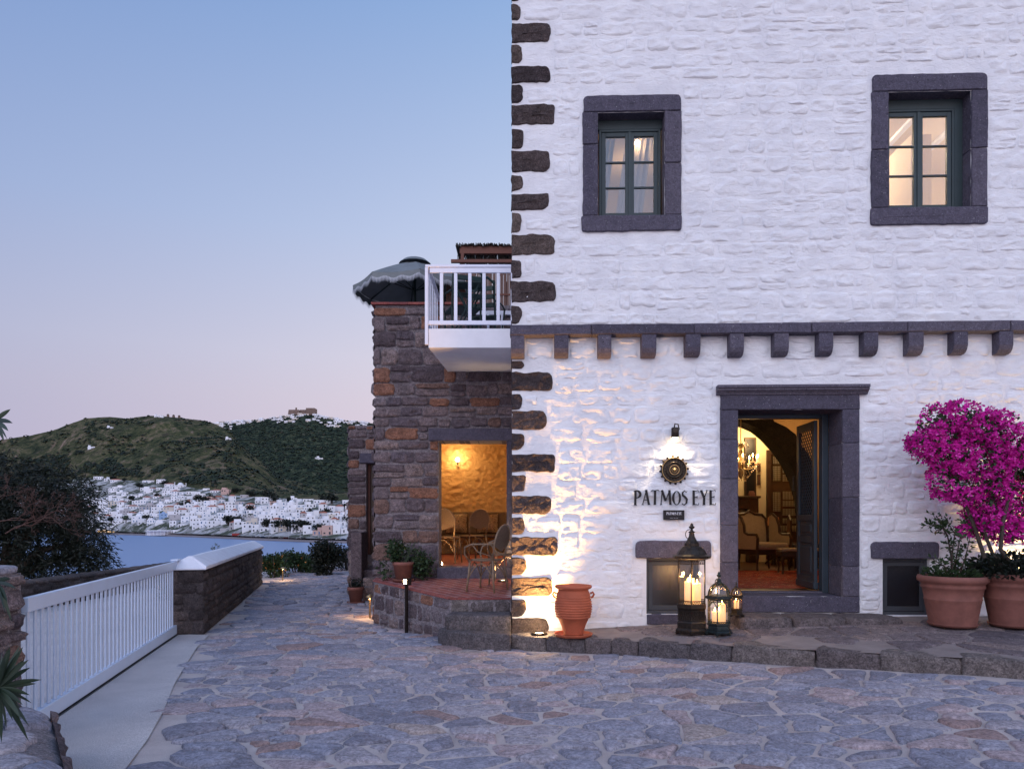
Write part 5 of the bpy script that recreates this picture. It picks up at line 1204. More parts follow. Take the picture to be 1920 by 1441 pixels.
# terrace chairs upstairs
def slat_chair(loc, rz, label):
    t = thing('terrace_chair', label, 'chair', loc, rz, 'dark green chairs on the roof terrace')
    MB().box(-.22, .22, -.2, .22, .43, .46).build('seat', 'greenmetal', t, bevel=.01)
    for x in (-.21, .21):
        for y in (-.19, .21): MB().tube([(x, y, 0), (x, y, .43)], .015, 6).build('leg', 'greenmetal', t)
        MB().tube([(x, .21, .45), (x, .27, .95)], .016, 6).build('back_post', 'greenmetal', t)
    MB().tube([(-.22, .27, .9), (-.12, .30, .99), (.12, .30, .99), (.22, .27, .9)], .02, 6).build('top_rail', 'greenmetal', t)
    for z in (.6, .72, .84): MB().box(-.2, .2, .225 + (z - .45) * .12, .245 + (z - .45) * .12, z - .04, z + .03).build('back_slat', 'greenmetal', t, bevel=.005)
    for x in (-.25, .25): MB().tube([(x * .9, .23, .66), (x, 0, .67), (x, -.17, .64), (x * .9, -.19, .45)], .014, 6).build('armrest', 'greenmetal', t)
slat_chair((-.72, 10.45, bz1), R(200), 'dark green metal chair on the balcony, facing the sea'); slat_chair((-.40, 10.95, bz1), R(165), 'dark green metal chair at the back of the balcony')
tb = thing('balcony_table', 'small dark green folding table on the balcony behind the railing', 'table', (-.62, 10.0, bz1)); MB().box(-.2, .2, -.14, .14, .66, .68).build('tabletop', 'greenmetal', tb, bevel=.005)
for sg in (-1, 1): MB().tube([(-.17 * sg, -.12, 0), (.17 * sg, -.12, .66)], .012, 6).tube([(-.17 * sg, .12, 0), (.17 * sg, .12, .66)], .012, 6).build('leg', 'greenmetal', tb)

# ================================================================ TOWER further up the lane
TW = thing('stone_tower', 'dark stone lane building with narrow brown doorway and steps', 'building', (0, 0, 0)); ty = 15.1
tx0 = U(652, 0, ty).x; tz = U(0, 797, ty).z
ddx0 = U(686, 0, ty).x; dlz = U(0, 868, ty).z; dbz = U(0, 1040, ty).z
MB().box(tx0 + .03, ddx0, ty + .03, ty + .5, -.2, tz).box(ddx0, -2.22, ty + .03, ty + .5, dlz, tz).box(ddx0, -2.22, ty + .03, ty + .5, -.2, dbz).box(tx0 + .03, tx0 + .5, ty + .5, 19, -.2, tz).box(tx0 + .5, -2.22, ty + .3, 19, tz - .2, tz - .05).build('wall_core', 'mortar', TW)
T8, L8 = place_face((tx0, ty), (-2.22, ty)); exs = [(ddx0 - tx0, 3, dbz, dlz + .22), (ddx0 - tx0 - .14, 3, dlz, dlz + .24)]
lay_stones(courses(0, L8, 0, tz, (.16, .30), (.2, .42), exs, .02, 91, .02), 'wall_stone', 'masonry', TW, .010, .026, 100, T=T8, nx=9, nz=7, p=6, q=10)
T9, L9 = place_face((tx0, 19), (tx0, ty)); lay_stones(courses(0, L9, 0, tz, (.18, .30), (.3, .5), (), .02, 92, .02), 'wall_stone', 'masonry', TW, .03, .03, 0, T=T9, nx=6, nz=5)
mb = MB(); rough_block(mb, ddx0 - .13, ddx0 + .7, dlz + .002, dlz + .21, .03, .4, (.01,) * 4, .005, 1.3, .01, .003); mb.build('lintel', 'basalt', TW).location = (0, ty, 0)
MB().box(ddx0 + .05, ddx0 + .7, ty + .25, ty + .3, dbz, dlz).build('door', 'wood', TW); MB().box(ddx0, ddx0 + .05, ty + .2, ty + .32, dbz, dlz).build('door_frame', 'brownbeam', TW)
pw = lambda x, Y=14.6: U(x, 0, Y).x; pzz = lambda y, Y=14.6: U(0, y, Y).z
mb = MB(); mb.cur = .3; mb.box(pw(660), pw(680), 14.5, ty, -.05, pzz(997)); mb.build('stub_pier', 'masonry', TW, bevel=.02)
for k, (yt, Y) in enumerate(((1068, 14.7), (1083, 14.4), (1100, 14.1))):
    mb = MB(); mb.cur = rnd.random(); mb.box(pw(680, Y), -2.0, Y, ty, -.05, U(0, yt, Y).z); mb.build('step', 'masonry', TW, bevel=.02)

# ================================================================ BRICK TERRACE beside the corner
TR = thing('brick_terrace', 'raised red brick terrace with rubble retaining wall', 'terrace', (0, 0, 0))
def tzz(y): return .56 + .08 * (y - 9.6)
tp = [(-2.12, SY + .0), (-2.12, 11.06), (-.83, 9.6), (-.012, 9.62), (-.012, SY)]
mb = MB(); n = len(tp); mb.add([(x, y, tzz(y) - .012) for x, y in tp] + [(x, y, -.1) for x, y in tp], [tuple(range(n)), tuple(reversed(range(n, 2 * n)))] + [(i, n + i, n + (i + 1) % n, (i + 1) % n) for i in range(n)])
mb.build('terrace_core', 'mortar', TR); MB().add([(x, y, tzz(y) - .0008) for x, y in tp], [tuple(range(n))]).build('brick_bedding', 'brickjoint', TR)
dv = Vector((.83 - 2.12, 11.06 - 9.6, 0)); dv = Vector((1.29, -1.46, 0)).normalized(); pv = Vector((-dv.y, dv.x, 0))
def inpoly(x, y, poly, mrg):
    n = len(poly)
    for i in range(n):
        ax, ay = poly[i]; bx_, by_ = poly[(i + 1) % n]; ex_, ey = bx_ - ax, by_ - ay; L = math.hypot(ex_, ey)
        if (ex_ * (y - ay) - ey * (x - ax)) / L < mrg: return False
    return True
bl, bw_ = .218, .101
for i in range(-20, 30):
    for j in range(0, 30):
        c_ = Vector((-2.12, 11.06, 0)) + dv * ((i + (j % 2) * .5) * (bl + .018)) + pv * ((j + .5) * (bw_ + .018))
        if not inpoly(c_.x, c_.y, tp, .01): continue
        q_ = [c_ + dv * sx_ * bl / 2 + pv * sy_ * bw_ / 2 for sx_, sy_ in ((-1, -1), (1, -1), (1, 1), (-1, 1))]
        pl = [(v.x, v.y) for v in q_]
        for k in range(len(tp)):
            ax, ay = tp[k]; bx_, by_ = tp[(k + 1) % len(tp)]; L = math.hypot(bx_ - ax, by_ - ay); nx__, ny__ = (by_ - ay) / L, -(bx_ - ax) / L
            pl = clip(pl, nx__, ny__, nx__ * ax + ny__ * ay)
            if len(pl) < 3: break
        if len(pl) < 3: continue
        h_ = rnd.uniform(0, .0006); m_ = len(pl); mb = MB(); mb.cur = rnd.random()
        mb.add([(x, y, tzz(y) + h_) for x, y in pl] + [(x, y, tzz(y) - .02) for x, y in pl], [tuple(range(m_))] + [(a, m_ + a, m_ + (a + 1) % m_, (a + 1) % m_) for a in range(m_)])
        mb.build('brick', 'brick', TR)
for (p0, p1, sd2) in (((-2.12, 11.3), (-2.12, 11.06), 1), ((-2.12, 11.06), (-.83, 9.6), 2), ((-.83, 9.6), (-.012, 9.62), 3)):
    Tx, Lx = place_face(p0, p1); zt_ = tzz((p0[1] + p1[1]) / 2) - .03
    ya_, yb_ = p0[1], p1[1]
    def Tt(P, Tx=Tx, Lx=Lx, ya_=ya_, yb_=yb_, zt_=zt_): 
        v = Tx(P); yy = ya_ + (yb_ - ya_) * P.x / Lx; v.z = P.z * (tzz(yy) - .012) / zt_; return v
    lay_stones(courses(0, Lx, 0, zt_, (.15, .30), (.16, .34), (), .02, 100 + sd2, .012), 'wall_stone', 'kerb' if sd2 == 3 else 'masonry', TR, .012, .03, 80, T=Tt, nx=10, nz=8, p=6, q=9)
    mb = MB(); pts = [Tx(Vector((0, -.02, 0))), Tx(Vector((Lx, -.02, 0))), Tx(Vector((Lx, .04, 0))), Tx(Vector((0, .04, 0)))]
    mb.add([(p.x, p.y, tzz(p.y) - .012) for p in pts] + [(p.x, p.y, tzz(p.y) + .004) for p in pts], [(4, 5, 6, 7), (0, 1, 5, 4), (3, 2, 1, 0)]); mb.build('edge_tile', 'brick', TR)
# steps
def steps_block(poly, z0, z1, seed):
    mb = MB(); mb.cur = rnd.random(); n = len(poly); q_ = []
    for i in range(n):
        a, b = poly[i], poly[(i + 1) % n]; L = math.dist(a, b); m_ = max(1, int(L / .09))
        for k in range(m_): q_.append((a[0] + (b[0] - a[0]) * k / m_, a[1] + (b[1] - a[1]) * k / m_))
    n = len(q_); cx = sum(p[0] for p in q_) / n; cy = sum(p[1] for p in q_) / n; vs = []
    for (ins, z, am) in ((0, z0, .0), (0, (z0 + z1) / 2, .02), (0, z1 - .02, .012), (.02, z1, .006), (.12, z1, .008), (.25, z1 + .002, .008)):
        for (x, y) in q_:
            L = math.hypot(x - cx, y - cy); k = (L - ins) / L if L > ins else .1; k += am * fbm(x * 6, y * 6, seed + z * 9) / max(L, .2)
            vs.append((cx + (x - cx) * k, cy + (y - cy) * k, z + am * .6 * fbm(x * 9, y * 9, seed)))
    fs = [(j * n + i, j * n + (i + 1) % n, (j + 1) * n + (i + 1) % n, (j + 1) * n + i) for j in range(5) for i in range(n)] + [tuple(range(5 * n, 6 * n))]
    mb.add(vs, fs); return mb
steps_block([(-.86, 9.22), (-.42, 9.16), (-.015, 9.12), (-.015, 9.60), (-.80, 9.58)], .0, .39, 4).build('step', 'kerb', TR, True)
steps_block([(-.80, 9.05), (-.50, 8.86), (-.2, 8.82), (-.015, 8.80), (-.015, 9.14), (-.44, 9.18), (-.84, 9.24), (-.86, 9.5), (-.95, 9.3)], -.02, .205, 8).build('step', 'kerb', TR, True)

# ================================================================ ENTRANCE TERRACE along the facade
def wall_y(X): return C0.y - X * .035
def kerb_y(X): return float(np.interp(X, [p[0] for p in KP], [p[1] for p in KP]))
def tzE(X, Y):
    ky, wy = kerb_y(X), wall_y(X); kz = gz(X, ky) + float(np.interp(X, [0, 1.4, 3, 5, 9], [.165, .17, .175, .16, .16])); wz = float(np.interp(X, [0, 1.6, 3.4, 4.6, 6.4, 9], [.165, .27, .36, .40, .42, .45]))
    return kz + (wz - kz) * min(1.05, max(-.05, (Y - ky) / max(wy - ky, .05)))
ET = struct(bpy.data.objects.new('entrance_terrace', None)); COL.objects.link(ET)
V = []; NXe, NYe = 130, 26
for j in range(NYe):
    for i in range(NXe):
        X = -.02 + 9.0 * i / (NXe - 1); ky, wy = kerb_y(X) + .02, wall_y(X) + .05; Y = ky + (wy - ky) * j / (NYe - 1); V.append((X, Y, tzE(X, Y) - .006 + .005 * fbm(X * 3, Y * 3, 1)))
npmesh('bedding', V, [(j * NXe + i, j * NXe + i + 1, (j + 1) * NXe + i + 1, (j + 1) * NXe + i) for j in range(NYe - 1) for i in range(NXe - 1)], 'bed', ET, None, True)
sdE = jitter_seeds(-.2, 8.8, 4.6, 9.3, .36, .42, .15, 1.0); ce = voronoi(sdE, 1.0, 1.0)
ge = [c for c, (x, y) in zip(ce, sdE) if c and x > .05 and y > kerb_y(x) + .36 and y < wall_y(x) - .1 and max(p[1] - wall_y(p[0]) for p in c) < .05 and min(p[1] - kerb_y(p[0]) for p in c) > .12]
pave(ge, tzE, 'flagstone', 'terrace', ET, lambda: rnd.uniform(.008, .03), .006)
X = -.04; k = 0
while X < 8.6:
    L = rnd.uniform(.32, .62) if X < 2 else rnd.uniform(.5, .85); X2 = X + L * .88; y0, y1 = kerb_y(X), kerb_y(X2); ang = math.atan2(y1 - y0, X2 - X); Lk = math.dist((X, y0), (X2, y1))
    zt_ = (tzE(X, y0) + tzE(X2, y1)) / 2; zb_ = (gz(X, y0) + gz(X2, y1)) / 2; hgt = zt_ - zb_ + .16; mb = MB(); mb.cur = rnd.random()
    w_ = .30; mc = Matrix.Translation(((X + X2) / 2, (y0 + y1) / 2, zt_ + .004 - hgt / 2)) @ Matrix.Rotation(ang, 4, 'Z') @ Matrix.Rotation(-math.atan2(tzE(X, y0) - tzE(X2, y1), Lk), 4, 'Y') @ Matrix.Translation((0, w_ / 2 + .004, 0))
    rock(mb, Lk + .004, w_, hgt, 9, 14, .03, k * 2.3, mc, 6.0); mb.build('kerb_stone', 'kerb', ET, True); X = X2; k += 1
# door step
du0, du1 = fu(1366), fu(1653); zt_s = fa(1500, 1147)[1] - .004; mb = MB()
ds = MB(); ds.M = MF
bl_ = [(du0, du0 + .62), (du0 + .63, du0 + 1.25), (du0 + 1.26, du1)]
for k, (a_, b2_) in enumerate(bl_):
    mb = MB(); mb.cur = rnd.random(); mc = MF @ Matrix.Translation(((a_ + b2_) / 2, -.27, zt_s - .13)); rock(mb, b2_ - a_ + .01, .56, .26, 8, 14, .02, k * 3.1, mc, 5.0); mb.build('door_step_stone', 'kerb', ET, True)
# ================================================================ THINGS ON THE FACADE
def fthing(name, label, cat, u, y, z, group=None):
    w = MF @ Vector((u, y, z)); return thing(name, label, cat, w, -TH, group)
# wall lamp
u, z = fa(1263, 812)
t = fthing('wall_lamp', 'black cylinder wall lamp shining down on the round medallion', 'wall lamp', u, 0, z)
MB().box(-.025, .025, -.03, 0, -.05, .07).build('bracket', 'iron', t, bevel=.005)
MB().tube([(0, -.03, .05), (0, -.09, .11), (.035, -.11, .10), (.05, -.10, .04), (.03, -.08, .0)], .008, 6).build('hook', 'iron', t)
MB().lathe([(.0, .065), (.04, .06), (.048, .05), (.048, -.065), (.04, -.068), (.04, .04), (0, .04)], 16, (0, -.10, 0)).build('housing', 'iron', t, True)
MB().lathe([(0, -.09), (.022, -.085), (.034, -.07), (.036, -.05), (0, -.03)], 14, (0, -.10, 0)).build('bulb', 'bulb', t)
plight('SPOT', (0, -.085, -.085), 62, (1, .74, .42), .035, t, (R(-12), 0, 0), R(150), .9)
# medallion
u, z = fa(1263, 881); t = fthing('medallion', 'round ornate dark bronze medallion with beaded rim', 'ornament', u, -.025, z)
mr_ = Matrix.Rotation(R(90), 4, 'X')
mb = MB(mr_); mb.lathe([(0, .035), (.022, .04), (.03, .03), (.034, .018), (.05, .018), (.055, .032), (.064, .032), (.07, .018), (.085, .018), (.09, .034), (.1, .034), (.105, .016), (.142, .014), (.147, .03), (.158, .03), (.163, .0)], 48); mb.build('disc', 'iron', t, True)
M['brass'] = plain('worn gold metal', (.45, .30, .14), .4, .8, .3, 40)
for (r0, r1) in ((.03, .034), (.056, .062), (.149, .155)): MB(mr_).lathe([(r0, .0335), (r0, .0365), (r1, .0365), (r1, .0335)], 40).build('ring', 'brass', t)
MB(mr_).lathe([(0, .05), (.012, .047), (.018, .038)], 14).build('boss', 'brass', t, True)
for k in range(16):
    a = 2 * math.pi * k / 16 + .1; MB(Matrix.Translation((math.cos(a) * .172, -.012, math.sin(a) * .172))).lathe([(0, -.017), (.012, -.012), (.017, 0), (.012, .012), (0, .017)], 10).build('bead', 'iron', t, True)
for k in range(20):
    a = 2 * math.pi * k / 20; c_ = (math.cos(a) * .125, math.sin(a) * .125); b1 = (math.cos(a) * .108, math.sin(a) * .108); mb = MB(); mb.ribbon([b1, c_, (math.cos(a + .12) * .14, math.sin(a + .12) * .14)], [.012, .010, .004], -.028, -.014); mb.build('petal', 'iron', t)
# lettering
def arc(cx, cy, rx, ry, a0, a1, n=12): return [(cx + rx * math.cos(R(a0 + (a1 - a0) * i / n)), cy + ry * math.sin(R(a0 + (a1 - a0) * i / n))) for i in range(n + 1)]
TK, TN, SR = .13, .05, .045
G = {
 'P': (.62, [([(.14, 0), (.17, 1)], TK), ([(.02, .02), (.27, .0)], SR), ([(.02, .93), (.17, 1)], SR), (arc(.17, .74, .40, .26, 90, -90), [.05, .07, .1, .13, .14, .14, .14, .14, .13, .1, .07, .05, .05])]),
 'A': (.70, [([(.08, .0), (.38, .98)], TN), ([(.36, 1.02), (.60, 0)], TK), ([(0, .02), (.17, .0)], SR), ([(.50, .0), (.72, .02)], SR), ([(.16, .34), (.52, .32)], TN)]),
 'T': (.70, [([(.36, .97), (.33, 0)], TK), ([(.02, .90), (.1, .97), (.36, .96), (.6, 1.0), (.70, .93)], [.03, .06, .05, .06, .03]), ([(.22, .0), (.44, .02)], SR)]),
 'M': (.98, [([(.08, 0), (.18, 1)], TN), ([(.16, 1.0), (.47, .25)], TK), ([(.47, .25), (.80, 1.0)], TN), ([(.78, 1.0), (.86, 0)], TK), ([(0, .0), (.17, .02)], SR), ([(.76, .02), (.98, .0)], SR)]),
 'O': (.68, [(arc(.34, .48, .28, .46, 0, 360, 24), [.12, .12, .11, .08, .06, .05, .05, .05, .06, .08, .11, .13, .13, .13, .11, .08, .06, .05, .05, .05, .06, .08, .1, .12, .12])]),
 'S': (.52, [([(.47, .97), (.40, .86), (.26, .98), (.10, .86), (.10, .68), (.28, .56), (.44, .40), (.42, .14), (.22, .0), (.04, .10)], [.03, .05, .06, .09, .12, .13, .13, .10, .06, .06])]),
 'E': (.58, [([(.14, 0), (.13, 1)], TK), ([(.04, .99), (.3, .96), (.50, 1.0), (.52, .88)], [.04, .05, .05, .03]), ([(.14, .52), (.42, .54)], TN), ([(.42, .62), (.42, .46)], .03), ([(.04, .0), (.3, .03), (.52, .0), (.56, .13)], [.04, .05, .05, .03])]),
 'Y': (.70, [([(.10, 1), (.36, .48)], TK), ([(.60, 1), (.36, .46)], TN), ([(.36, .5), (.34, 0)], TK), ([(0, .98), (.22, 1.0)], SR), ([(.5, 1.0), (.72, .98)], SR), ([(.23, .0), (.46, .02)], SR)]),
}
def write(t, text, total, h, y0, y1, mat, z=0, sp=.06, space=.30, k=1.0, name='letter'):
    W_ = sum((G[c][0] + sp) if c != ' ' else space for c in text) - sp; s_ = total / W_; x = -total / 2
    for i, c in enumerate(text):
        if c == ' ': x += space * s_; continue
        mb = MB(); dz = rnd.uniform(-.02, .02) * h
        for (pts, w) in G[c][1]:
            ww = [v * h * k for v in w] if isinstance(w, list) else w * h * k
            mb.ribbon([(x + px * s_, z + dz + pz * h) for px, pz in pts], ww, y0, y1)
        mb.build(name, mat, t); x += (G[c][0] + sp) * s_
u0, zt_ = fa(1187, 919); u1, zb_ = fa(1341, 946); t = fthing('hotel_name_sign', 'black hand drawn raised lettering PATMOS EYE on white wall', 'sign', (u0 + u1) / 2, 0, zb_)
write(t, 'PATMOS EYE', u1 - u0, zt_ - zb_, -.048, -.034, 'black', k=1.18)
u0, zt_ = fa(1243, 956); u1, zb_ = fa(1282, 974); t = fthing('name_plaque', 'small black plaque with white PATMOS EYE under the lettering', 'plaque', (u0 + u1) / 2, 0, (zt_ + zb_) / 2)
hw_, hh_ = (u1 - u0) / 2, (zt_ - zb_) / 2; MB().box(-hw_, hw_, -.045, -.0, -hh_, hh_).build('plate', 'black', t, bevel=.002)
write(t, 'PATMOS EYE', hw_ * 1.45, .034, -.048, -.0455, 'plasterwhite', z=.002, k=1.1)
MB().box(-.05, -.015, -.047, -.0455, -hh_ + .02, -hh_ + .024).box(-.005, .02, -.047, -.0455, -hh_ + .02, -hh_ + .024).box(.028, .05, -.047, -.0455, -hh_ + .02, -hh_ + .024).build('lettering', 'hgray', t)

# ---------------- ground uplight at the corner
u, _ = fa(1011, 1187); lx = (1011 - CX) / F * 8.98; lp = Vector((lx, 8.98, tzE(lx, 8.98) + .006))
t = thing('ground_uplight', 'round recessed ground light glowing at the foot of the corner quoins', 'ground light', lp)
MB().lathe([(.055, -.02), (.055, .012), (.095, .014), (.10, .0), (.10, -.02)], 24).build('ring', 'iron', t); MB().lathe([(0, .008), (.054, .006)], 20).build('lens', 'uplens', t)
plight('SPOT', (0, .0, .03), 900, (1, .50, .14), .07, t, (R(180 - 13), 0, 0), R(74), 1.0)
plight('POINT', (.0, -.04, .12), 10.0, (1, .70, .36), .03, t)
# same kind of light behind the bougainvillea pots
lp2 = MF @ Vector((fu(1900), -.25, 0)); lp2.z = tzE(lp2.x, lp2.y) + .01
t = thing('ground_uplight', 'round ground light hidden behind the bougainvillea pot at right edge', 'ground light', lp2)
MB().lathe([(.055, -.02), (.055, .012), (.095, .014), (.10, .0), (.10, -.02)], 24).build('ring', 'iron', t); MB().lathe([(0, .008), (.054, .006)], 20).build('lens', 'uplens', t)
plight('SPOT', (0, .0, .03), 260, (1, .66, .28), .03, t, (R(180 - 9), 0, 0), R(70), .8)
t = thing('ground_uplight', 'round ground light on the brick terrace behind the rattan chairs', 'ground light', (-.14, 11.0, tzz(11.0) + .004))
MB().lathe([(.05, -.02), (.05, .012), (.08, .014), (.085, .0), (.085, -.02)], 24).build('ring', 'iron', t); MB().lathe([(0, .008), (.049, .006)], 20).build('lens', 'uplens', t)
plight('SPOT', (0, .0, .03), 75, (1, .66, .30), .03, t, (R(180), 0, 0), R(110), .9)
# step marker light on the terrace wall
bp = U(763, 1203, 10.27); bx_, by_ = -1.50, 10.24
t = thing('marker_light', 'slim dark post light standing against the terrace rubble wall', 'post light', (bx_, by_, 0), R(-41))
MB().box(-.018, .018, -.018, .018, -.02, .76).build('post', 'iron', t); MB().box(-.05, .05, -.02, .05, .68, .78).build('head', 'iron', t, bevel=.004); MB().box(-.052, -.051, .0, .04, .695, .76).box(-.035, .02, -.024, -.0205, .70, .76).build('lens', 'bulb', t)
# low light around the corner of the stone house washing the lane, and one by the hedge
for (x, y, z, e, lab) in ((-2.32, 11.75, .32, 16, 'small brass lamp low on the side of the stone house washing the paving'), (-3.2, 16.2, .35, 26, 'small brass lamp beside the tower steps'), (-6.05, 19.0, .3, 22, 'small brass lamp at the foot of the hedge')):
    t = thing('path_light', lab, 'path light', (x, y, 0)); MB().tube([(0, 0, -.02), (0, 0, z)], .015, 6).build('post', 'brass', t); MB().lathe([(0, .08), (.05, .05), (.06, .03), (.05, .03), (0, .055)], 12, (0, 0, z)).build('cap', 'brass', t)
    plight('POINT', (0, 0, z + .01), e, (1, .62, .28), .03, t)

# ---------------- pots
def saucer(name, loc, r, label, mat='terracotta'):
    o = thing(name, label, 'saucer', loc); MB().lathe([(0, .012), (r * .86, .012), (r * .93, .03), (r, .035), (r, .028), (r * .92, .0), (0, 0)], 40).build('dish', mat, o, True); return o
jx, jy = (1075 - CX) / F * 8.72, 8.72; jz = tzE(jx, jy) + .008
saucer('pot_saucer', (jx, jy, jz), .235, 'wide orange terracotta saucer under the ribbed jar', 'terracotta2')
t = thing('terracotta_jar', 'orange ribbed terracotta jar with two small ear handles', 'jar', (jx, jy, jz + .013))
JH = .60; pf = [(0, 0), (.115, 0), (.118, .02), (.15, .12), (.185, .20)]
for i in range(9): zz = .21 + i * .030; rr = .205 + .018 * math.sin(i / 8 * math.pi); pf += [(rr - .004, zz), (rr + .006, zz + .010), (rr + .004, zz + .018), (rr - .006, zz + .024)]
pf += [(.205, .49), (.185, .53), (.18, .55), (.215, .565), (.225, .58), (.22, .60), (.205, .60), (.19, .575), (.17, .55), (.19, .4), (.0, .38)]
MB().lathe(pf, 48).build('body', 'terracotta2', t, True)
for sg in (-1, 1): MB().tube([(sg * .205, 0, .50), (sg * .235, 0, .515), (sg * .25, 0, .49), (sg * .235, 0, .46), (sg * .212, 0, .45)], .013, 8).build('handle', 'terracotta2', t)
def bigpot(x, y, rr, hh, label, lab2):
    z = tzE(x, y) + .02; saucer('pot_saucer', (x, y, z), rr * .72, lab2)
    t = thing('terracotta_pot', label, 'plant pot', (x, y, z + .013))
    MB().lathe([(0, 0), (rr * .66, 0), (rr * .67, .02), (rr * .80, hh * .50), (rr * .815, hh * .52), (rr * .815, hh * .535), (rr * .80, hh * .55), (rr * .86, hh * .74), (rr * .90, hh * .76), (rr * .90, hh * .80), (rr * .88, hh * .82), (rr * .93, hh * .86), (rr, hh * .89), (rr * 1.01, hh * .95), (rr * .98, hh), (rr * .88, hh), (rr * .86, hh * .92), (rr * .84, hh * .88), (0, hh * .88)], 56).build('body', 'terracotta', t, True)
    MB().lathe([(0, hh * .92), (rr * .85, hh * .90)], 24).build('soil', 'soil', t); return Vector((x, y, z + .013 + hh * .9))
P1 = bigpot((1786 - CX) / F * 8.25, 8.25, .36, .56, 'large terracotta pot with the leafy young shrub', 'thin terracotta saucer under the left large pot')
P2 = bigpot((1903 - CX) / F * 8.15, 8.15, .37, .58, 'large terracotta pot with the bougainvillea at the right edge', 'thin terracotta saucer under the right large pot')
# young shrub
def stems_plant(name, base, label, cat, stems, leafn, ls, mat='leaf', low=None, parentgroup=None):
    t = thing(name, label, cat, base); P = []; D = []
    for pts in stems:
        MB().tube(pts, [.012 - .009 * i / (len(pts) - 1) for i in range(len(pts))], 5).build('stem', 'bark', t)
        for _ in range(leafn):
            s_ = rnd.uniform(.15, 1) * (len(pts) - 1); i = min(int(s_), len(pts) - 2); p = Vector(pts[i]).lerp(Vector(pts[i + 1]), s_ - i); d = Vector((rnd.gauss(0, 1), rnd.gauss(0, 1), rnd.gauss(.25, .7))).normalized(); P.append(p + d * rnd.uniform(0, .07)); D.append(d)
    if low:
        n, r_, h_ = low
        for _ in range(n):
            a = rnd.uniform(0, 6.28); q = math.sqrt(rnd.random()) * r_; P.append(Vector((math.cos(a) * q, math.sin(a) * q, rnd.random() * h_))); D.append(Vector((math.cos(a), math.sin(a), .8)))
    leaves('foliage', P, nrg.uniform(.7, 1.3, len(P)) * ls, mat, t, asp=.48, dirs=D); return t
def px3(x, y, Y, b): v = U(x, y, Y); return (v.x - b.x, v.y - b.y, v.z - b.z)
st1 = [[(0, 0, 0), px3(1783, 1040, 8.25, P1), px3(1777, 1005, 8.2, P1), px3(1768, 985, 8.2, P1), px3(1750, 966, 8.15, P1)], [(0.03, 0, 0), px3(1792, 1050, 8.25, P1), px3(1800, 1010, 8.3, P1), px3(1806, 972, 8.3, P1)],
       [(0, 0, 0), px3(1785, 1040, 8.2, P1), px3(1790, 1000, 8.15, P1), px3(1774, 972, 8.1, P1)], [px3(1777, 1005, 8.2, P1), px3(1765, 985, 8.2, P1), px3(1738, 985, 8.2, P1)], [(-.03, 0, 0), px3(1770, 1060, 8.2, P1), px3(1750, 1050, 8.1, P1)], [(.06, 0, 0), px3(1810, 1045, 8.2, P1), px3(1818, 1010, 8.2, P1)]]
stems_plant('potted_shrub', P1, 'leafy young shrub with two upright stems left of the bougainvillea', 'shrub', st1, 75, .055, 'leaf', (420, .3, .12))
# bougainvillea
bt = thing('bougainvillea', 'bougainvillea tree covered in magenta blossom against the white wall', 'bougainvillea', P2)
def b3(x, y, Y): return px3(x, y, Y, P2)
for pts, r0 in (([(-.12, 0, -.05), b3(1846, 1045, 8.2), b3(1828, 990, 8.25), b3(1808, 940, 8.3), b3(1790, 880, 8.35), b3(1770, 820, 8.4)], .028), ([(-.02, 0, -.05), b3(1862, 1040, 8.2), b3(1850, 1010, 8.2), b3(1845, 990, 8.2), b3(1860, 950, 8.25), b3(1880, 880, 8.3)], .024), ([(.1, 0, -.05), b3(1876, 1030, 8.1), b3(1880, 980, 8.1), b3(1900, 900, 8.2), b3(1920, 840, 8.2)], .026), ([b3(1850, 1010, 8.2), b3(1862, 1000, 8.2), b3(1868, 985, 8.2)], .012), ([b3(1808, 940, 8.3), b3(1800, 910, 8.3), b3(1760, 880, 8.35)], .014)):
    MB().tube(pts, [r0 * (1 - .6 * i / (len(pts) - 1)) for i in range(len(pts))], 8).build('trunk', 'bark', bt)
BL = [(1765, 800, 50, 48), (1800, 778, 40, 30), (1738, 832, 38, 38), (1790, 850, 52, 52), (1830, 800, 45, 42), (1775, 900, 36, 42), (1842, 865, 58, 62), (1885, 830, 45, 42), (1895, 905, 55, 60), (1850, 930, 44, 50), (1812, 920, 38, 30), (1880, 965, 42, 32), (1935, 890, 50, 70), (1838, 965, 30, 34), (1915, 970, 30, 26), (1950, 850, 45, 45), (1808, 990, 12, 22), (1885, 990, 46, 30), (1845, 985, 28, 26), (1925, 1000, 34, 22), (1872, 800, 40, 34), (1708, 826, 12, 9)]
Pf = []; Pl = []
for (x, y, rx, ry) in BL:
    c_ = np.array(b3(x, y, 8.32)); s_ = 8.32 / F; rr = (rx * s_, .26 if rx > 20 else .08, ry * s_); vol = rx * ry
    Pf.append(ell_points(int(vol * .27) + 12, c_, rr, .62)); Pl.append(ell_points(int(vol * .10) + 6, c_, tuple(v * .94 for v in rr), .2))
Pf = np.concatenate(Pf); Pl = np.concatenate(Pl)
def clump(P, n, sp):
    return (P[:, None, :] + nrg.normal(size=(len(P), n, 3)) * sp).reshape(-1, 3)
fl = MB(); Vv = []; Ff = []; rv = []
cz_ = np.array([fbm(p[0] * 5, p[2] * 5, 1.0, 3) for p in Pf]); Pf = Pf[cz_ > -.17]
nF = len(Pf); ax = nrg.normal(size=(nF, 3)); ax[:, 1] -= 1.1; ax /= np.linalg.norm(ax, axis=1)[:, None]
t1 = np.cross(ax, nrg.normal(size=(nF, 3))); t1 /= np.linalg.norm(t1, axis=1)[:, None]; t2 = np.cross(ax, t1); sz = nrg.uniform(.024, .038, nF)[:, None]
allV = []; 
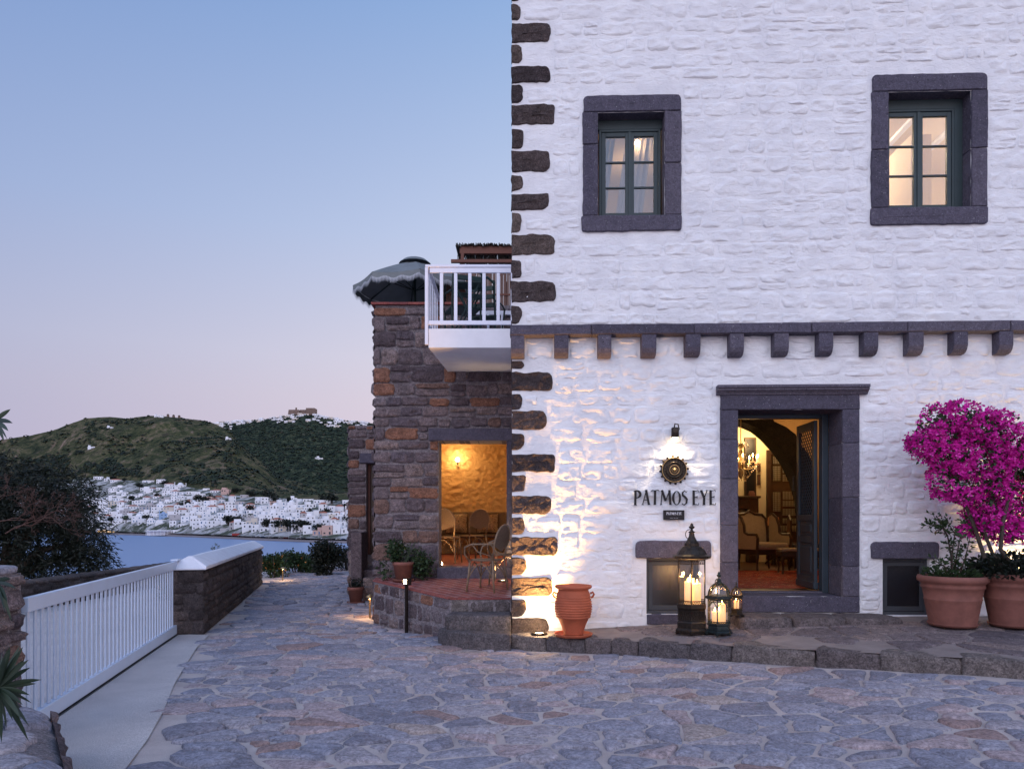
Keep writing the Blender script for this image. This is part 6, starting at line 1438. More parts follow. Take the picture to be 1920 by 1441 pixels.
for k in range(3):
    a = 2 * math.pi * k / 3; d = t1 * math.cos(a) + t2 * math.sin(a); s_ = -t1 * math.sin(a) + t2 * math.cos(a)
    allV.append(np.stack([Pf, Pf + d * sz * .55 + s_ * sz * .42 + ax * sz * .35, Pf + d * sz * 1.0 + ax * sz * .75, Pf + d * sz * .55 - s_ * sz * .42 + ax * sz * .35], 1))
allV = np.concatenate(allV).reshape(-1, 3); rv = np.tile(nrg.random(nF), 3)
stuff(npmesh('blossom', allV, np.arange(len(allV)).reshape(-1, 4), 'bract', bt, rv))
leaves('foliage', Pl, nrg.uniform(.04, .065, len(Pl)), 'leaf', bt, asp=.6)
und = []
for _ in range(1500):
    a = rnd.uniform(0, 6.28); q = math.sqrt(rnd.random()) * .46; und.append((math.cos(a) * q, math.sin(a) * q, rnd.random() * .26 * (1.2 - q) + .0))
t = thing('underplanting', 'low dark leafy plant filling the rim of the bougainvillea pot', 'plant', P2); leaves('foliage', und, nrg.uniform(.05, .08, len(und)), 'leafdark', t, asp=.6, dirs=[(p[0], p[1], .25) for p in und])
for _ in range(9):
    a = rnd.uniform(0, 6.28); q = .2; MB().tube([(math.cos(a) * q * .5, math.sin(a) * q * .5, -.03), (math.cos(a) * q, math.sin(a) * q, .2), (math.cos(a) * .36, math.sin(a) * .36, .26)], .006, 5).build('stem', 'bark', t)

# ---------------- lanterns
def lantern(loc, Rr, H, nseg, style, mat, label, candles, rz=.2):
    t = thing('candle_lantern', label, 'lantern', loc, rz, 'candle lanterns by the door')
    zb = H * (.25 if style == 'tall' else .15); zg = H * (.67 if style == 'tall' else .56); ph = 0
    r = Rr
    bs = MB().lathe([(0, .0), (r * 1.0, .0), (r * 1.02, H * .02), (r * .9, H * .04), (r * .92, zb * .35), (r * .84, zb * .42), (r * .84, zb * .8), (r * .92, zb * .88), (r * .92, zb), (0, zb)], nseg, (0, 0, .02))
    bs.build('base', mat, t)
    for k in range(nseg):
        a = 2 * math.pi * k / nseg; MB().lathe([(0, 0), (.018, 0), (.024, .02), (0, .03)], 8, (math.cos(a) * r * .93, math.sin(a) * r * .93, 0)).build('foot', mat, t)
    fr = MB()     # fretted bands
    def band(z0, z1, rr, m_=6):
        for k in range(nseg):
            a0_, a1_ = 2 * math.pi * k / nseg, 2 * math.pi * (k + 1) / nseg; p0 = Vector((math.cos(a0_) * rr, math.sin(a0_) * rr, 0)); p1 = Vector((math.cos(a1_) * rr, math.sin(a1_) * rr, 0))
            for j in range(m_):
                q0, q1 = p0.lerp(p1, j / m_), p0.lerp(p1, (j + 1) / m_); qm = (q0 + q1) / 2
                fr.tube([q0 + Vector((0, 0, z0)), qm + Vector((0, 0, z1)), q1 + Vector((0, 0, z0))], .0028, 4)
                fr.tube([q0 + Vector((0, 0, z1)), qm + Vector((0, 0, (z0 + z1) / 2)), q1 + Vector((0, 0, z1))], .0028, 4)
            for z_ in (z0, z1): fr.tube([p0 + Vector((0, 0, z_)), p1 + Vector((0, 0, z_))], .004, 4)
    band(zb + .02, zb + .02 + H * .035, r * .86); band(zg - H * .04, zg, r * .86)
    if style == 'tall': band(zb * .45 + .02, zb * .78 + .02, r * .86)
    stuff(fr.build('fretwork', mat, t))
    for k in range(nseg):
        a = 2 * math.pi * k / nseg; x_, y_ = math.cos(a) * r * .84, math.sin(a) * r * .84; MB().tube([(x_, y_, zb + .01), (x_, y_, zg + .02)], r * .035, 6).build('post', mat, t)
        a2 = 2 * math.pi * (k + 1) / nseg; x2, y2 = math.cos(a2) * r * .84, math.sin(a2) * r * .84
        if style != 'tall':
            p0, p1 = Vector((x_, y_, 0)), Vector((x2, y2, 0)); MB().tube([p0.lerp(p1, i / 8) + Vector((0, 0, zg - H * .13 + H * .09 * math.sin(math.pi * i / 8))) for i in range(9)], .005, 5).build('arch', mat, t)
        MB().add([(x_ * .985, y_ * .985, zb + .02), (x2 * .985, y2 * .985, zb + .02), (x2 * .985, y2 * .985, zg), (x_ * .985, y_ * .985, zg)], [(0, 1, 2, 3)]).build('pane', 'lglass', t)
    if style == 'tall':
        MB().lathe([(r * .86, zg), (r * 1.06, zg + .015), (r * 1.08, zg + .04), (r * .95, zg + .05), (r * .86, zg + H * .045), (r * .74, zg + H * .08), (r * .55, zg + H * .115), (r * .42, zg + H * .12), (r * .42, zg + H * .145), (r * .30, zg + H * .165), (r * .17, zg + H * .205), (r * .14, zg + H * .235)], nseg * 2).build('roof', mat, t)
        zt = zg + H * .235
    else:
        MB().lathe([(r * .86, zg), (r * 1.04, zg + .012), (r * 1.04, zg + H * .05), (r * .9, zg + H * .06), (r * .8, zg + H * .06)], nseg).build('eave', mat, t)
        z0 = zg + H * .06; DH = H * .20
        for k in range(nseg):
            a = 2 * math.pi * k / nseg; MB().tube([(math.cos(a) * r * .84 * math.cos(q), math.sin(a) * r * .84 * math.cos(q), z0 + DH * math.sin(q)) for q in [i / 6 * 1.45 for i in range(7)]], .006, 5).build('rib', mat, t)
        MB().lathe([(r * .82 * math.cos(q), z0 + DH * math.sin(q)) for q in [i / 6 * 1.5 for i in range(7)]], 20).build('dome_glass', 'lglass', t, True)
        MB().lathe([(r * .25, z0 + DH * .96), (r * .22, z0 + DH * 1.05), (r * .1, z0 + DH * 1.15)], 12).build('crown', mat, t); zt = z0 + DH * 1.1
    q = H - zt
    MB().lathe([(r * .12, zt), (r * .2, zt + q * .12), (r * .08, zt + q * .25), (r * .06, zt + q * .4), (r * .15, zt + q * .5), (r * .17, zt + q * .62), (r * .08, zt + q * .72), (r * .1, zt + q * .82), (0, zt + q)], 12).build('finial', mat, t, True)
    pts = [(r * .1 + r * (.25 if style == 'tall' else .2) * (1 - math.cos(a)) * -1, 0, zt - q * .1 - r * .28 * math.sin(a)) for a in [i / 12 * 6.28 for i in range(13)]]
    MB().tube(pts, .005, 5).build('handle_ring', mat, t)
    for (dx, dy, cr, chh) in candles:
        c_ = thing('candle', cand_label(label, candles, (dx, dy, cr, chh)), 'candle', Vector(loc) + Vector((dx, dy, zb + .022)))
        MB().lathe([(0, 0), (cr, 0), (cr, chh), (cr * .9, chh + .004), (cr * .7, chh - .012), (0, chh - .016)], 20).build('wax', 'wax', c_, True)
        MB().tube([(0, 0, chh - .016), (0, 0, chh + .006)], .0015, 4).build('wick', 'black', c_)
        MB().lathe([(0, chh + .004), (.007, chh + .014), (.008, chh + .022), (.004, chh + .04), (0, chh + .052)], 8).build('flame', 'flame', c_, True)
        plight('POINT', (0, 0, chh + .05), 2.6 if style == 'tall' else 1.3, (1, .55, .22), .02, c_)
def cand_label(lab, cs, c):
    wh = 'the tall lantern' if 'tall' in lab else 'the medium lantern' if 'medium' in lab else 'the smallest lantern'
    if len(cs) == 1: return 'lit cream candle inside ' + wh
    srt = sorted(cs, key=lambda q: q[0]); i = srt.index(c); return 'lit cream pillar candle, %s inside %s' % (('leftmost', 'middle', 'rightmost')[i] if len(cs) == 3 else ('left one', 'right one')[i], wh)
def onE(px, Y): x = (px - CX) / F * Y; return (x, Y, tzE(x, Y) + .006)
lantern(onE(1297, 8.5), .205, 1.30, 6, 'tall', 'iron', 'tall bronze hexagonal lantern with ornate roof beside the low window', [(-.05, -.04, .045, .26), (.055, -.03, .045, .24), (0, .06, .045, .29)], .25)
lantern(onE(1348, 8.36), .155, .73, 6, 'dome', 'iron2', 'medium dark domed lantern between the tall lantern and the door step', [(-.05, -.01, .032, .13), (.035, 0, .042, .22)], .1)
sl = MF @ Vector((fu(1382, .45), -.42, 0)); lantern((sl.x, sl.y, zt_s + .004), .085, .42, 6, 'dome', 'iron', 'smallest bronze lantern on the door step beside the jamb', [(0, 0, .03, .10)], .3)

# ================================================================ LOBBY FURNITURE
def ithing(name, label, cat, px, py, D, rz=0, group=None, z=None):
    p = IP(px, py, D); zz = zf + .003 if z is None else z; w = MF @ Vector((p[0], D, zz)); return thing(name, label, cat, w, rz - TH, group)
def iz(py, D): return fa(1450, py, -D)[1]
rugm, nt, b = newmat('red kilim rug'); n = noise_n(nt, 3.2, 3, .7, 'Object', 2.5, None); n2 = noise_n(nt, 14, 3, .6)
c = ramp(nt, n.outputs[0], [(0, (.02, .015, .02)), (.38, (.30, .02, .012)), (.45, (.42, .05, .02)), (.53, (.60, .40, .2)), (.55, (.28, .018, .012)), (.61, (.03, .02, .025)), (.65, (.55, .33, .16)), (.67, (.30, .02, .01))], 'CONSTANT')
nt.links.new(c, b.inputs['Base Color']); b.inputs['Roughness'].default_value = 1; M['rug'] = rugm
t = thing('rug', 'red patterned kilim rug on the lobby floor inside the door', 'rug'); t.matrix_world = MF
ra, rb2 = fu(1300, -3), fu(1620, -3); V = []; nx_r, ny_r = 30, 30
for j in range(ny_r):
    for i in range(nx_r): V.append((ra + (rb2 - ra) * i / (nx_r - 1), .95 + 3.6 * j / (ny_r - 1), zf + .009 + .004 * fbm(i * .3, j * .3, 0)))
npmesh('pile', V, [(j * nx_r + i, j * nx_r + i + 1, (j + 1) * nx_r + i + 1, (j + 1) * nx_r + i) for j in range(ny_r - 1) for i in range(nx_r - 1)], 'rug', t)
for e_ in range(60): pass
# wing armchair
def cab_leg(mb, x, y, h, s): mb.tube([(x, y, h), (x + .02 * s, y - .03, h * .75), (x + .01 * s, y - .01, h * .4), (x + .02 * s, y - .035, .0)], [.035, .028, .016, .022], 8)
t = ithing('wing_armchair', 'beige wing armchair with carved dark wood frame', 'armchair', 1428, 1060, 4.9, R(18))
MB().box(-.36, .36, -.36, .30, .30, .40).build('seat_rail', 'wood', t, bevel=.02); MB().box(-.33, .33, -.40, .28, .40, .53).build('seat_cushion', 'fabric', t, bevel=.05, seg=4)
bkp = [(-.36, .42), (-.38, .8), (-.36, 1.0), (-.28, 1.08), (-.12, 1.09), (0, 1.15), (.12, 1.09), (.28, 1.08), (.36, 1.0), (.38, .8), (.36, .42)]
MB(Matrix.Translation((0, .26, 0)) @ Matrix.Rotation(R(-8), 4, 'X')).prism(bkp, -.0, .10).build('backrest', 'fabric', t, bevel=.02)
MB(Matrix.Translation((0, .25, 0)) @ Matrix.Rotation(R(-8), 4, 'X')).tube([(x, 0, z) for x, z in bkp], .026, 8).build('back_frame', 'wood', t)
for sg in (-1, 1):
    wp = [(.33, .40), (.33, 1.05), (.22, 1.08), (.08, 1.0), (.0, .86), (-.02, .72), (-.12, .68), (-.36, .68), (-.40, .62), (-.38, .40)]
    Mx = Matrix.Translation((sg * .39, 0, 0)) @ Matrix.Rotation(R(sg * -4), 4, 'Z'); MB(Mx).prism([(a, b_) for a, b_ in wp], -.02 , .02, 'x').build('wing', 'fabric', t, bevel=.008)
    MB(Mx).tube([(0, a, b_) for a, b_ in wp[1:]], .028, 8).build('wing_frame', 'wood', t)
for (x, y) in ((-.33, -.34), (.33, -.34), (-.32, .27), (.32, .27)): mb = MB(); cab_leg(mb, x, y, .32, 1 if x > 0 else -1); mb.build('leg', 'wood', t)
t = ithing('ottoman', 'long beige upholstered bench with carved dark legs', 'bench', 1512, 1075, 3.9, R(-8))
MB().box(-.48, .75, -.26, .26, .30, .40).build('seat_rail', 'wood', t, bevel=.02); MB().box(-.47, .74, -.25, .25, .40, .455).build('cushion', 'fabric', t, bevel=.025, seg=3)
for (x, y) in ((-.43, -.21), (.69, -.21), (-.43, .21), (.69, .21)): mb = MB(); cab_leg(mb, x, y, .32, -1 if x < 0 else 1); mb.build('leg', 'wood', t)
t = ithing('side_table', 'small dark round side table behind the armchair', 'table', 1451, 1040, 6.6); MB().lathe([(0, .62), (.27, .62), (.28, .64), (.27, .66), (0, .66)], 24).build('tabletop', 'wood', t); MB().lathe([(.05, 0), (.03, .2), (.05, .4), (.03, .62)], 12).build('pedestal', 'wood', t)
for k in range(3): MB().tube([(0, 0, .15), (math.cos(k * 2.1) * .15, math.sin(k * 2.1) * .15, .08), (math.cos(k * 2.1) * .24, math.sin(k * 2.1) * .24, 0)], .018, 6).build('leg', 'wood', t)
t = ithing('table_lamp', 'small table lamp with glowing orange pleated shade', 'table lamp', 1450, 970, 6.6, z=zf + .665); MB().lathe([(.07, 0), (.06, .02), (.02, .05), (.035, .1), (.012, .15), (.012, .2)], 14).build('base', 'brass', t); MB().lathe([(.13, .18), (.11, .36)], 20).build('lamp_shade', 'shade', t, True); plight('POINT', (0, 0, .27), 6, WARM, .04, t)
t = ithing('side_chair', 'dark wooden chair with tall back right of the side table', 'chair', 1500, 1040, 6.2, R(80))
MB().box(-.22, .22, -.22, .22, .42, .48).build('seat', 'wood', t, bevel=.02); MB().prism([(-.2, .5), (-.22, .95), (0, 1.08), (.22, .95), (.2, .5)], .19, .23).build('backrest', 'wood', t, bevel=.01)
for (x, y) in ((-.2, -.2), (.2, -.2), (-.2, .2), (.2, .2)): MB().tube([(x, y, 0), (x, y, .43)], .022, 6).build('leg', 'wood', t)
t = ithing('low_bench', 'low dark cushioned seat behind the ottoman', 'seat', 1515, 1040, 5.4, 0); MB().box(-.35, .5, -.2, .2, .38, .48).build('cushion', 'graywood', t, bevel=.03)
for (x, y) in ((-.3, -.15), (.45, -.15), (-.3, .15), (.45, .15)): MB().tube([(x, y, 0), (x, y, .38)], .025, 6).build('leg', 'wood', t)
# chandelier
D_ = 3.9; t = ithing('chandelier', 'crystal chandelier with lit candle bulbs seen through the doorway', 'chandelier', 1389, 850, D_, z=iz(868, D_))
M['crystal'] = glassm('crystal', (1, .93, .8), .35, .1)
MB().tube([(0, 0, .30), (0, 0, ZC - iz(868, D_))], .008, 6).build('chain', 'brass', t); MB().lathe([(0, -.28), (.03, -.25), (.05, -.18), (.03, -.1), (.07, -.04), (.03, .05), (.05, .15), (.02, .25), (.06, .32), (0, .36)], 14).build('stem', 'brass', t, True)
cr = MB(); RRc = .30
def drop(x, y, z, s): cr.cur = rnd.random(); cr.add([(x, y, z), (x + s * .4, y, z - s), (x, y + s * .4, z - s), (x - s * .4, y, z - s), (x, y - s * .4, z - s), (x, y, z - s * 1.6)], [(0, 1, 2), (0, 2, 3), (0, 3, 4), (0, 4, 1), (5, 2, 1), (5, 3, 2), (5, 4, 3), (5, 1, 4)])
for k in range(10):
    a = 2 * math.pi * k / 10 + .15; ca, sa = math.cos(a), math.sin(a); MB().tube([(0, 0, -.05), (ca * .12, sa * .12, -.12), (ca * .24, sa * .24, -.08), (ca * RRc, sa * RRc, .0)], .008, 6).build('arm', 'brass', t)
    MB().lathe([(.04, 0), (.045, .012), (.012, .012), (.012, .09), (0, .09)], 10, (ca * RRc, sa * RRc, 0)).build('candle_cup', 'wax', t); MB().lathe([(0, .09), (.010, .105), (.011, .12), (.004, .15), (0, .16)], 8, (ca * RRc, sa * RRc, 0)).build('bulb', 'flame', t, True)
    for j in range(3): drop(ca * RRc + .03 * math.cos(j * 2.1), sa * RRc + .03 * math.sin(j * 2.1), -.01, .022)
    MB().tube([(0, 0, .33), (ca * .1, sa * .1, .38), (ca * .14, sa * .14, .32), (ca * .13, sa * .13, .27)], .005, 5).build('plume', 'crystal', t)
for k in range(150): a = rnd.uniform(0, 6.28); q = rnd.uniform(0, 1); drop(math.cos(a) * (.28 - .2 * q), math.sin(a) * (.28 - .2 * q), -.03 - q * .27, .022)
for k in range(90): a = 2 * math.pi * k / 90; q = (k * 7 % 9) / 9; drop(math.cos(a * 5) * (.04 + .2 * q ** 2), math.sin(a * 5) * (.04 + .2 * q ** 2), .30 - q * .30, .016)
stuff(cr.build('crystals', 'crystal', t)); plight('POINT', (0, 0, .20), 30, (1, .66, .30), .25, t); 
plight('POINT', (fu(1420, -6.9), 7.1, 3.4), 52, (1, .68, .32), .2, WB); plight('POINT', (fu(1530, -4.3), 4.7, 3.2), 16, (1, .58, .24), .2, WB)  # both unseen, added to brighten the end wall and arch plaster

# ================================================================ RATTAN CHAIRS AND BENCH
def rattan(loc, rz, label, arms=True):
    t = thing('rattan_chair', label, 'chair', loc, rz, 'rattan bistro chairs'); mt = 'rattan'
    def hoop(w, z0, z1, y0, lean, n=12):
        pts = [(-w * .82, y0, z0), (-w * .95, y0 + lean * .35, z0 + (z1 - z0) * .4)]
        for i in range(n + 1):
            a = math.pi - math.pi * i / n; zc = z0 + (z1 - z0) * .55; pts.append((math.cos(a) * w, y0 + lean * (.55 + .45 * math.sin(a)), zc + (z1 - zc) * math.sin(a)))
        return pts + [(w * .95, y0 + lean * .35, z0 + (z1 - z0) * .4), (w * .82, y0, z0)]
    hp = hoop(.215, .45, .93, .19, .10); MB().tube(hp, .014, 7).build('back_frame', mt, t, True)
    vs = [(0, .24, .70)] + [tuple(Vector(p) + Vector((0, .005, 0))) for p in hp[1:-1]]; vs.append((0, .235, .56)); n = len(hp) - 2
    MB().add(vs, [(0, i, i + 1) for i in range(1, n)] + [(0, n, n + 1), (0, n + 1, 1)]).build('backrest', 'weave', t)
    MB().lathe([(0, .455), (.20, .455), (.225, .445), (.225, .43), (0, .43)], 24, sy=.95).build('seat', 'weave', t, True)
    for (x, y) in ((-.17, -.17), (.17, -.17), (-.18, .19), (.18, .19)): MB().tube([(x, y, .44), (x * 1.12, y * 1.1, .2), (x * 1.2, y * 1.22, 0)], .014, 7).build('leg', mt, t, True)
    for (p, q) in (((-.19, -.19), (.19, -.19)), ((-.19, .21), (.19, .21)), ((-.19, -.19), (-.19, .21)), ((.19, -.19), (.19, .21))):
        MB().tube([(p[0] + (q[0] - p[0]) * i / 8, p[1] + (q[1] - p[1]) * i / 8, .18 + .22 * math.sin(math.pi * i / 8)) for i in range(9)], .009, 6).build('brace', mt, t, True)
    if arms:
        for sg in (-1, 1): MB().tube([(sg * .20, .22, .66), (sg * .27, .10, .67), (sg * .29, -.08, .665), (sg * .27, -.20, .62), (sg * .235, -.22, .52), (sg * .19, -.17, .42)], .012, 7).tube([(sg * .2, .18, .5), (sg * .26, .0, .56), (sg * .28, -.08, .66)], .008, 6).build('armrest', mt, t, True)
    return t
c1 = U(912, 1100, 10.15); rattan((c1.x, 10.15, tzz(10.15)), R(-115), 'rattan armchair nearest the white wall corner on the brick terrace')
rattan((-.10, 10.75, tzz(10.75)), R(-100), 'rattan armchair half hidden behind the front terrace chair')
rattan((U(838, 0, 12.4).x, 12.45, dz0 + .005), R(168), 'brightly lit rattan chair just inside the stone doorway at left', False)
rattan((U(885, 0, 13.4).x, 13.5, dz0 + .005), R(215), 'shadowed rattan chair in the middle of the stone room', False)
bt_ = thing('bench', 'dark wooden bench along the back wall of the stone room', 'bench', (-.85, ry1 - .5, dz0)); MB().box(-.8, 1.1, -.05, .38, .36, .44).build('seat', 'wood', bt_, bevel=.02); MB().box(-.8, 1.1, .34, .42, .44, .92).build('backrest', 'weave', bt_, bevel=.02)
for x in (-.75, .15, 1.05): MB().box(x - .03, x + .03, -.02, .04, 0, .36).build('leg', 'wood', bt_)
cm, nt, b = newmat('patterned cushion'); n = noise_n(nt, 16, 3, .6); c = ramp(nt, n.outputs[0], [(.35, (.05, .03, .02)), (.47, (.35, .22, .13)), (.55, (.12, .07, .05)), (.65, (.45, .32, .2))]); nt.links.new(c, b.inputs['Base Color']); M['cush'] = cm
for (px, lab) in ((856, 'patterned cushion leaning on the bench at left, behind the lit chair'), (914, 'patterned cushion with dark piping leaning on the bench at right')):
    x = U(px, 0, ry1 - .35).x; t = thing('cushion', lab, 'cushion', (x, ry1 - .36, dz0 + .45)); mb = MB(Matrix.Rotation(R(-14), 4, 'X')); vs = []
    N = 9
    for sgn in (-1, 1):
        for j in range(N):
            for i in range(N):
                a, b_ = -1 + 2 * i / (N - 1), -1 + 2 * j / (N - 1); e = max(0, (1 - abs(a) ** 3) * (1 - abs(b_) ** 3)); w = .24 * (1 - .07 * (1 - b_ ** 2) * abs(a)); hh = .22 * (1 - .07 * (1 - a ** 2) * abs(b_)); vs.append((a * w, sgn * .08 * e ** .6, .23 + b_ * hh))
    mb.add(vs, [(s_ * N * N + j * N + i, s_ * N * N + j * N + i + 1, s_ * N * N + (j + 1) * N + i + 1, s_ * N * N + (j + 1) * N + i) for s_ in (0, 1) for j in range(N - 1) for i in range(N - 1)]); mb.build('pillow', 'cush', t, True)
    MB(Matrix.Rotation(R(-14), 4, 'X')).tube([(-.24, 0, .01), (0, 0, .03), (.24, 0, .01), (.225, 0, .23), (.24, 0, .45), (0, 0, .43), (-.24, 0, .45), (-.225, 0, .23), (-.24, 0, .01)], .012, 6).build('piping', 'wood', t)
# lamps of the stone room
bl = U(858, 862, ry1 - .12); t = thing('wall_lamp', 'bare glowing wall bulb in the ochre stone room', 'wall lamp', (bl.x, ry1 - .1, bl.z)); MB().lathe([(0, -.05), (.035, -.03), (.045, 0), (.03, .04), (0, .05)], 14, (0, -.06, 0)).build('bulb', 'bulb', t, True); MB().tube([(0, .04, -.1), (0, -.06, -.09), (0, -.06, -.05)], .015, 6).build('bracket', 'iron', t)
plight('POINT', (0, -.20, .06), 13, (1, .60, .24), .05, t)
fl_ = U(827, 1054, 11.75); t = thing('floor_light', 'tiny glowing floor light at the left foot of the stone doorway', 'floor light', (fl_.x - .02, 11.9, dz0 + .005)); MB().lathe([(0, .05), (.02, .045), (.03, .02), (.03, 0), (0, 0)], 12).build('lens', 'bulb', t, True); plight('SPOT', (0, -.04, .07), 34, (1, .58, .22), .02, t, (R(180 - 30), R(-6), 0), R(110), .8)
plight('AREA', (-.9, 13.2, 3.5), 20, (1, .62, .26), .5, SB)

# ================================================================ SMALL POTTED PLANTS
def small_pot(x, y, z, r, h, label): 
    t = thing('terracotta_pot', label, 'plant pot', (x, y, z + .014)); MB().lathe([(0, 0), (r * .68, 0), (r * .9, h * .8), (r, h * .81), (r, h), (r * .88, h), (r * .85, h * .85), (0, h * .85)], 32).build('body', 'terracotta', t, True); MB().lathe([(0, h * .9), (r * .86, h * .88)], 20).build('soil', 'soil', t); return Vector((x, y, z + .014 + h * .88))
gx_, gy_ = U(756, 0, 11.0).x, 11.0; saucer('pot_saucer', (gx_, gy_, tzz(gy_) + .003), .17, 'small terracotta saucer under the geranium pot on the terrace'); pg_ = small_pot(gx_, gy_, tzz(gy_) + .003, .165, .28, 'medium terracotta pot on the brick terrace against the stone wall')
t = thing('potted_plant', 'bushy green plant in the pot on the brick terrace', 'plant', pg_); P = np.concatenate([ell_points(500, (-.12, -.02, .2), (.17, .16, .2), .2), ell_points(520, (.28, .05, -.02), (.2, .16, .24), .2), ell_points(160, (.05, .1, .12), (.3, .14, .2), .2), ell_points(60, (-.3, .05, -.1), (.1, .1, .2))]); leaves('foliage', P, nrg.uniform(.035, .07, len(P)), 'leaf', t, asp=.6)
for a in range(7): MB().tube([(0, 0, -.03), (rnd.uniform(-.1, .12), 0, .1), (rnd.uniform(-.25, .3), rnd.uniform(-.08, .08), rnd.uniform(.1, .35))], .007, 5).build('stem', 'leafolive', t)
lx_, ly_ = U(667, 0, 13.9).x, 13.9; saucer('pot_saucer', (lx_, ly_, .004), .17, 'small terracotta saucer under the lane pot by the tower steps'); pl_ = small_pot(lx_, ly_, .004, .16, .30, 'terracotta pot standing in the lane by the tower steps')
t = thing('potted_plant', 'small dark herb in the lane pot by the tower steps', 'plant', pl_); P = ell_points(420, (0, 0, .08), (.17, .16, .15), .1); leaves('foliage', P, nrg.uniform(.03, .05, len(P)), 'leafdark', t, asp=.6); MB().tube([(0, 0, -.03), (0, 0, .1)], .01, 5).build('stem', 'bark', t)

# ================================================================ NEAR VEGETATION
def bush(name, c, rr, n, ls, mat, label, cat='shrub', flowers=None, parts=5, dr=0, group=None):
    t = thing(name, label, cat, (c[0], c[1], c[2])); P = []
    for _ in range(parts):
        o_ = (rnd.uniform(-.5, .5) * rr[0], rnd.uniform(-.4, .4) * rr[1], rr[2] * rnd.uniform(.5, 1.1)); P.append(ell_points(n // parts, o_, tuple(v * rnd.uniform(.4, .62) for v in rr), .25))
    P = np.concatenate(P); leaves('foliage', P, nrg.uniform(.7, 1.3, len(P)) * ls, mat, t, asp=.5, droop=dr)
    for _ in range(6): a = rnd.uniform(0, 6.28); MB().tube([(0, 0, -.3), (math.cos(a) * rr[0] * .3, math.sin(a) * rr[1] * .3, rr[2] * .6), (math.cos(a) * rr[0] * .6, math.sin(a) * rr[1] * .6, rr[2] * 1.3)], [.03, .02, .008], 5).build('stem', 'bark', t)
    if flowers: F_ = P[nrg.choice(len(P), flowers)] + nrg.normal(size=(flowers, 3)) * .02; leaves('blossom', F_, .07, 'orangeflower', t, asp=.9)
    return t
v = U(612, 1065, 21); bush('hedge_shrub', (v.x, 21, -.1), (.85, .6, .75), 4200, .09, 'leafdark', 'tall dark shrub at the lane end beside the stone tower')
v = U(560, 1070, 22); bush('hedge_shrub', (v.x, 22, -.1), (.8, .6, .55), 3000, .09, 'leaf', 'mid green shrub in the middle of the lane end hedge', flowers=20)
v = U(515, 1078, 20.2); bush('hedge_shrub', (v.x, 20.2, -.1), (.6, .5, .5), 2600, .09, 'leaf', 'low green shrub with orange flowers next to the lane wall end', flowers=70)
v = U(655, 1060, 23); bush('hedge_shrub', (v.x, 23, -.1), (.6, .5, .6), 2000, .09, 'leafdark', 'dark shrub half hidden behind the stone tower')
v = U(330, 1060, 14.5); bush('wall_shrub', (v.x, 14.5, -.1), (.5, .5, .48), 1300, .10, 'leafolive', 'broad-leaved shrub showing over the gate post end of the lane wall')
tt_ = thing('sapling', 'sparse olive sapling rising behind the whitewashed wall cap', 'sapling', (U(405, 0, 17).x, 17, -.1)); P = []; D = []
for k in range(11):
    a = rnd.uniform(-1, 1); b_ = rnd.uniform(-.3, .3); tip = Vector((a * .5, b_, 1.05 + rnd.uniform(-.2, .12) - abs(a) * .25)); pts = [Vector((0, 0, 0)), Vector((a * .15, b_ * .5, .6)), tip]; MB().tube(pts, [.012, .008, .003], 4).build('stem', 'bark', tt_)
    for q in range(26): s_ = rnd.uniform(.1, 1); p = pts[1].lerp(tip, s_); d = Vector((rnd.choice((-1, 1)), rnd.uniform(-.4, .4), .5)); P.append(p); D.append(d)
leaves('foliage', P, .08, 'leafolive', tt_, asp=.3, dirs=D)
# big dark tamarisk on the left: limbs and feathery drooping sprays
tc_ = Vector((-13.9, 20.0, -2.5)); tr = thing('tamarisk_tree', 'huge dark feathery tree overhanging the harbour at left', 'tree', tc_)
MB().tube([(0, 0, -1), (.1, 0, 1.2), (-.2, 0, 2.6)], [.45, .36, .28], 10).build('trunk', 'bark', tr)
def T3_(x, y, Y=20.0): v = U(x, y, Y); return Vector((v.x, v.y, v.z)) - tc_
CR = [(60, 905, 75, 42), (120, 900, 42, 30), (20, 940, 100, 70), (110, 960, 62, 55), (150, 935, 40, 38), (150, 1000, 52, 50), (60, 1010, 120, 70), (165, 1040, 38, 46), (-60, 950, 100, 100), (-160, 960, 120, 110), (90, 1060, 90, 50), (40, 885, 45, 24), (182, 1045, 24, 30), (10, 860, 22, 14)]
P = []; D = []
for (x, y, rx, ry) in CR:
    for _ in range(int(rx * ry * .11)):
        c_ = Vector(ell_points(1, (0, 0, 0), (rx, 1.0, ry), .45)[0]); Y = 20 + c_.y * 1.8; p0 = T3_(x + c_.x, y + c_.z, Y); L = rnd.uniform(.2, .6); out = Vector((rnd.gauss(.25 if x > 100 else 0, .5), rnd.gauss(0, .5), rnd.gauss(-.1, .4))).normalized()
        for q in range(7):
            s_ = q / 6 * L; p = p0 + out * s_ + Vector((0, 0, -.9 * s_ * s_)); P.append(p); D.append(out + Vector((rnd.gauss(0, .5), rnd.gauss(0, .5), -1.2 * s_)))
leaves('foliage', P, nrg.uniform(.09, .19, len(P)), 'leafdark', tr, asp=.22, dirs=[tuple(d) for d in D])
for k, (x, y) in enumerate(((120, 900), (60, 890), (20, 930), (110, 960), (170, 1010), (180, 1050), (-60, 950), (90, 1050))):
    e = T3_(x, y); s_ = Vector((-.2, 0, 2.4)); m_ = s_.lerp(e, .5) + Vector((0, rnd.uniform(-.3, .3), .3)); MB().tube([s_, m_, e], [.16, .09, .02], 7).build('limb', 'bark', tr)
bs_ = thing('bare_shrub', 'tangle of bare reddish branches in front of the dark tree', 'shrub', U(60, 1060, 17)); bz = U(60, 1060, 17)
tw = MB()
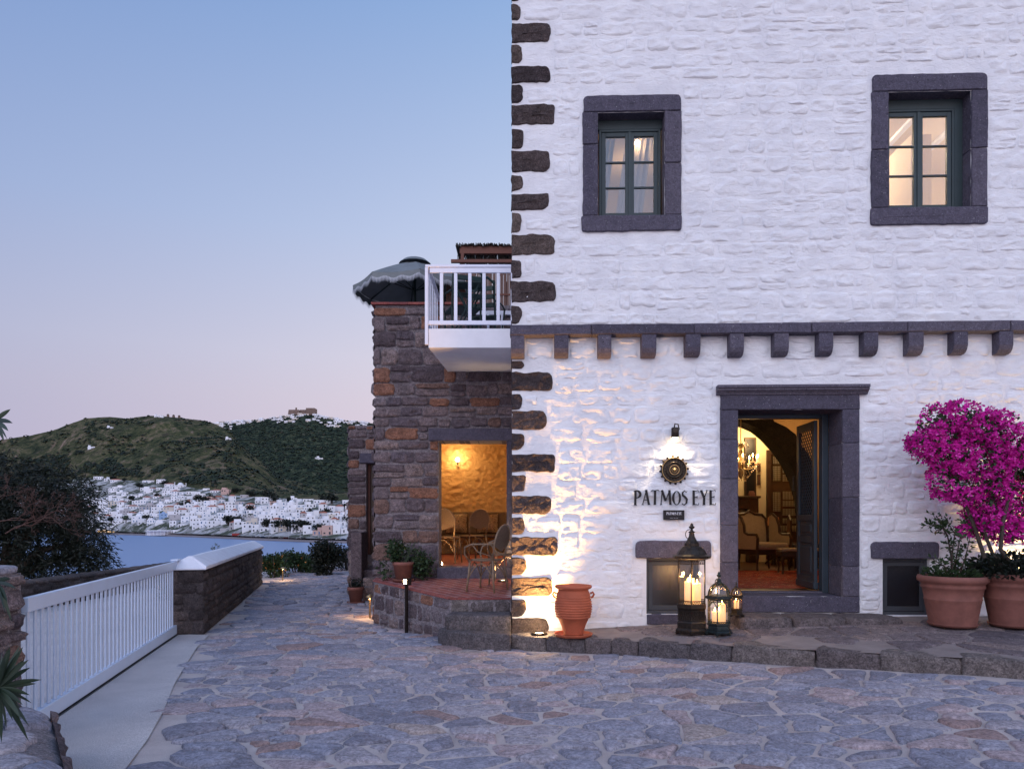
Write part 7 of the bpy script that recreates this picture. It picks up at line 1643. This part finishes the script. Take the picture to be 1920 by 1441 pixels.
def twig(p, d, L, r, dep):
    q = p + d * L; m_ = (p + q) / 2 + Vector((rnd.gauss(0, .04), rnd.gauss(0, .04), rnd.gauss(0, .04))); tw.cur = rnd.random(); tw.tube([p, m_, q], [r, r * .85, r * .7], 4, False)
    if dep > 0:
        for _ in range(rnd.choice((2, 2, 3))): nd_ = (d + Vector((rnd.gauss(0, .5), rnd.gauss(0, .4), rnd.gauss(.02, .42)))).normalized(); twig(q, nd_, L * rnd.uniform(.66, .85), r * .7, dep - 1)
for (x, y) in ((-20, 985), (10, 1000), (30, 990), (60, 985), (-40, 960)):
    p0 = U(x, y, 17) - bz; twig(p0, Vector((rnd.uniform(.5, 1), rnd.uniform(-.2, .2), rnd.uniform(.0, .5))).normalized(), .42, .016, 5)
tw.build('branch', 'twig', bs_)
M['leafdark2'] = leafm('dark oleander leaf', [(0, (.018, .035, .022)), (.6, (.03, .05, .03)), (1, (.05, .07, .045))], .45, .15)
# spiky leaves close to the camera at the left edge
def frond(cx, cy, Y, specs, label, name='oleander_sprig'):
    b_ = U(cx, cy, Y); t = thing(name, label, 'leafy sprig', b_); gz_ = -b_.z; MB().tube([(-.34, .1, gz_), (-.30, .05, gz_ * .5), (-.16, 0, -.18), (0, 0, 0)], [.016, .013, .009, .005], 6).build('stem', 'bark', t)
    P_ = []; D_2 = []
    for q in range(60):
        h_ = rnd.uniform(.25, 1.0); P_.append((-.32 + rnd.uniform(-.03, .03), .06, gz_ * (1 - h_))); D_2.append((rnd.uniform(-1.2, .1), rnd.uniform(-.8, .8), rnd.uniform(0, .8)))
    leaves('foliage', P_, .16, 'leafdark2', t, asp=.16, dirs=D_2)
    for (x, y, w) in specs:
        e = U(x, y, Y + rnd.uniform(-.15, .15)) - b_; n = 5; d = e.normalized(); s_ = d.cross(Vector((rnd.uniform(-.3, .3), -1, rnd.uniform(-.3, .3)))).normalized(); vs = []
        for i in range(n + 1):
            f_ = i / n; c_ = e * f_ + Vector((0, 0, -.12 * e.length * f_ * f_ + .02)); ww = w * (math.sin(math.pi * min(f_ * .92 + .08, 1)) ** .8); nn = d.cross(s_); vs += [c_ - s_ * ww + nn * ww * .3, c_, c_ + s_ * ww + nn * ww * .3]
        mb = MB(); mb.cur = rnd.random(); mb.add(vs, [(3 * i + j, 3 * i + j + 1, 3 * i + j + 4, 3 * i + j + 3) for i in range(n) for j in (0, 1)]); mb.build('leaf', 'leafdark2', t, True)
r_ = random.Random(4)
sp = [(72 - 8 * abs(k - 3) + r_.uniform(-8, 8), 1215 + 18 * k + r_.uniform(-6, 6), .010) for k in range(9)] + [(r_.uniform(-10, 50), r_.uniform(1200, 1240), .010) for _ in range(8)] + [(r_.uniform(10, 60), r_.uniform(1300, 1400), .010) for _ in range(12)] + [(r_.uniform(-60, 10), r_.uniform(1200, 1400), .010) for _ in range(10)]
frond(-5, 1300, 2.6, sp, 'cluster of narrow dark green leaves at the lower left edge')
frond(-12, 800, 2.6, [(20, 772, .008), (24, 790, .008), (16, 806, .008), (8, 830, .008), (-5, 760, .008), (-30, 780, .008), (14, 822, .006)], 'spiky dark leaf tips entering the frame at upper left edge')
frond(-8, 1100, 3.0, [(20, 1085, .010), (30, 1100, .008), (14, 1130, .010), (22, 1165, .010), (-5, 1060, .010), (10, 1150, .008)], 'drooping dark leaves in front of the gate pier')
